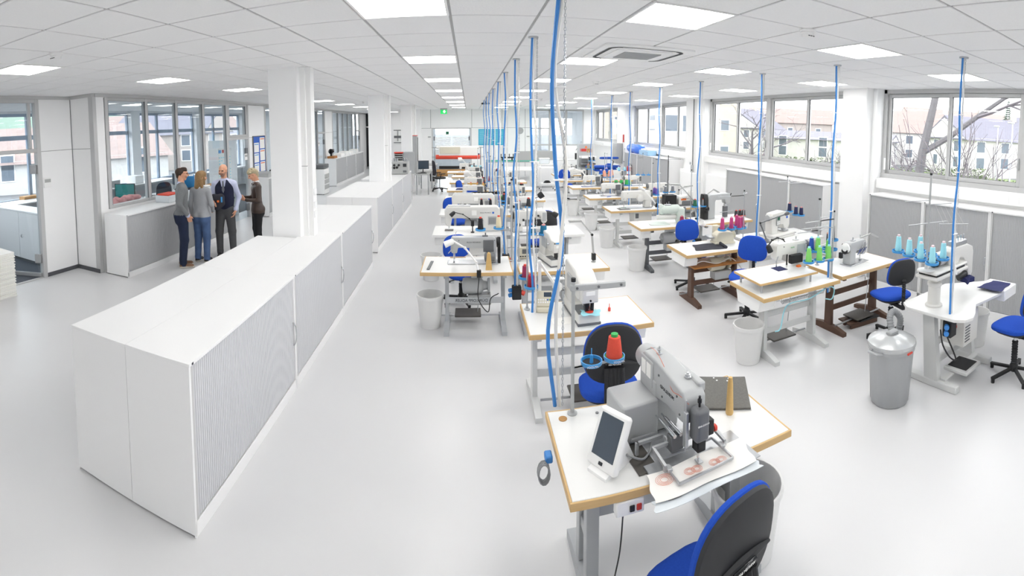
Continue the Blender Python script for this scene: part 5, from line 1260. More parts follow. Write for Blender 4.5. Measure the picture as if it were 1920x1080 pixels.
# overlock
serger('black and white overlock machine with orange badge on the fifth window-row table', (4.55, 9.1, TZ), R_(0), 'mach', 'machdark', 1.25, accent='orange')
bb = thing('black_box', 'open black thread box on the fifth window-row table', 'box', (4.15, 9.0, TZ)); obj('box', MB().cb(-.13, .13, -.1, .1, 0, .26, .006), 'black', bb)
stand_px('black thread stand with two grey cones behind the overlock', 4.2, 9.2, 1.85, [(1248, 362), (1261, 361)], ['grey', 'grey'], 'grey thread cone over the black box', cone_kw=dict(r=.04, h_=.13, top=.03, cap='whiteplastic'), bars=[((-.3, 0), (.3, 0), 1.0)], col='black')
lamp('white jointed lamp over the overlock machine', [world(1270, 372, 9.2), world(1273, 356, 9.2), world(1284, 350, 9.2)], 'lampgrey', head=(1, 0, .1), hr=.07, hl=.18, tubehead=False, clamp=False)
for k, y in ((4, 10.7), (5, 12.5), (6, 14.1)): dup(gm, (4.6, y, TZ), 0, 'white sewing machine on the %s window-row table' % ORD[k + 1])
stand_px('thread stand with three empty blue dishes by the third window cabinets', 4.9, 12.5, 1.7, [(1196, 329), (1206, 329), (1216, 329)], [None] * 3, '', bars=[((-.5, 0), (.2, 0), .8)])
stand_px('thread stand with two light blue cones by the fire extinguisher', 4.9, 14.1, 1.75, [(1160, 320.5), (1170.5, 320.5)], ['aqua', 'aqua'], 'light blue thread cone by the fire extinguisher', cone_kw=dict(r=.045, h_=.11, top=.04))
stand_px('thread stand with two blue cones behind the pink ones', 4.3, 14.1, 1.6, [(1126.5, 327), (1137, 324)], ['blue', 'blue'], 'dark blue thread cone behind the pink ones', cone_kw=dict(r=.06, h_=.13, top=.05))
# ---------------- special arm machine at the right
sx = thing('sewing_table', 'irregular white table carrying the machine with six aqua cones', 'sewing table', (0, 0, 0), 0, 'sewing tables')
obj('top', MB().prism([(3.76, 2.66), (3.78, 2.12), (3.84, 2.03), (3.94, 2.0), (4.06, 2.04), (4.28, 2.15), (4.95, 2.06), (5.05, 2.12), (5.08, 2.42), (4.66, 2.76), (3.84, 2.76)], TZ - .03, TZ, 'xy'), 'laminate', sx, bev=.006)
for x in (3.93, 4.66):
    lg = obj('leg', MB().prism([(2.34, .07), (2.50, .07), (2.55, TZ - .03), (2.42, TZ - .03)], x - .035, x + .035, 'yz'), 'legwhite', sx); obj('foot', MB().cb(x - .04, x + .04, 2.12, 2.72, 0, .07, .008), 'legwhite', lg)
for z in (.22, .42): obj('crossbar', MB().cb(3.93, 4.66, 2.40, 2.44, z - .03, z + .03, .004), 'legwhite', sx)
cbx = obj('control_box', MB().cb(4.15, 4.45, 2.2, 2.5, .35, .70, .01), 'mach', sx)
for k in range(6): obj('vent_slot', MB().cb(4.17, 4.27, 2.195, 2.202, .40 + k * .03, .412 + k * .03, .001), 'machdark', cbx)
ped = obj('pedal', MB().cb(4.1, 4.42, 2.12, 2.4, .09, .13, .01), 'legwhite', sx); obj('pedal_pad', MB().cb(4.14, 4.38, 2.15, 2.37, .13, .137, .003), 'black', ped); obj('pedal_rail', MB().cb(3.93, 4.66, 2.27, 2.33, .07, .09, .003), 'legwhite', sx)
tr = obj('tray', MB().cb(4.78, 5.12, 2.05, 2.40, TZ - .1, TZ + .02, .006), 'whiteplastic', sx)
obj('cable', MB().tube(bez([(3.84, 2.3, .62), (3.80, 2.24, .5), (3.88, 2.2, .36), (4.0, 2.2, .3), (3.98, 2.3, .5)], 8), .008, 6), 'cableblack', sx)
tag(cloth_sheet('navy_cloth', [(4.72, 2.07), (5.06, 2.10), (5.05, 2.32), (4.7, 2.36)], TZ + .022, .004, 'navy', rip=.004), 'navy cloth lying in the white tray at the right', 'cloth')
sm = thing('arm_machine', 'silver feed-arm machine raised on a round post at the right', 'sewing machine', (3.98, 2.48, TZ))
obj('post', MB().lathe([(.09, 0), (.09, .015), (.065, .025), (.065, .20), (.075, .21), (.075, .24), (.05, .25), (.05, .30)], 20), 'mach', sm)
obj('bed', MB().cb(-.17, .46, -.13, .13, .30, .335, .008).cb(-.17, .46, -.12, .12, .355, .38, .008), 'mach', sm, bev=.005); obj('bed_gap', MB().cb(-.14, .42, -.11, .11, .33, .36, .004), 'black', sm)
obj('motor', MB().lathe([(.02, 0), (.07, .01), (.075, .03), (.075, .16), (.05, .19)], 18, (.05, .04, .44), (1, 0, 0)), 'steel', sm); obj('pulley', MB().cyl((.0, .04, .44), (.05, .04, .44), .06, n=16), 'black', sm)
obj('arm', MB().prism([(.18, .37), (.18, .52), (.22, .55), (.55, .55), (.68, .50), (.70, .44), (.70, .20), (.66, .16), (.60, .18), (.58, .3), (.48, .40), (.40, .42), (.36, .37)], -.06, .06, 'xz'), 'mach', sm, bev=.014, seg=3)
obj('valve_block', MB().cb(.30, .55, -.05, .05, .55, .60, .006), 'steel', sm)
for k in range(4): obj('thread_pin', MB().cyl((.32 + k * .06, -.03, .6), (.32 + k * .06, -.03, .66), .006, n=8), 'chrome', sm)
obj('feed_arm', MB().tube([(.44, -.02, .18), (.5, -.04, .2), (.6, -.02, .2)], .035, 12), 'black', sm); obj('clamp_lever', MB().bar((.16, -.1, .48), (.2, -.13, .3), .03, .02), 'whiteplastic', sm)
tag(cloth_sheet('hanging_cloth', [(4.46, 2.36), (4.6, 2.34), (4.62, 2.46), (4.48, 2.48)], TZ + .12, .05, 'navy', rip=.01), 'navy cloth piece hanging from the silver arm machine', 'cloth')
AQ = [(1684, 473), (1704, 480), (1725.6, 488), (1747.4, 496), (1724.6, 473), (1746, 480), (1768, 487)]
t = thing('thread_stand', 'tall thread stand with seven blue dishes above the irregular white table', 'thread stand', (3.84, 2.50, TZ + .382), 0, 'thread stands')
zb = TZ + .382
obj('foot', MB().lathe([(.09, 0), (.09, .01), (.02, .02), (.018, .06)], 18), 'mach', t); obj('pole', MB().cyl((0, 0, 0), (0, 0, .95), .011, n=10), 'machgrey', t); obj('pole_cap', MB().cyl((0, 0, .95), (0, 0, .97), .014, n=10), 'rubber', t)
for i, (px, py) in enumerate(AQ):
    p = at(px, py, 1.29); dish(t, p.x - 3.84, p.y - 2.50, p.z - zb, .062, True)
    if i != 5: cone('aqua thread cone, %s' % ('leftmost of the front dishes', 'second of the front dishes', 'third of the front dishes', 'rightmost of the front dishes', 'left one of the back dishes', '', 'behind the hanging blue hose')[i], p.x, p.y, 1.305, 'aqua', .034, .155, .024, 'conetip', 'thread cones')
a0, a1, c0, c1 = at(1684, 473, 1.29), at(1747, 496, 1.29), at(1724, 473, 1.29), at(1768, 487, 1.29)
for u, v in ((a0, a1), (c0, c1)): obj('spool_bar', MB().bar((u.x - 3.84, u.y - 2.5, 1.283 - zb), (v.x - 3.84, v.y - 2.5, 1.283 - zb), .05, .008), 'machgrey', t)
for hz, a, b in ((.70, (-.28, .1), (.0, .0)), (.66, (-.05, .02), (.25, -.1)), (.46, (-.2, .1), (.3, -.02)), (.44, (.2, .0), (.42, -.22))): obj('guide_bar', MB().bar((a[0], a[1], hz), (b[0], b[1], hz), .012, .008), 'machgrey', t)
for k in range(5): obj('thread', MB().tube([(.05 + .05 * k, -.02 - .02 * k, .68), (.22 + .04 * k, -.04 - .035 * k, .45)], .0012, 3), 'cablewhite', t)
# ================================================================== the four people (each body one continuous surface)
def sd_caps(P, a, b, ra, rb, s):
    S = np.array(s, float); p = P / S; a = np.array(a, float) / S; b = np.array(b, float) / S; ba = b - a
    t = np.clip(((p - a) @ ba) / max(ba @ ba, 1e-9), 0, 1)
    return (np.linalg.norm(p - a - t[:, None] * ba, axis=1) - (ra + (rb - ra) * t)) * S.min()
def nets(prims, h, k, pad=.03):
    """surface nets over a smooth union of tapered capsules; prims: (a, b, ra, rb, scale, material)"""
    lo = np.min([np.minimum(np.array(p[0]) - p[2] * np.array(p[4]), np.array(p[1]) - p[3] * np.array(p[4])) for p in prims], 0) - pad
    hi = np.max([np.maximum(np.array(p[0]) + p[2] * np.array(p[4]), np.array(p[1]) + p[3] * np.array(p[4])) for p in prims], 0) + pad
    n = np.ceil((hi - lo) / h).astype(int) + 1
    ax = [lo[i] + h * np.arange(n[i]) for i in range(3)]
    G = np.stack(np.meshgrid(*ax, indexing='ij'), -1).reshape(-1, 3); V = np.full(len(G), 9.0)
    for p in prims:
        d = sd_caps(G, *p[:5]); hh = np.clip(.5 + .5 * (V - d) / k, 0, 1); V = V * (1 - hh) + d * hh - k * hh * (1 - hh)
    V = V.reshape(n); ins = V < 0
    c = [np.s_[:-1], np.s_[1:]]; cnt = sum(ins[c[i], c[j], c[l]].astype(int) for i in (0, 1) for j in (0, 1) for l in (0, 1))
    act = (cnt > 0) & (cnt < 8); acc = np.zeros(act.shape + (3,)); num = np.zeros(act.shape)
    base = np.stack(np.meshgrid(*[np.arange(m - 1) for m in n], indexing='ij'), -1).astype(float)
    for axis in range(3):
        o = [q for q in range(3) if q != axis]
        for u in (0, 1):
            for v in (0, 1):
                s0 = [None] * 3; s1 = [None] * 3; s0[axis] = c[0]; s1[axis] = c[1]; s0[o[0]] = s1[o[0]] = c[u]; s0[o[1]] = s1[o[1]] = c[v]
                A, B = V[tuple(s0)], V[tuple(s1)]; x = (A < 0) != (B < 0); t = np.where(x, A / np.where(x, A - B, 1), 0)
                off = np.zeros(act.shape + (3,)); off[..., o[0]] = u; off[..., o[1]] = v; off[..., axis] = t
                acc += np.where(x[..., None], base + off, 0); num += x
    idx = -np.ones(act.shape, int); idx[act] = np.arange(act.sum())
    pts = lo + h * (acc[act] / num[act][:, None]); faces = []
    for axis in range(3):
        o = [q for q in range(3) if q != axis]
        sl = [slice(1, -1)] * 3; sl[axis] = slice(0, -1); sl2 = [slice(1, -1)] * 3; sl2[axis] = slice(1, None)
        x = ins[tuple(sl)] != ins[tuple(sl2)]; I = np.argwhere(x)
        off = np.zeros(3, int); off[o[0]] = 1; off[o[1]] = 1; I = I + off
        q = []
        for du, dv in ((-1, -1), (0, -1), (0, 0), (-1, 0)):
            J = I.copy(); J[:, o[0]] += du; J[:, o[1]] += dv; q.append(idx[J[:, 0], J[:, 1], J[:, 2]])
        faces.append(np.stack(q, 1))
    F = np.concatenate(faces); F = F[(F >= 0).all(1)]
    cen = pts[F].mean(1); D = np.stack([sd_caps(cen, *p[:5]) for p in prims], 1)
    return pts, F, np.array([p[5] for p in prims])[D.argmin(1)]
def merge_mesh(name, chunks, mats):
    vs, fs, mi, o = [], [], [], 0
    for p, f, m in chunks: vs.append(p); fs.append(f + o); mi.append(m); o += len(p)
    vs, fs, mi = np.concatenate(vs), np.concatenate(fs), np.concatenate(mi)
    me = bpy.data.meshes.new(name); me.from_pydata(vs.tolist(), [], fs.tolist())
    bm = bmesh.new(); bm.from_mesh(me); bmesh.ops.recalc_face_normals(bm, faces=bm.faces); bm.to_mesh(me); bm.free()
    for m in mats: me.materials.append(MATS[m])
    me.polygons.foreach_set('material_index', mi.tolist()); me.polygons.foreach_set('use_smooth', [True] * len(me.polygons))
    return me
def hand(w, d, n, s, curl=.7, spread=1.0, m=2):
    """palm, four fingers of different length and a thumb; w wrist, d direction, n palm side, s thumb side"""
    w, d, n, s = [np.array(Vector(v).normalized()) if i else np.array(v, float) for i, v in enumerate((w, d, n, s))]
    one = (1, 1, 1); P = [(w - d * .03, w + d * .02, .027, .026, one, m)]
    for k in (-1.0, -.35, .35, 1.0): P.append((w + d * .02 + s * k * .018, w + d * .085 + s * k * .028, .015, .012, one, m))
    for k, L in zip((-1.0, -.35, .35, 1.0), (.052, .068, .074, .066)):
        a = w + d * .09 + s * k * .029 * spread; d1 = d * math.cos(curl * .6) + n * math.sin(curl * .6); b = a + d1 * L * .5
        d2 = d * math.cos(curl * 1.7) + n * math.sin(curl * 1.7); c = b + d2 * L * .55
        P += [(a - d * .01, b, .0095, .0085, one, m), (b, c, .0085, .007, one, m)]
    a = w + d * .025 + s * .026; b = a + (d * .6 + s * .75 + n * .35) * .036; c = b + (d * .9 + s * .25 + n * .5) * .034
    P += [(a, b, .0125, .011, one, m), (b, c, .0105, .008, one, m)]
    return P
mat('skin', 'd9a183', .55); mat('lip', 'b5705f', .5); mat('eye', '2a2624', .3); mat('stubble', '9c7764', .7)
mat('sweater_dark', '77797b', .95, noise=.15, nscale=70); mat('sweater_light', 'a3a5a8', .95, noise=.12, nscale=70); mat('jeans_dark', '1d2740', .9, noise=.3, nscale=9); mat('jeans', '4c648c', .9, noise=.3, nscale=9)
mat('shoe', '7b5a42', .6); mat('sole', 'c9c4bb', .7); mat('shirt', 'c6cbe4', .8, noise=.05, nscale=40); mat('vest', '1b1f38', .9); mat('trousers_grey', '4f4f51', .9, noise=.15, nscale=50); mat('leather', '3f3029', .42, noise=.25, nscale=14); mat('trousers_black', '1c1c1f', .9)
mat('whiteshirt', 'f0eff0', .8); mat('hair_brown', '3b2a20', .6, noise=.4, nscale=60); mat('hair_blonde', '93744c', .55, noise=.45, nscale=40); mat('hair_grey', 'b3a688', .6, noise=.35, nscale=70); mat('tie', '6d7079', .7); mat('shoeblack', '1b1b1c', .4)
def person(label, loc, rz, ht, mats, arms, female=False, headyaw=0, headpitch=0, collar='shirt', hair=None, beard=False, belly=1.0, stance=.10, skirtlen=None, vest=None, extra=None):
    """mats: top, arms, trousers, shoes"""
    s = ht / 1.80; one = (1, 1, 1); M = ['skin', mats['top'], mats['arm'], mats['leg'], mats['shoe'], collar, 'lip', 'eye', 'stubble', 'sole', 'tie']
    SK, TOP, ARM, LEG, SHOE, COL_, LIP, EYE, STB, SOLE, TIE = range(11)
    fl_ = (1.0, .66, 1.0); wd = .92 if female else 1.0
    B = [((0, -.0, .93), (0, 0, 1.0), .165 * wd if not female else .17, .15 * wd, (1, .68, 1), LEG if mats.get('tuck') else TOP),
         ((0, 0, 1.0), (0, .0, 1.10), .155 * wd, .155 * wd, (1, .66 * belly, 1), TOP), ((0, 0, 1.10), (0, .01, 1.34), .158 * wd, .18 * wd, fl_, TOP),
         ((-.11 * wd, .0, 1.405), (.11 * wd, .0, 1.405), .085, .085, (1, .9, 1), TOP), ((-.17 * wd, 0, 1.41), (.17 * wd, 0, 1.41), .06, .06, one, TOP),
         ((0, -.01, 1.42), (0, .0, 1.50), .062, .058, one, COL_), ((0, .0, 1.48), (0, .015, 1.58), .052, .05, one, SK)]
    for k in (-1, 1):
        x = k * stance
        B += [((k * .085, 0, .90), (x * .95, .02, .50), .104, .076, (1, 1.02, 1), LEG), ((x * .95, .02, .50), (x, -.02, .10), .076, .062, one, LEG), ((k * .07, -.06, .93), (k * .075, -.05, .85), .095, .09, one, LEG),
              ((x, -.02, .10), (x, -.015, .055), .052, .05, one, LEG), ((x, -.045, .045), (x, .13, .035), .040, .036, (1, 1, .9), SHOE), ((x, -.05, .016), (x, .15, .014), .042, .040, (1, 1, .4), SOLE)]
    if not mats.get('tuck'): B.append(((0, 0, .90), (0, 0, .97), .172 * (1.03 if female else 1), .165, (1, .72, 1), TOP)) if mats.get('long') else None
    B = [b for b in B if b is not None]; H_ = []
    for k, (e, w_, hd, hn, hs, cu, sh) in arms.items():
        k = -1 if k == 'l' else 1; shd = (k * .185 * wd, 0, 1.405)
        B += [(shd, e, .062, .048, one, ARM), (e, w_, .048, .034, one, ARM), (w_, np.array(w_) + np.array(Vector(hd).normalized()) * .012, .035, .034, one, COL_ if sh else ARM)]
        H_.append(hand(np.array(w_) + np.array(Vector(hd).normalized()) * .02, hd, hn, hs, cu, m=SK))
    pt, F, mi = nets(B, .0105, .03); cz = pt[F].mean(1)[:, 2]
    tl = (mi == TOP) | (mi == LEG); cx_ = np.abs(pt[F].mean(1)[:, 0]); mi = np.where(tl, np.where(cz > mats['hem'], TOP, LEG), mi)
    ch_ = [(pt, F, mi)]
    for h_ in H_: ch_.append(nets(h_, .0045, .007))
    hc = np.array((0, .03, 1.665)); A = lambda x, y, z: tuple(hc + np.array((x, y, z)))
    hp = [(A(0, -.015, .035), A(0, .01, .03), .078, .075, (.95, 1.1, 1.1), SK), (A(0, .03, -.03), A(0, .035, -.075), .062, .04, (.95, 1, 1), STB if beard else SK), (A(0, -.03, -.05), (0, .005, 1.53), .055, .05, one, SK),
          (A(0, .098, .005), A(0, .112, -.022), .010, .015, one, SK), (A(-.03, .088, .028), A(.03, .088, .028), .014, .014, (1, .8, .7), SK),
          (A(-.018, .090, -.055), A(.018, .090, -.055), .006, .006, (1, 1, .7), LIP), (A(-.045, .06, -.015), A(-.03, .075, -.03), .022, .02, one, SK), (A(.045, .06, -.015), A(.03, .075, -.03), .022, .02, one, SK)]
    for k in (-1, 1):
        hp += [(A(k * .075, .0, .02), A(k * .078, -.005, -.02), .014, .010, (.6, 1, 1), SK), (A(k * .031, .084, .012), A(k * .031, .085, .012), .0078, .0078, (1, .8, .6), EYE)]
    if beard: hp += [(A(-.03, .075, -.045), A(.03, .075, -.045), .022, .022, one, STB), (A(0, .08, -.085), A(0, .06, -.095), .02, .02, one, STB)]
    pt, F, mi = nets(hp, .005, .018)
    Rh = Matrix.Translation((0, .01, 1.56)) @ Matrix.Rotation(headyaw, 4, 'Z') @ Matrix.Rotation(headpitch, 4, 'X') @ Matrix.Translation((0, -.01, -1.56))
    rm = np.array(Rh)[:3]; hx = lambda q: q @ rm[:, :3].T + rm[:, 3]
    ch_.append((hx(pt), F, mi))
    o = bpy.data.objects.new('person', merge_mesh('person', ch_, M)); COL.objects.link(o); o.location = loc; o.rotation_euler = (0, 0, rz); o.scale = (s, s, s); tag(o, label, 'person', 'people talking in the left walkway')
    if hair:
        hm, hpr = hair(A)
        q, F, mi = nets(hpr, .006, .022)
        hme = merge_mesh('hair', [(hx(q), F, mi * 0)], [hm]); c = bpy.data.objects.new('hair', hme); COL.objects.link(c); c.parent = o
    if vest:
        q, F, mi = nets(vest, .009, .03); c = bpy.data.objects.new('waistcoat', merge_mesh('waistcoat', [(q, F, mi * 0)], ['vest'])); COL.objects.link(c); c.parent = o
    return o, Rh
one = (1, 1, 1)
def hair_short(A): return 'hair_brown', [(A(0, -.03, .05), A(0, .02, .068), .082, .068, (.98, 1.08, .85), 0), (A(0, -.06, .03), A(0, -.07, -.04), .065, .04, one, 0), (A(-.07, .0, .04), A(-.07, -.03, .01), .022, .025, one, 0), (A(.07, .0, .04), A(.07, -.03, .01), .022, .025, one, 0), (A(-.03, .055, .09), A(.03, .06, .092), .024, .026, one, 0)]
def hair_long(A): return 'hair_blonde', [(A(0, -.02, .05), A(0, .02, .06), .093, .085, (.98, 1.05, .95), 0), (A(0, -.06, .0), A(-.02, -.08, -.17), .085, .075, (1.05, .75, 1), 0), (A(-.06, -.05, -.05), A(-.11, -.05, -.32), .052, .02, one, 0), (A(.06, -.04, -.04), A(.075, -.02, -.19), .045, .03, one, 0), (A(-.07, .02, .0), A(-.08, .0, -.14), .03, .03, one, 0), (A(.075, .03, .0), A(.078, .03, -.12), .022, .022, one, 0)]
def hair_crop(A):
    rnd = random.Random(4); P = [(A(0, -.03, .06), A(0, .03, .08), .086, .074, (.98, 1.06, .88), 0), (A(0, -.07, .02), A(0, -.07, -.05), .06, .042, one, 0)]
    for i in range(40):
        a, e = rnd.uniform(-3.14, 3.14), rnd.uniform(.15, 1.5); d = np.array((math.cos(a) * math.cos(e), math.sin(a) * math.cos(e), math.sin(e)))
        if d[1] > .75 and e < .5: continue
        b = np.array(A(0, -.01, .05)) + d * .075; P.append((b, b + d * .03 + np.array((0, .01, 0)), .014, .007, one, 0))
    return 'hair_grey', P
p1, r1 = person('person with brown hair and glasses in dark grey sweater and dark jeans, hand in pocket', (-4.99, 6.98, 0), R_(-52), 1.86, dict(top='sweater_dark', arm='sweater_dark', leg='jeans_dark', shoe='shoe', hem=.955),
    dict(r=((.255, -.05, 1.15), (.20, .09, .96), (-.35, .35, -1), (-.8, 0, 0), (0, 1, .2), .7, True), l=((-.25, -.05, 1.15), (-.21, .08, .95), (.3, .3, -1), (.8, 0, 0), (0, 1, .2), .7, True)), hair=hair_short, headyaw=R_(-6))
gl = MB()
for k in (-1, 1):
    gl.tube([(k * .034 + .024 * math.cos(a), .13, 1.678 + .017 * math.sin(a)) for a in [2 * math.pi * i / 14 for i in range(15)]], .0022, 5); gl.tube([(k * .056, .13, 1.682), (k * .08, .03, 1.685)], .002, 5)
gl.tube([(-.012, .132, 1.68), (.012, .132, 1.68)], .002, 5)
for i, v in enumerate(gl.v): gl.v[i] = tuple(r1 @ Vector(v))
o = obj('glasses', gl, 'black', p1)
p2, _ = person('person with long blonde hair in light grey sweatshirt and blue jeans, seen from behind', (-4.84, 7.40, 0), R_(4), 1.745, dict(top='sweater_light', arm='sweater_light', leg='jeans', shoe='shoeblack', long=1, hem=.905),
    dict(l=((-.235, -.02, 1.14), (-.22, .03, .90), (.12, .25, -1), (.9, .2, 0), (.2, 1, 0), .5, False), r=((.23, .02, 1.14), (.17, .19, 1.0), (-.4, .8, -.2), (-.8, 0, -.3), (0, .2, 1), .6, False)), female=True, headyaw=R_(-38), collar='whiteshirt', hair=hair_long)
vest = [((0, 0, .98), (0, 0, 1.10), .168, .170, (1, .70, 1), 0), ((0, 0, 1.10), (0, .01, 1.33), .172, .188, (1, .70, 1), 0), ((-.125, -.005, 1.40), (-.06, -.01, 1.44), .072, .058, (1, 1.0, 1), 0), ((.125, -.005, 1.40), (.06, -.01, 1.44), .072, .058, (1, 1.0, 1), 0)]
p3, r3 = person('bald bearded person in navy waistcoat, tie and grey trousers holding a black cap', (-4.60, 7.90, 0), R_(200), 1.85, dict(top='shirt', arm='shirt', leg='trousers_grey', shoe='shoeblack', tuck=1, hem=1.02),
    dict(r=((.26, .0, 1.16), (.20, .24, 1.10), (-.5, .85, -.15), (-.4, -.3, -.8), (0, .4, .8), .8, True), l=((-.27, -.05, 1.15), (-.22, .05, .93), (.3, .25, -1), (.8, 0, 0), (0, 1, .2), .6, True)), headyaw=R_(-16), headpitch=R_(-4), beard=True, vest=vest, stance=.13)
obj('shirt_front', MB().prism([(-.055, 1.50), (.055, 1.50), (.012, 1.27), (0, 1.25), (-.012, 1.27)], .105, .137, 'xz'), 'shirt', p3)
obj('tie', MB().prism([(-.018, 1.475), (.018, 1.475), (.014, 1.45), (.026, 1.30), (0, 1.25), (-.026, 1.30), (-.014, 1.45)], .12, .146, 'xz'), 'tie', p3, bev=.004)
for z in (1.04, 1.1, 1.16, 1.22): obj('button', MB().cyl((.0, .118, z), (.0, .126, z), .007, n=8), 'black', p3)
p4, _ = person('person with short grey-blonde hair in dark brown leather jacket looking at a phone', (-4.15, 8.42, 0), R_(128), 1.72, dict(top='leather', arm='leather', leg='trousers_black', shoe='shoeblack', long=1, hem=.86),
    dict(r=((.245, .04, 1.14), (.12, .25, 1.17), (-.45, .9, .15), (-.5, -.2, -.5), (0, -.2, 1), .9, False), l=((-.245, .02, 1.13), (-.12, .24, 1.15), (.45, .85, .2), (.5, -.2, .5), (0, .3, 1), .9, False)), female=True, headpitch=R_(-22), collar='whiteshirt', hair=hair_crop)
# jacket lapels, black cap, phone
obj('lapel', MB().prism([(-.07, 1.47), (-.02, 1.40), (0, 1.28), (-.05, 1.36)], .06, .098, 'xz'), 'leather', p4); obj('lapel', MB().prism([(.07, 1.47), (.02, 1.40), (0, 1.28), (.05, 1.36)], .06, .098, 'xz'), 'leather', p4)
m4 = Matrix.Translation(p4.location) @ Matrix.Rotation(R_(128), 4, 'Z') @ Matrix.Scale(1.72 / 1.8, 4)
ph_ = tag(obj('phone', MB().cb(-.038, .038, -.006, .004, -.07, .07, .004).xf(m4 @ Matrix.Translation((0.0, .355, 1.21)) @ Matrix.Rotation(R_(-50), 4, 'X')), 'black'), 'black phone held by the grey-haired person', 'phone')
m3 = Matrix.Translation(p3.location) @ Matrix.Rotation(R_(200), 4, 'Z') @ Matrix.Scale(1.85 / 1.8, 4)
cp_, F, mi = nets([((.03, .26, 1.18), (.16, .27, 1.16), .075, .07, (1, .7, 1), 0), ((.02, .27, 1.08), (.10, .29, 1.0), .07, .06, (1, .6, 1), 0), ((.16, .28, 1.2), (.21, .28, 1.16), .05, .04, (1, .7, 1), 0)], .01, .03)
cme = merge_mesh('black_bag', [(cp_ @ np.array(m3)[:3, :3].T + np.array(m3)[:3, 3], F, mi * 0)], ['darkcloth']); o = bpy.data.objects.new('black_bag', cme); COL.objects.link(o); tag(o, 'bundled black cap and bag held by the bald person', 'bag')
obj('patch', MB().cb(.05, .09, .325, .335, 1.1, 1.14, .004).xf(m3), 'orange', o); obj('blue_tag', MB().cb(-.01, .02, .31, .32, 1.1, 1.2, .003).xf(m3), 'dish', o)
# ================================================================== ceiling fittings
ac = thing('ceiling_air_unit', 'square ceiling air-conditioning cassette with grey grille', 'air conditioner', (1.74, 4.68, H))
def rrect(a, r, n=6):
    P = []
    for cx, cy, t0 in ((a - r, a - r, 0), (-a + r, a - r, 90), (-a + r, -a + r, 180), (a - r, -a + r, 270)):
        for i in range(n + 1): t = R_(t0 + 90 * i / n); P.append((cx + r * math.cos(t), cy + r * math.sin(t)))
    return P
obj('cover', MB().prism(rrect(.47, .04), -.02, 0, 'xy'), 'whiteplastic', ac, bev=.006)
m = MB(); o_, i_ = rrect(.40, .12), rrect(.365, .10)
m.add([(x, y, -.024) for x, y in o_] + [(x, y, -.024) for x, y in i_] + [(x, y, -.019) for x, y in o_] + [(x, y, -.019) for x, y in i_], [(i, (i + 1) % 28, 28 + (i + 1) % 28, 28 + i) for i in range(28)])
obj('air_slot', m, 'ink', ac); obj('centre_panel', MB().prism(rrect(.30, .05), -.032, -.018, 'xy'), 'whiteplastic', ac, bev=.004)
g = obj('grille', MB().cb(-.20, .20, -.20, .20, -.036, -.03, .002), 'lampgrey', ac)
for k in range(16): obj('grille_bar', MB().box(-.2, .2, -.19 + k * .025, -.18 + k * .025, -.040, -.036), 'machgrey', g)
for k, (dx, dy) in enumerate(((0, -.37), (0, .37))): obj('louvre', MB().cb(-.28, .28, dy - .02, dy + .02, -.03, -.02, .004), 'whiteplastic', ac)
sd0 = thing('smoke_detector', 'round white smoke detector on the ceiling at upper left', 'smoke detector', (U0 - 5 * T, V0 - T, H))
obj('base', MB().lathe([(.06, 0), (.062, -.012), (.058, -.018)], 20), 'whiteplastic', sd0); obj('head', MB().lathe([(.055, -.018), (.056, -.03), (.046, -.036), (.046, -.046), (.042, -.058), (.02, -.062), (.001, -.062)], 20), 'whiteplastic', sd0)
for k in range(3): obj('slot', MB().cb(-.03 + k * .022, -.014 + k * .022, -.048, -.044, -.056, -.05, .001), 'ink', sd0)
dup(sd0, (U0 + 4 * T, V0 - T, H), 0, 'round white smoke detector on the ceiling at upper right')
for k, (x, y) in enumerate(((2.2, 7.92), (2.07, 13.35), (1.96, 17.64), (-3.2, 14.05), (-3.2, 18.45))): dup(sd0, (x, y, H), 0, 'small smoke detector on the ceiling, %s' % ('over the fourth left-row table', 'midway down the wide aisle', 'far down the wide aisle', 'between the first two columns', 'near the corridor')[k])
t = thing('ceiling_sensor', 'small black sensor on the ceiling above the left rows', 'sensor', (.55, 15.3, H)); obj('mount', MB().cyl((0, 0, 0), (0, 0, -.05), .015, n=8), 'black', t); obj('body', MB().cb(-.14, .14, -.08, .08, -.1, -.05, .02), 'black', t)
# ================================================================== far wall fittings
t = thing('exit_sign', 'green illuminated emergency exit sign under the far ceiling', 'exit sign', (aty(832, 205, 21.5).x, 21.5, H))
obj('housing', MB().cb(-.16, .16, -.02, .02, -.06, 0, .004), 'lampgrey', t); s_ = obj('panel', MB().cb(-.15, .15, -.008, .008, -.25, -.06, .002), 'signgreen', t)
obj('arrow', MB().prism([(-.01, -.08), (.06, -.08), (.06, -.14), (.10, -.14), (.025, -.22), (-.05, -.14), (-.01, -.14)], -.012, -.008, 'xz'), 'signwhite', s_)
wc_ = thing('wall_chart', 'blue wall planner chart on the far wall', 'wall chart', (0, YF - .012, 0)); pa, pb = aty(897, 242, YF), aty(946, 272, YF)
obj('sheet', MB().cb(pa.x, pb.x, 0, .01, pb.z, pa.z, .003), 'bluepaper', wc_)
m = MB()
for k in range(12):
    z = pa.z - .08 - k * .056
    m.box(pa.x + .05, pa.x + .3 + .8 * random.random() * .6, -.002, 0, z - .012, z + .006)
    for q in range(14):
        if random.random() < .8: m.box(pa.x + .36 + q * .06, pa.x + .40 + q * .06, -.002, 0, z - .012, z + .006)
o = obj('printed_rows', m, 'th_aqua', wc_); o['kind'] = 'stuff'
ck = thing('wall_clock', 'round grey wall clock on the far wall', 'clock', (*aty(975, 245, YF - .01).xy, aty(975, 245, YF - .01).z)); obj('rim', MB().lathe([(.15, 0), (.165, .01), (.165, .035), (.145, .04), (.14, .03)], 28, (0, 0, 0), (0, -1, 0)), 'machgrey', ck); obj('dial', MB().cyl((0, -.02, 0), (0, -.028, 0), .142, n=28), 'whiteplastic', ck)
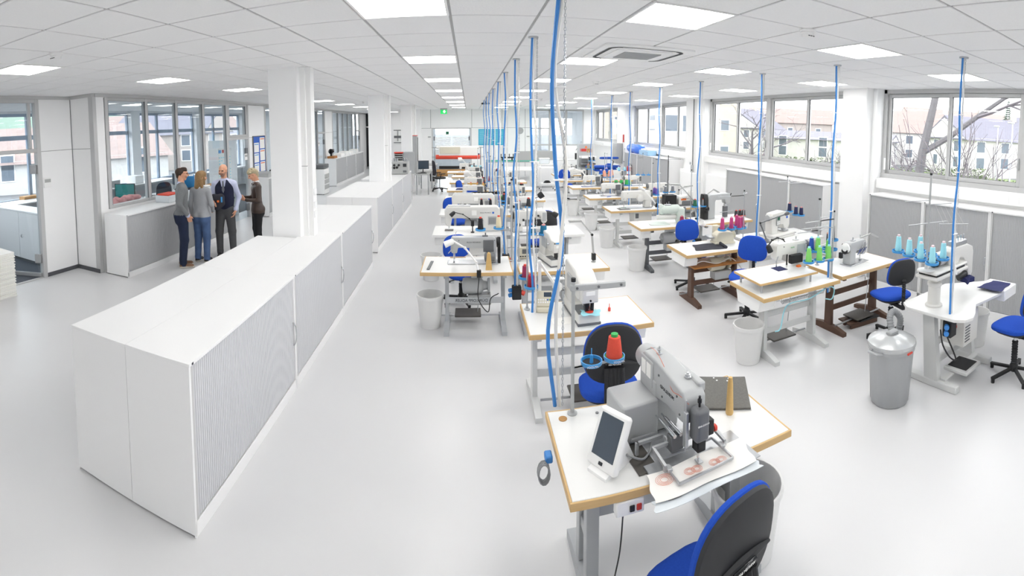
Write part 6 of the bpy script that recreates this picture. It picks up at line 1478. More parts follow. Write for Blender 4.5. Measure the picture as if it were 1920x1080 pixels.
obj('hour_hand', MB().bar((0, -.03, 0), (-.05, -.03, .05), .012, .003), 'black', ck); obj('minute_hand', MB().bar((0, -.031, 0), (.09, -.031, .045), .009, .003), 'black', ck)
for k in range(12): obj('hour_mark', MB().bar((.115 * math.sin(k * .5236), -.03, .115 * math.cos(k * .5236)), (.132 * math.sin(k * .5236), -.03, .132 * math.cos(k * .5236)), .008, .002), 'black', ck)
for nm, P, r_, lab in (('a', aty(990, 257, YF), 0, 'small white notice by the far glass door'), ('b', aty(805, 258, YF), 0, 'small door sign beside the far double door'), ('c', atx(89, 342, -6.645), 90, 'white door sign plate beside the open office doorway'), ('d', atx(461, 294, XL), 90, 'white door sign plate between office door and notice board'), ('e', atx(597.5, 270, XL), 90, 'door sign on the panel behind the copier')):
    t = thing('door_sign', lab, 'sign', P, R_(r_)); obj('plate', MB().cb(-.085, .085, -.012, .0, -.09, .09, .004), 'whiteplastic', t); obj('insert', MB().cb(-.07, .07, -.014, -.011, .0, .06, .001), 'lampgrey', t)
# ================================================================== fabric rack, desks and far furniture
rk = thing('fabric_rack', 'tall steel rack holding rolls of fabric before the far door', 'fabric rack', (-.45, 18.7, 0))
XA_, XB2 = -.92, .92
for s in (XA_, XB2):
    p_ = obj('post', MB().cyl((s, 0, .05), (s, 0, 1.62), .022, n=10), 'chrome', rk); obj('foot', MB().cb(s - .03, s + .03, -.35, .35, .04, .09, .006), 'chrome', p_)
    for y in (-.3, .3): obj('caster', MB().cyl((s - .015, y, .03), (s + .015, y, .03), .03, n=12), 'black', p_)
for z in (1.60, 1.22, .78, .45): obj('roll_bar', MB().cyl((XA_ - .12, 0, z), (XB2 + .12, 0, z), .016, n=8), 'chrome', rk)
def roll(lab, z, r, mt, x0=-.88, x1=.88, y=0): return tag(obj('fabric_roll', MB().lathe([(r * .96, x0), (r, x0 + .01), (r, x1 - .01), (r * .96, x1)], 20, (-.45, 18.7 + y, z), (1, 0, 0)), mt), lab, 'fabric roll', 'fabric rolls')
roll('bright red fabric roll on the rack', 1.22, .09, 'th_red'); roll('dark blue fabric roll behind the red one', 1.26, .09, 'navy', -.1, .88, .16); roll('black fabric roll on the rack', .80, .06, 'black', -.75, .7, -.02); roll('beige fabric roll at the bottom of the rack', .58, .15, 'cardboard', -.85, .75, .0); roll('white fabric roll on top of the rack', 1.60, .06, 'whitecloth', -.85, .85)
cl1 = obj('draped_cloth', MB().cb(-1.2, .35, 18.62, 18.64, 1.28, 1.60, .004), 'whitecloth'); tag(cl1, 'white cloth hanging from the top roll of the rack', 'cloth')
cl2 = obj('draped_cloth', MB().cb(-1.15, -.35, 18.59, 18.61, 1.36, 1.62, .004), 'cream'); tag(cl2, 'small cream cloth hung over the white one on the rack', 'cloth')
def desk(label, x0, x1, y0, y1, z=.74, top='lampgrey', leg='steel', group=None):
    t = thing('desk', label, 'desk', (x0, y0, 0), 0, group); w_, d_ = x1 - x0, y1 - y0
    obj('top', MB().cb(0, w_, 0, d_, z - .03, z, .003), top, t)
    for x in (.03, w_ - .07):
        for y in (.03, d_ - .07): obj('leg', MB().cb(x, x + .05, y, y + .05, 0, z - .03, .004), leg, t)
    return t
desk('grey office desk with monitor beyond the second cabinet block', -1.94, -1.42, 16.6, 18.3, .74); 
desk('narrow grey desk with cables beside the fabric rack', -2.15, -1.35, 19.3, 20.2, .85)
mo = thing('monitor', 'black computer monitor on the grey office desk', 'monitor', (-1.72, 17.35, .74), R_(12)); obj('screen', MB().cb(-.22, .22, -.02, .02, .12, .44, .006), 'black', mo); obj('display', MB().cb(-.20, .20, -.023, -.018, .14, .42, .001), 'screen', mo); obj('foot', MB().cyl((0, 0, 0), (0, 0, .012), .1, n=16).cyl((0, .02, .01), (0, .02, .2), .02, n=8), 'black', mo)
tag(obj('keyboard', MB().cb(-.2, .2, -.07, .07, 0, .02, .004), 'black', None, (-1.75, 16.95, .74)), 'black keyboard on the grey office desk', 'keyboard')
tag(obj('black_bin', bin_mesh(.13, .15, .5), 'black', None, (-1.62, 20.75, 0)), 'black waste bin under the narrow grey desk', 'waste bin')
oc = thing('office_chair', 'black mesh office chair with armrests near the fabric rack', 'chair', (-1.12, 17.6, 0), R_(-70))
m = MB(); padmesh(m, outline(.48, .46, 24, 3), lambda u, v, t: (u, v, .47 + .06 * t), .06); obj('seat', m, 'black', oc)
m = MB(); padmesh(m, outline(.46, .58, 24, 3), lambda u, v, t: (u, -.24 + .03 * t + .3 * u * u - .1 * v, .88 + v), .03); obj('backrest', m, 'darkcloth', oc)
for s in (-1, 1): obj('armrest', MB().tube([(s * .24, -.05, .5), (s * .28, -.02, .66)], .018, 8).cb(s * .28 - .035, s * .28 + .035, -.12, .14, .66, .69, .01), 'black', oc)
obj('column', MB().cyl((0, 0, .1), (0, 0, .47), .025, n=12), 'chrome', oc)
for i in range(5):
    a = 2 * math.pi * i / 5; d = Vector((math.cos(a), math.sin(a), 0)); l_ = obj('base_leg', MB().bar(d * .02 + Vector((0, 0, .12)), d * .31 + Vector((0, 0, .075)), .04, .03), 'black', oc); obj('caster', MB().cyl(d * .31 + Vector((-.012, 0, .03)), d * .31 + Vector((.012, 0, .03)), .03, n=12), 'black', l_)
# testing instruments on the second cabinet block
ts = thing('test_instrument', 'grey bench instrument with black dials on the second cabinet block', 'instrument', (-1.98, 13.35, 1.1)); obj('case', MB().cb(-.24, .24, -.2, .2, .01, .36, .01), 'lampgrey', ts)
for x, z in ((-.15, .27), (-.02, .27), (-.15, .19), (-.07, .2)): obj('dial', MB().lathe([(.035, 0), (.035, .015), (.02, .03)], 14, (x, -.2, z), (0, -1, 0)), 'black', ts)
obj('display', MB().cb(.1, .2, -.206, -.2, .22, .31, .002), 'ink', ts); obj('label_plate', MB().cb(.1, .2, -.206, -.2, .06, .12, .002), 'machdark', ts)
for x in (-.19, -.14, -.09, .12, .18): obj('spool', MB().cyl((x, 0, .36), (x, 0, .46), .025, n=10), 'chrome', ts)
tn = thing('tensile_tester', 'tall grey tensile testing column behind the bench instrument', 'instrument', (-1.87, 15.3, 0)); obj('cabinet', MB().cb(-.3, .06, .0, .35, .9, 1.62, .01), 'machgrey', tn); obj('column', MB().cb(.0, .16, .1, .3, .9, 2.15, .01), 'machgrey', tn); obj('slot', MB().cb(.16, .17, .14, .26, 1.3, 2.1, .002), 'black', tn); obj('red_cap', MB().cb(-.0, .16, .1, .3, 2.15, 2.17, .004), 'redplastic', tn); obj('stand', MB().cb(-.3, -.05, .05, .3, 0, .9, .01), 'machgrey', tn)
sr = thing('sample_rack', 'narrow rack of shelves with red top beside the tester', 'shelf', (-2.33, 15.3, 0)); obj('back', MB().box(-.14, .14, .2, .22, 0, 1.6), 'machdark', sr)
for k in range(10): obj('shelf', MB().cb(-.14, .14, 0, .2, .9 + k * .07, .915 + k * .07, .002), 'whiteplastic', sr)
obj('red_top', MB().cb(-.15, .15, -.01, .22, 1.58, 1.62, .003), 'redplastic', sr)
for s in (-1, 1): obj('side', MB().cb(s * .14 - .006, s * .14 + .006, 0, .2, 0, 1.6, .002), 'steel', sr)
for k in range(2):
    t = thing('template_board', 'white board with rows of hanging templates on the corridor wall, %s' % ('left', 'right')[k], 'rack', (-4.35 + k * 1.0, 26.95, 1.5))
    obj('board', MB().cb(0, .95, 0, .04, 0, .75, .004), 'whiteplastic', t); obj('rail', MB().cb(-.02, .97, -.03, .0, .72, .76, .003), 'machdark', t); obj('lower_rail', MB().cb(-.02, .97, -.03, .0, 0, .04, .003), 'machdark', t)
    for q in range(7): obj('template', MB().cb(.05 + q * .13, .13 + q * .13, -.02, -.0, .1, .7, .003), 'lampgrey' if q % 2 else 'whiteplastic', t)
    obj('dark_strip', MB().cb(0, .95, -.026, -.02, .28, .42, .002), 'machdark', t)
# store room shelf
sh_ = thing('storage_shelf', 'black storage shelf in the dark store room', 'shelf', (-5.4, 28.6, 0))
for k in range(5): obj('board', MB().cb(-.7, .7, 0, .4, .3 + k * .45, .33 + k * .45, .003), 'machdark', sh_)
for s in (-.7, .7): obj('upright', MB().cb(s - .02, s + .02, 0, .4, 0, 2.4, .003), 'black', sh_)
tag(obj('cardboard_box', MB().cb(-.3, .3, 0, .3, 0, .25, .004), 'cardboard', None, (-5.5, 28.65, 1.23)), 'cardboard box on the store room shelf', 'box'); tag(obj('wrapped_bundle', MB().cb(-.4, .4, 0, .5, 0, .75, .05), 'clearplastic', None, (-5.3, 27.7, 0), bev=.03), 'bundle wrapped in clear plastic in the dark store room', 'bundle'); tag(obj('blue_ball', MB().lathe([(.001, 0), (.08, .02), (.11, .1), (.08, .18), (.001, .2)], 16), 'hose', None, (-5.35, 28.75, .78)), 'blue round item on the store room shelf', 'ball')
# big tables at the far end
gt = desk('long steel table with green cutting mat under the wall chart', .75, 3.3, 20.6, 21.7, .86, 'steel'); obj('cutting_mat', MB().cb(.05, 2.5, .05, 1.05, .86, .868, .002), 'matgreen', gt) if mat('matgreen', '4fae98', .6) else None
gm2 = thing('black_tool_frame', 'black metal fixture standing on the green mat', 'tool', (1.75, 21.3, .87)); obj('frame', MB().cb(-.3, .3, -.1, .1, .1, .16, .01).cb(-.25, -.2, -.08, .08, 0, .1, .004).cb(.2, .25, -.08, .08, 0, .1, .004), 'black', gm2)
for x in (-.28, -.1, .1, .28): obj('pin', MB().cyl((x, 0, .16), (x, 0, .3), .02, n=8), 'black', gm2)
desk('white cutting table in the far middle', .95, 2.5, 16.9, 18.4, .84, 'laminate', 'whiteplastic')
cu = thing('white_counter', 'white block counter in the far middle', 'counter', (2.62, 18.2, 0)); obj('body', MB().cb(0, .8, 0, 1.7, 0, .9, .01), 'cab', cu); obj('worktop', MB().cb(-.02, .82, -.02, 1.72, .9, .93, .004), 'laminate', cu); obj('plinth', MB().box(.0, .8, -.004, .0, .0, .08), 'lampgrey', cu)
bx = thing('plastic_box', 'pale plastic box on the white counter', 'box', (3.05, 18.7, .93)); obj('tub', MB().cb(-.2, .2, -.15, .15, 0, .2, .02), 'clearplastic', bx); obj('lid', MB().cb(-.21, .21, -.16, .16, .2, .22, .006), 'whiteplastic', bx)
for k, (x, y) in enumerate(((2.05, 20.2), (2.95, 20.25))):
    t = thing('pin_board', 'grey upright panel of the far work place, %s' % ('left', 'right')[k], 'panel', (x, y, .0)); obj('panel', MB().cb(0, .75, 0, .03, .95, 1.35, .006), 'lampgrey', t)
    for q in (-.01, .75): obj('upright', MB().cb(q, q + .01, 0, .03, 0, 1.36, .002), 'steel', t)
trl = thing('tool_trolley', 'white wire trolley with cables on its lower tray', 'trolley', (2.98, 17.55, 0))
for z in (.25, .85): obj('tray', MB().cb(-.28, .28, -.22, .22, z, z + .03, .006), 'whiteplastic', trl)
for x in (-.27, .27):
    obj('frame_tube', MB().tube([(x, -.2, .07), (x, -.2, .9), (x, 0, .95), (x, .2, .9), (x, .2, .07)], .012, 8), 'lampwhite', trl)
    for y in (-.2, .2): obj('caster', MB().cyl((x - .012, y, .035), (x + .012, y, .035), .035, n=12), 'black', trl)
m = MB()
for q in range(6): m.tube([(.14 * math.cos(a) * (1 - q * .08), .1 * math.sin(a), .295 + q * .012) for a in [2 * math.pi * i / 16 + q for i in range(17)]], .009, 5)
tag(obj('cable_heap', m, 'cableblack', None, (2.98, 17.55, 0)), 'heap of black cable on the lower tray of the trolley', 'cable')
desk('white bench with small tools below the far windows', 3.6, 5.6, 20.9, 21.8, .9, 'laminate', 'whiteplastic')
tag(obj('cardboard_box', MB().cb(-.14, .14, -.14, .14, 0, .28, .004), 'cardboard', None, (3.85, 21.4, .9)), 'small brown cardboard box on the bench below the far windows', 'box')
tb_ = thing('bench_press', 'small black and white hand press on the far bench', 'press', (4.95, 21.2, .9)); obj('column', MB().cb(-.04, .04, -.04, .04, 0, .42, .008), 'black', tb_); obj('head', MB().cb(-.1, .1, -.12, .05, .3, .42, .01), 'whiteplastic', tb_); obj('lever', MB().bar((0, 0, .42), (.2, 0, .72), .015, .015), 'black', tb_)
hp_ = thing('heat_press', 'grey heat press with warning sign by the window wall', 'press', (4.95, 19.0, 0)); obj('body', MB().cb(-.32, .32, 0, .6, .0, .72, .01).cb(-.32, .32, .3, .6, .7, 1.7, .01), 'machgrey', hp_); obj('platen', MB().cb(-.3, .3, -.3, .3, 1.12, 1.2, .01), 'whiteplastic', hp_); obj('lower_platen', MB().cb(-.28, .28, -.28, .3, .85, .92, .01), 'machdark', hp_); obj('red_panel', MB().cb(-.25, .02, .285, .3, 1.38, 1.5, .004), 'inkred', hp_); obj('brown_panel', MB().cb(.04, .28, .285, .3, 1.34, 1.5, .004), 'cardboard', hp_); obj('warning_sign', MB().prism([(-.06, 1.53), (.06, 1.53), (0, 1.63)], .28, .3, 'xz'), 'orange', hp_)
ib = thing('ironing_board', 'blue padded ironing table with smaller blue sleeve board above', 'ironing board', (5.02, 16.6, 0)); mat('ironblue', '1f4fae', .8)
obj('stand', MB().cb(-.1, .3, -.1, .3, 0, .85, .02), 'machgrey', ib)
m = MB(); padmesh(m, outline(1.35, .42, 24, 2.6), lambda u, v, t: (u - .1, v, .92 + .09 * t), .1); obj('main_board', m, 'ironblue', ib); m = MB(); padmesh(m, outline(.75, .2, 24, 2.6), lambda u, v, t: (u + .12, v - .05, 1.25 + .08 * t), .1); obj('sleeve_board', m, 'ironblue', ib); obj('sleeve_arm', MB().tube([(.25, 0, .95), (.3, 0, 1.15), (.2, -.03, 1.25)], .02, 8), 'black', ib); obj('skirt', MB().cb(-.45, .4, -.18, .18, .80, .92, .04), 'ironblue', ib, bev=.02)
fe = thing('fire_extinguisher', 'red fire extinguisher beside the ironing board', 'fire extinguisher', (5.755, 16.05, .55)); obj('cylinder', MB().lathe([(.07, 0), (.08, .01), (.08, .42), (.06, .47), (.025, .5), (.025, .53)], 18), 'firered', fe) if mat('firered', 'd0261f', .35) else None
obj('valve', MB().cb(-.03, .05, -.02, .02, .52, .57, .006), 'black', fe); obj('hose', MB().tube([(.03, 0, .55), (.1, 0, .5), (.11, 0, .2)], .012, 6), 'black', fe); obj('label_band', MB().lathe([(.081, .18), (.0815, .19), (.0815, .28), (.081, .29)], 18, caps=False), 'whiteplastic', fe); obj('bracket', MB().cb(.06, .088, -.04, .04, .3, .34, .004), 'machgrey', fe)
cbx2 = tag(obj('control_cabinet', MB().cb(5.72, 5.97, 17.45, 17.95, 1.0, 1.8, .01), 'lampgrey'), 'grey electrical box on the far window pillar', 'electrical box')
wp = thing('wall_pipe', 'thin grey conduit with valve running down the pillar by the second window', 'pipe', (5.94, 11.4, 0)); obj('pipe', MB().cyl((0, 0, .6), (0, 0, H), .014, n=8), 'machdark', wp); obj('valve', MB().cb(-.05, .02, -.03, .03, 1.25, 1.45, .006), 'machgrey', wp); obj('gauge', MB().cyl((-.05, 0, 1.5), (-.08, 0, 1.5), .035, n=14), 'steel', wp); obj('branch', MB().tube([(-.02, 0, 1.2), (-.08, .0, 1.0), (-.03, 0, .75)], .009, 6), 'steel', wp)
for k, (x, z, c) in enumerate(((5.96, 2.05, 'inkred'),)): tag(obj('call_point', MB().cb(5.955, 5.985, 17.3, 17.42, 1.85, 2.15, .004), 'inkred'), 'red and white fire notice on the third window pillar', 'notice')
bg_ = thing('blue_bags', 'shiny blue plastic bags piled on the third window cabinets', 'bag', (5.99, 16.1, 1.505)); m = MB(); padmesh(m, outline(.36, .34, 18, 2.4), lambda u, v, t: (u * .9, -.75 + 1.35 * t, .16 + v), .1, levels=((0, .6), (.08, .9), (.3, 1), (.55, .86), (.8, 1), (1, .7))); obj('bag', m, 'bagblue', bg_) if mat('bagblue', '4a7fe6', .25) else None
cb_ = thing('clear_box', 'clear plastic box with white packets on the third window cabinets', 'box', (5.99, 14.85, 1.5)); obj('tub', MB().cb(-.17, .17, -.4, .4, 0, .17, .02), 'bluetub', cb_) if mat('bluetub', '9fc6e6', .3) else None
for k in range(7): obj('packet', MB().cb(-.12, .12, -.06, .06, 0, .04, .01).xf(Matrix.Translation((0, -.32 + k * .1, .17)) @ Matrix.Rotation(.4 * math.sin(k * 2.1), 4, 'X')), 'whitecloth', cb_)
# ================================================================== things along the offices
nb = thing('notice_board', 'notice board with blue header and pinned papers beside the office door', 'notice board', (XL + .005, 12.12, 1.2), R_(90))
obj('board', MB().cb(0, .78, -.02, 0, 0, 1.08, .003), 'inkblue', nb); obj('frame', MB().cb(-.02, 0, -.03, 0, -.02, 1.1, .003).cb(.78, .8, -.03, 0, -.02, 1.1, .003).cb(-.02, .8, -.03, 0, 1.08, 1.1, .003), 'machdark', nb)
for k, (x, z, w_, h_) in enumerate(((.03, .62, .32, .28), (.03, .32, .30, .27), (.03, .03, .30, .26), (.42, .72, .33, .33), (.42, .36, .33, .33), (.42, .03, .33, .3))):
    p_ = obj('pinned_sheet', MB().cb(x, x + w_, -.024, -.02, z, z + h_, .001), 'paper', nb); obj('print', MB().box(x + .03, x + w_ - .03, -.025, -.024, z + h_ - .06, z + h_ - .035), 'dish' if k < 3 else 'orange', p_)
cal = thing('wall_calendar', 'yearly wall planner with blue week columns seen through the glass office door', 'calendar', (XL - .5, 10.95, 1.0), R_(90))
obj('sheet', MB().cb(0, .75, -.01, 0, 0, 1.0, .002), 'paper', cal); obj('blue_title', MB().cb(.03, .18, -.013, -.01, .87, .96, .001), 'dish', cal); obj('red_title', MB().cb(.22, .6, -.013, -.01, .87, .96, .001), 'inkred', cal)
for q in range(6):
    m = MB()
    for k in range(9):
        if (k * 7 + q * 3) % 5 != 0: m.box(.04 + q * .115, .11 + q * .115, -.0125, -.010, .05 + k * .085, .08 + k * .085)
    o = obj('week_column', m, 'th_aqua', cal); o['kind'] = 'stuff'
tag(obj('panel_back', MB().cb(-7.5, XL - .48, 12.0, 12.02, 0, 2.2, .002), 'office_wall'), 'white panel standing inside the office behind the glass door', 'panel')
pc_ = thing('paper_cutter', 'grey desktop cutter with lever on the white cabinet beyond the people', 'paper cutter', (-5.8, 12.3, 1.1), R_(90)); obj('bed', MB().prism([(-.1, 0), (.55, 0), (.55, .04), (.3, .1), (.1, .16), (-.1, .1)], -.18, .18, 'xz'), 'lampgrey', pc_, bev=.006); obj('tray', MB().cb(.55, .8, -.15, .15, .02, .05, .004), 'machdark', pc_)
rt = thing('red_tool', 'red and black hand tool on the cabinet beyond the people', 'tool', (-5.85, 13.1, 1.1)); obj('body', MB().cb(-.1, .1, -.15, .15, 0, .15, .03), 'black', rt); obj('grip', MB().tube([(0, -.1, .14), (.02, .05, .2), (.0, .2, .12)], .03, 8), 'redplastic', rt)
for k, (y, c, lab, hh) in enumerate(((7.55, 'th_red', 'clear tub of red cloth on the cabinet left of the people', .14), (8.15, 'darkcloth', 'tub of dark cloth on the cabinet behind the people', .17), (8.75, 'whitecloth', 'tub of white parts on the cabinet behind the people', .15), (9.2, 'cardboard', 'low box at the end of the cabinet behind the people', .12))):
    t = thing('storage_tub', lab, 'tub', (-5.72, y, 1.1)); obj('tub', MB().cb(-.17, .17, -.22, .22, 0, hh, .012), 'clearplastic', t); obj('contents', MB().cb(-.15, .15, -.2, .2, hh, hh + .03, .014), c, t)
for k, (c, a, lab) in enumerate((('dish', .5, 'blue ring binder leaning over the tubs behind the people'), ('inkred', .9, 'red ring binder leaning over the tubs behind the people'))):
    t = thing('ring_binder', lab, 'binder', (-5.72, 8.25 + k * .2, 1.30 - .0), R_(30)); obj('cover', MB().cb(-.16, .16, -.02, .05, 0, .3, .004).xf(Matrix.Rotation(a, 4, 'X')), c, t); obj('pages', MB().cb(-.14, .14, -.01, .04, .01, .302, .002).xf(Matrix.Rotation(a, 4, 'X')), 'paper', t)
om = thing('antique_machine', 'old black hand-crank sewing machine on a wooden base, far cabinets', 'sewing machine', (-5.75, 19.05, 1.17), R_(90)); obj('base', MB().cb(-.25, .25, -.15, .15, 0, .1, .006), 'oak', om); obj('arm', MB().prism([(-.2, .1), (-.2, .36), (-.15, .4), (.16, .38), (.18, .24), (.12, .24), (.1, .31), (-.1, .31), (-.12, .1)], -.04, .04, 'xz'), 'blackshine', om, bev=.012); obj('handwheel', MB().lathe([(.03, 0), (.1, .004), (.11, .012), (.1, .02), (.03, .024)], 20, (-.2, 0, .3), (-1, 0, 0)), 'blackshine', om); needle_set(om, .15, 0, .1, .25)
for k, y in enumerate((20.1, 20.9, 21.8, 22.8)): 
    t = thing('paper_tray', 'stack of white boxes on the far corridor cabinets, %s' % ORD[k], 'box', (-5.75, y, 1.17)); obj('box', MB().cb(-.18, .18, -.28, .28, 0, .12 + .05 * (k % 2), .006), 'whiteplastic', t); obj('papers', MB().cb(-.15, .15, -.24, .24, .12 + .05 * (k % 2), .15 + .05 * (k % 2), .003), 'paper', t)
cpz = thing('copier', 'office copier half hidden by the first column', 'copier', (-5.55, 16.6, 0)); obj('body', MB().cb(-.3, .3, -.3, .3, .02, .95, .012), 'whiteplastic', cpz); obj('lid', MB().cb(-.3, .3, -.3, .3, .97, 1.12, .02), 'machdark', cpz)
for z in (.2, .4, .6): obj('paper_drawer', MB().cb(.3, .315, -.27, .27, z, z + .16, .006), 'lampgrey', cpz)
for x in (-.25, .25):
    for y in (-.25, .25): obj('caster', MB().cyl((x, y - .01, .03), (x, y + .01, .03), .03, n=10), 'black', cpz)
# stack of white sheets at the left picture edge
stx = thing('box_stack', 'tall stack of white corrugated sheets at the left picture edge', 'stack', (-6.42, 3.86, 0))
for k in range(34): obj('sheet', MB().cb(-.3 + .012 * math.sin(k * 2.3), .22 + .012 * math.sin(k * 1.7), -.30, .24 + .01 * math.cos(k * 2.9), k * .021, k * .021 + .018, .003), 'paper', stx)
# offices: cabinets, desks, monitor, chair, cloth heap
oc1 = thing('office_cabinet', 'white two-door office cabinet seen through the open doorway', 'cabinet', (-8.85, 5.42, 0)); obj('body', MB().cb(0, 1.75, .02, .48, .06, 1.02, .004), 'cab', oc1); obj('top', MB().cb(-.01, 1.76, 0, .5, 1.02, 1.05, .004), 'cab', oc1); obj('base', MB().box(.02, 1.73, .04, .46, 0, .06), 'machdark', oc1)
for a, b in ((.01, .87), (.88, 1.74)):
    d_ = obj('door', MB().cb(a, b, 0, .02, .07, 1.01, .002), 'cab', oc1); obj('handle', MB().tube([(a + .1, -.005, .55), (a + .1, -.03, .6), (a + .1, -.005, .65)] if a < .5 else [(a + .1, -.005, .5), (a + .1, -.03, .53), (a + .1, -.005, .56)], .007, 6), 'chrome', d_)
tag(obj('red_box', MB().cb(-.06, .06, -.05, .05, 0, .12, .004), 'inkred', None, (-7.28, 5.6, 1.05)), 'small red box on the white office cabinet', 'box')
desk('office desk with cables and monitor behind the first glass panels', -8.9, -7.2, 7.0, 9.9, .74, 'lampgrey'); desk('long white office side counter below the outer windows', -9.95, -9.35, 6.0, 12.8, .95, 'laminate', 'whiteplastic'); desk('office desk behind the third glass panel', -8.6, -7.0, 10.4, 12.4, .74, 'lampgrey')
for k, (x, y, r_, lab) in enumerate(((-8.1, 8.85, 115, 'teal lit computer monitor behind the first glass panel'), (-8.3, 11.6, 100, 'dark computer monitor behind the fourth glass panel'))):
    t = thing('monitor', lab, 'monitor', (x, y, .74), R_(r_ - 90)); obj('screen', MB().cb(-.27, .27, -.02, .02, .14, .5, .006), 'black', t); obj('display', MB().cb(-.25, .25, -.024, -.018, .16, .48, .001), 'teal' if k == 0 else 'screen', t); obj('foot', MB().cyl((0, 0, 0), (0, 0, .012), .11, n=16).cyl((0, .02, .01), (0, .02, .2), .02, n=8), 'machgrey', t)
tag(obj('cloth_heap', merge_mesh('cloth_heap', [nets([((-7.35 + .14 * math.cos(a * 2.4), 7.55 + .1 * a, .95 + .05 * math.sin(a * 3)), (-7.3 + .14 * math.sin(a * 2.1), 7.6 + .1 * a, 1.02), .1, .07, (1, 1, .8), 0) for a in range(8)], .014, .01)], ['pinkcloth']), None), 'heap of pink cloth on the desk behind the first glass panel', 'cloth')
cbh = thing('storage_box', 'grey box under the pink cloth heap in the office', 'box', (-7.35, 7.95, .74)); obj('tub', MB().cb(-.22, .22, -.5, .5, 0, .14, .01), 'lampgrey', cbh)
for k, (x, y, w_, h_, c) in enumerate(((-8.2, 7.5, .3, .16, 'machdark'), (-8.5, 8.2, .26, .2, 'whiteplastic'), (-7.6, 9.2, .3, .12, 'darkcloth'), (-8.45, 9.5, .24, .22, 'lampgrey'), (-7.5, 10.9, .3, .2, 'darkcloth'), (-8.2, 10.8, .25, .25, 'whiteplastic'))):
    t = thing('desk_box', 'box of papers on the office desks, %s from the doorway' % ORD[k], 'box', (x, y, .74), R_(17 * k)); obj('box', MB().cb(-w_ / 2, w_ / 2, -w_ / 2, w_ / 2, 0, h_, .008), c, t); obj('papers', MB().cb(-w_ / 2 + .02, w_ / 2 - .02, -w_ / 2 + .02, w_ / 2 - .03, h_, h_ + .015, .002), 'paper', t)
dup(oc, (-7.9, 10.1, 0), R_(60), 'dark office chair behind the second glass panel'); dup(oc, (-6.9, 12.0, 0), R_(150), 'dark office chair seen behind the bald person')
for k, (y, c) in enumerate(((8.3, 'whiteplastic'), (9.2, 'machdark'), (10.1, 'lampgrey'), (11.2, 'whiteplastic'))):
    t = thing('office_clutter', 'boxes and bottles on the office side counter, %s' % ORD[k], 'box', (-9.75, y, .95)); obj('box', MB().cb(-.2, .2, -.25, .15, 0, .12 + .04 * k, .01), c, t); obj('bottle', MB().lathe([(.03, 0), (.033, .01), (.033, .14), (.012, .18), (.012, .2)], 12, (.05, .25, 0)), 'whiteplastic', t)
for k, y in enumerate((2.5, 4.0)):
    t = thing('window_box', 'cardboard box on the office window ledge, %s' % ('far left', 'by the doorway')[k], 'box', (-10.0, y + 3.2, .86)); obj('box', MB().cb(-.12, .12, -.25, .25, 0, .16, .004), 'cardboard', t)
m = MB().box(-10.14, -9.8, YB, 28, .80, .86); struct(obj('trim_2', m, 'whiteplastic'))
# ================================================================== outside
GZ = -1.7
mat('street', '5f6164', .95, noise=.2, nscale=.4); mat('lawn', '6d7d52', 1, noise=.25, nscale=.8); mat('plaster', 'b7b5b3', .9); mat('plaster2', '9d9590', .9); mat('roofred', '80706c', .9, noise=.2, nscale=4); mat('roofgrey', '63626d', .9, noise=.2, nscale=4); mat('bark', '5c5a5c', .95, noise=.3, nscale=12); mat('twig', '645f63', .95); mat('conifer', '67776d', .95); mat('hedge', '4d5a3c', 1, noise=.3, nscale=3); mat('hill', '5d7064', 1, noise=.15, nscale=.03); mat('winglass', '5a6470', .3); mat('stone', 'aaa398', .9)
struct(obj('ground_right', MB().box(6.6, 160, -60, 200, GZ - .2, GZ), 'street')); struct(obj('ground_left', MB().box(-260, -10.4, -80, 220, GZ - .2, GZ), 'street')); struct(obj('ground_far', MB().box(-10.4, 6.6, 30.2, 200, GZ - .2, GZ), 'street'))
struct(obj('lawn_strip', MB().box(26, 46, 2, 60, GZ, GZ + .05), 'lawn'))
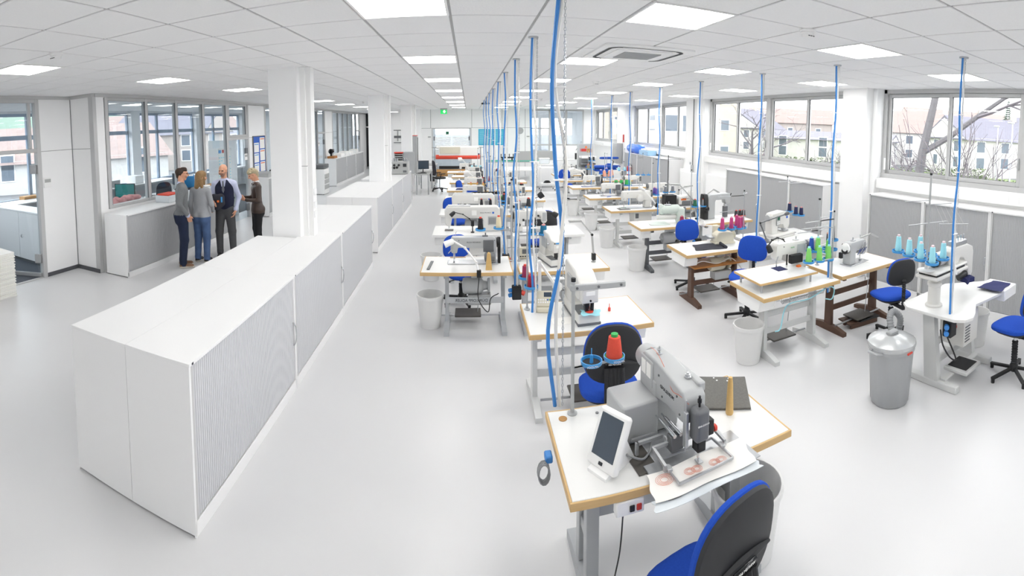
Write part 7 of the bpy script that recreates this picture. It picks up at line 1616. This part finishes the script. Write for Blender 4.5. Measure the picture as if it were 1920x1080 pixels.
def house(label, x, y, w_, d_, h_, rh, rz, wall='plaster', roof='roofred', chim=True, nx=3, ny=2, group='houses outside'):
    t = thing('house', label, 'house', (x, y, GZ), R_(rz), group)
    obj('walls', MB().box(-w_ / 2, w_ / 2, -d_ / 2, d_ / 2, 0, h_), wall, t)
    m = MB(); e = .4; m.add([(-w_ / 2 - e, -d_ / 2 - e, h_ - .25), (w_ / 2 + e, -d_ / 2 - e, h_ - .25), (w_ / 2 + e, d_ / 2 + e, h_ - .25), (-w_ / 2 - e, d_ / 2 + e, h_ - .25), (-w_ / 2 - e, 0, h_ + rh), (w_ / 2 + e, 0, h_ + rh)], [(0, 1, 5, 4), (2, 3, 4, 5), (0, 4, 3), (1, 2, 5), (0, 3, 2, 1)]); obj('roof', m, roof, t)
    for s in (-1, 1): obj('gable', MB().prism([(-d_ / 2, h_ - .1), (d_ / 2, h_ - .1), (0, h_ + rh - .3)], s * (w_ / 2 + .36) - .03, s * (w_ / 2 + .41), 'yz'), wall, t)
    if chim: obj('chimney', MB().cb(w_ * .2, w_ * .2 + .6, -.3, .3, h_ + rh - .8, h_ + rh + .7, .02), 'stone', t)
    for s in (-1, 1):
        for k in range(ny):
            z = 1.0 + k * (h_ - .9) / ny
            for q in range(nx):
                xx = -w_ / 2 + (q + .5) * w_ / nx; wn = obj('window', MB().cb(xx - .6, xx + .6, s * d_ / 2 - .05, s * d_ / 2 + .05, z, z + 1.3, .02), 'whiteplastic', t); obj('pane', MB().box(xx - .5, xx + .5, s * d_ / 2 - .07, s * d_ / 2 + .07, z + .1, z + 1.2), 'winglass', wn)
            for q in range(2):
                yy = -d_ / 2 + (q + .5) * d_ / 2; wn = obj('window', MB().cb(s * w_ / 2 - .05, s * w_ / 2 + .05, yy - .55, yy + .55, z, z + 1.3, .02), 'whiteplastic', t); obj('pane', MB().box(s * w_ / 2 - .07, s * w_ / 2 + .07, yy - .45, yy + .45, z + .1, z + 1.2), 'winglass', wn)
    return t
def spot(px, dist): d = ray(px, 300); l = math.hypot(d.x, d.y); return d.x / l * dist, d.y / l * dist
x, y = spot(1860, 56); house('white house with grey roof outside the nearest window, right half', x, y, 13, 9, 4.3, 2.4, -28, 'plaster', 'roofgrey', nx=4)
x, y = spot(1965, 78); house('white house behind the lamp post at the right window edge', x, y, 11, 9, 5.6, 2.6, -70, 'plaster', 'roofgrey')
x, y = spot(1735, 72); house('red-roofed house outside the nearest window, left half', x, y, 13, 9, 4.8, 3.0, -35, 'plaster', 'roofred')
x, y = spot(1790, 100); house('long red-roofed house on the rise behind the white house', x, y, 24, 9, 7.0, 3.0, -30, 'plaster2', 'roofred')
x, y = spot(1640, 125); house('distant red-roofed house left of the big tree', x, y, 16, 10, 6.6, 3.2, -50, 'plaster', 'roofred')
x, y = spot(1400, 78); house('pale gabled house outside the second window', x, y, 10, 9, 4.5, 3.0, 30, 'plaster', 'roofgrey')
x, y = spot(1560, 62); house('low white building outside the second window', x, y, 16, 9, 3.4, .8, -60, 'plaster', 'roofgrey', chim=False)
x, y = spot(1480, 105); house('distant pale house behind the second window trees', x, y, 18, 10, 6.0, 3.0, -40, 'plaster2', 'roofred')
nbx = house('big pale neighbouring building outside the third and fourth windows', 20.5, 50, 15, 13, 9.5, 3, 0, 'stone', 'roofgrey', nx=5, ny=3)
house('white plastered wing next to the third window', 15.0, 33.0, 4, 7, 6.5, .5, 0, 'plaster', 'roofgrey', chim=False)
house('white house with big red roof outside the office windows', -32, 27, 16, 10, 2.6, 2.7, 60, 'plaster', 'roofred'); house('pale house beyond the second office glass panel', -34, 46, 12, 9, 4.2, 2.6, 10, 'plaster2', 'roofgrey'); house('white flat building beyond the third office glass panel', -38, 64, 18, 10, 3.6, .6, 60, 'plaster', 'roofgrey', chim=False, nx=5)
house('red-roofed house far behind the offices, left', -62, 66, 12, 10, 4.5, 3.4, 30, 'plaster', 'roofred'); house('red-roofed house far behind the offices, right', -64, 104, 13, 10, 4.6, 3.4, 60, 'plaster', 'roofred'); house('pale house outside the open office doorway', -38, 6, 10, 9, 3.6, 3.2, 100, 'plaster', 'roofred')
m = MB(); n = 40; vs = []; 
for i in range(n + 1):
    for j, (dx, hz) in enumerate(((0, 0), (25, 7), (60, 15 + 4 * math.sin(i * .4) + 2 * math.sin(i * 1.1)), (110, 24 + 5 * math.sin(i * .27 + 1)))): vs.append((-120 - dx, -60 + i * 9, GZ + hz))
m.add(vs, [(i * 4 + j, i * 4 + j + 1, i * 4 + j + 5, i * 4 + j + 4) for i in range(n) for j in range(3)]); struct(obj('hill_left', m, 'hill'))
def bare_tree(label, x, y, h_, seed, r0=.16, spread=.7, lean=(0, 0), depth=5, multi=1):
    rnd = random.Random(seed); T_, Bm = MB(), MB()
    def grow(p, d, L, r, lv):
        pts = [p]; q = p.copy(); dd = d.copy()
        for k in range(4):
            dd = (dd + Vector((rnd.uniform(-1, 1), rnd.uniform(-1, 1), rnd.uniform(-.3, .5))) * .16).normalized(); q = q + dd * L / 4; pts.append(q.copy())
        (T_ if lv < 2 else Bm).tube(pts, r, 7 if lv < 2 else 4, [r * (1 - .45 * k / 4) for k in range(5)])
        if lv >= depth: return
        for k in range(3 if lv < 2 else rnd.choice((2, 3))):
            a = rnd.uniform(0, 6.28); sp = spread * rnd.uniform(.6, 1.3); side = dd.orthogonal().normalized(); side = Matrix.Rotation(a, 3, dd) @ side
            grow(pts[rnd.choice((2, 3, 4))], (dd + side * sp).normalized(), L * rnd.uniform(.6, .82), r * .56, lv + 1)
    for k in range(multi): grow(Vector((rnd.uniform(-.3, .3) * (multi > 1), rnd.uniform(-.3, .3) * (multi > 1), 0)), Vector((lean[0] + rnd.uniform(-.5, .5) * (multi > 1), lean[1] + rnd.uniform(-.5, .5) * (multi > 1), 1)).normalized(), h_ * .36, r0, 0 if multi == 1 else 1)
    t = thing('bare_tree', label, 'tree', (x, y, GZ), 0, 'trees outside'); obj('trunk', T_, 'bark', t); o = obj('branches', Bm, 'twig', t); o['kind'] = 'stuff'
    return t
x, y = spot(1722, 17); bare_tree('big bare tree with thick trunk outside the nearest window', x, y, 20, 3, .21, .9, lean=(-.12, .12))
x, y = spot(1830, 15); bare_tree('slender many-stemmed bare tree at the right of the nearest window', x, y, 6.5, 8, .07, .5, depth=4, multi=6)
x, y = spot(1415, 26); bare_tree('spreading bare tree outside the second window', x, y, 7, 12, .16, .9)
x, y = spot(1560, 18); bare_tree('bare shrub with upright twigs outside the second window', x, y, 5.0, 21, .04, .45, depth=3, multi=9)
x, y = spot(1590, 22); bare_tree('thin bare shrub beside the pillar outside', x, y, 5.5, 25, .04, .45, depth=3, multi=7)
x, y = spot(1700, 30); bare_tree('small bare tree before the red-roofed house', x, y, 5.5, 31, .1, .9, multi=2)
def conifer(label, x, y, h_, r):
    t = thing('conifer', label, 'tree', (x, y, GZ), 0, 'trees outside'); obj('trunk', MB().cyl((0, 0, 0), (0, 0, h_ * .3), .2, n=8), 'bark', t); m = MB(); rnd = random.Random(5)
    for k in range(26):
        f = k / 26; z = h_ * (.15 + .83 * f); rr = r * (1 - f) + .15
        for q in range(14):
            a = q * .449 + k; d = Vector((math.cos(a), math.sin(a), -.25)); m.add([Vector((0, 0, z)), Vector((0, 0, z)) + d * rr * rnd.uniform(.7, 1.1) + Vector((-d.y, d.x, 0)) * .25, Vector((0, 0, z + .3)) + d * rr * .4, Vector((0, 0, z)) + d * rr * rnd.uniform(.7, 1.1) - Vector((-d.y, d.x, 0)) * .25], [(0, 1, 2), (0, 2, 3)])
    o = obj('needles', m, 'conifer', t); o['kind'] = 'stuff'
x, y = spot(1885, 88); conifer('dark conifer rising behind the roofs at the right', x, y, 12, 2.6)
x, y = spot(1352, 60); conifer('slim conifer at the left of the second window', x, y, 9, 1.4)
def hedge(label, x, y, L, rz, h_=1.6, w_=1.2):
    rnd = random.Random(label); m = MB()
    for k in range(int(L * 260)):
        p = Vector((rnd.uniform(-L / 2, L / 2), rnd.uniform(-w_ / 2, w_ / 2), rnd.uniform(.05, h_))); a = rnd.uniform(0, 6.28); u = Vector((math.cos(a), math.sin(a), rnd.uniform(-.6, .6))) * .11; v = Vector((-math.sin(a), math.cos(a), rnd.uniform(-.6, .6))) * .07
        m.add([p - u, p + v, p + u, p - v], [(0, 1, 2, 3)])
    t = thing('hedge', label, 'hedge', (x, y, GZ), R_(rz), 'hedges outside'); o = obj('leaves', m, 'hedge', t); o['kind'] = 'stuff'; obj('stems', MB().box(-L / 2, L / 2, -w_ * .3, w_ * .3, 0, h_ * .7), 'hedge', t)
x, y = spot(1860, 30); hedge('clipped hedge below the white house', x, y, 9, -35); x, y = spot(1740, 34); hedge('brownish hedge below the red-roofed house', x, y, 10, -30, 1.9); x, y = spot(1450, 36); hedge('hedge row outside the second window', x, y, 12, -50, 2.2)
lp = [(1895, 26), (1868, 34)]
for k, (px, ds) in enumerate(lp):
    x, y = spot(px, ds); t = thing('street_lamp', 'thin street lamp post outside the nearest window, %s' % ('nearer', 'farther')[k], 'street lamp', (x, y, GZ)); obj('pole', MB().cyl((0, 0, 0), (0, 0, 5.2), .06, .04, n=8), 'steel', t); obj('lantern', MB().cb(-.5, .05, -.1, .1, 5.15, 5.25, .02), 'steel', t)
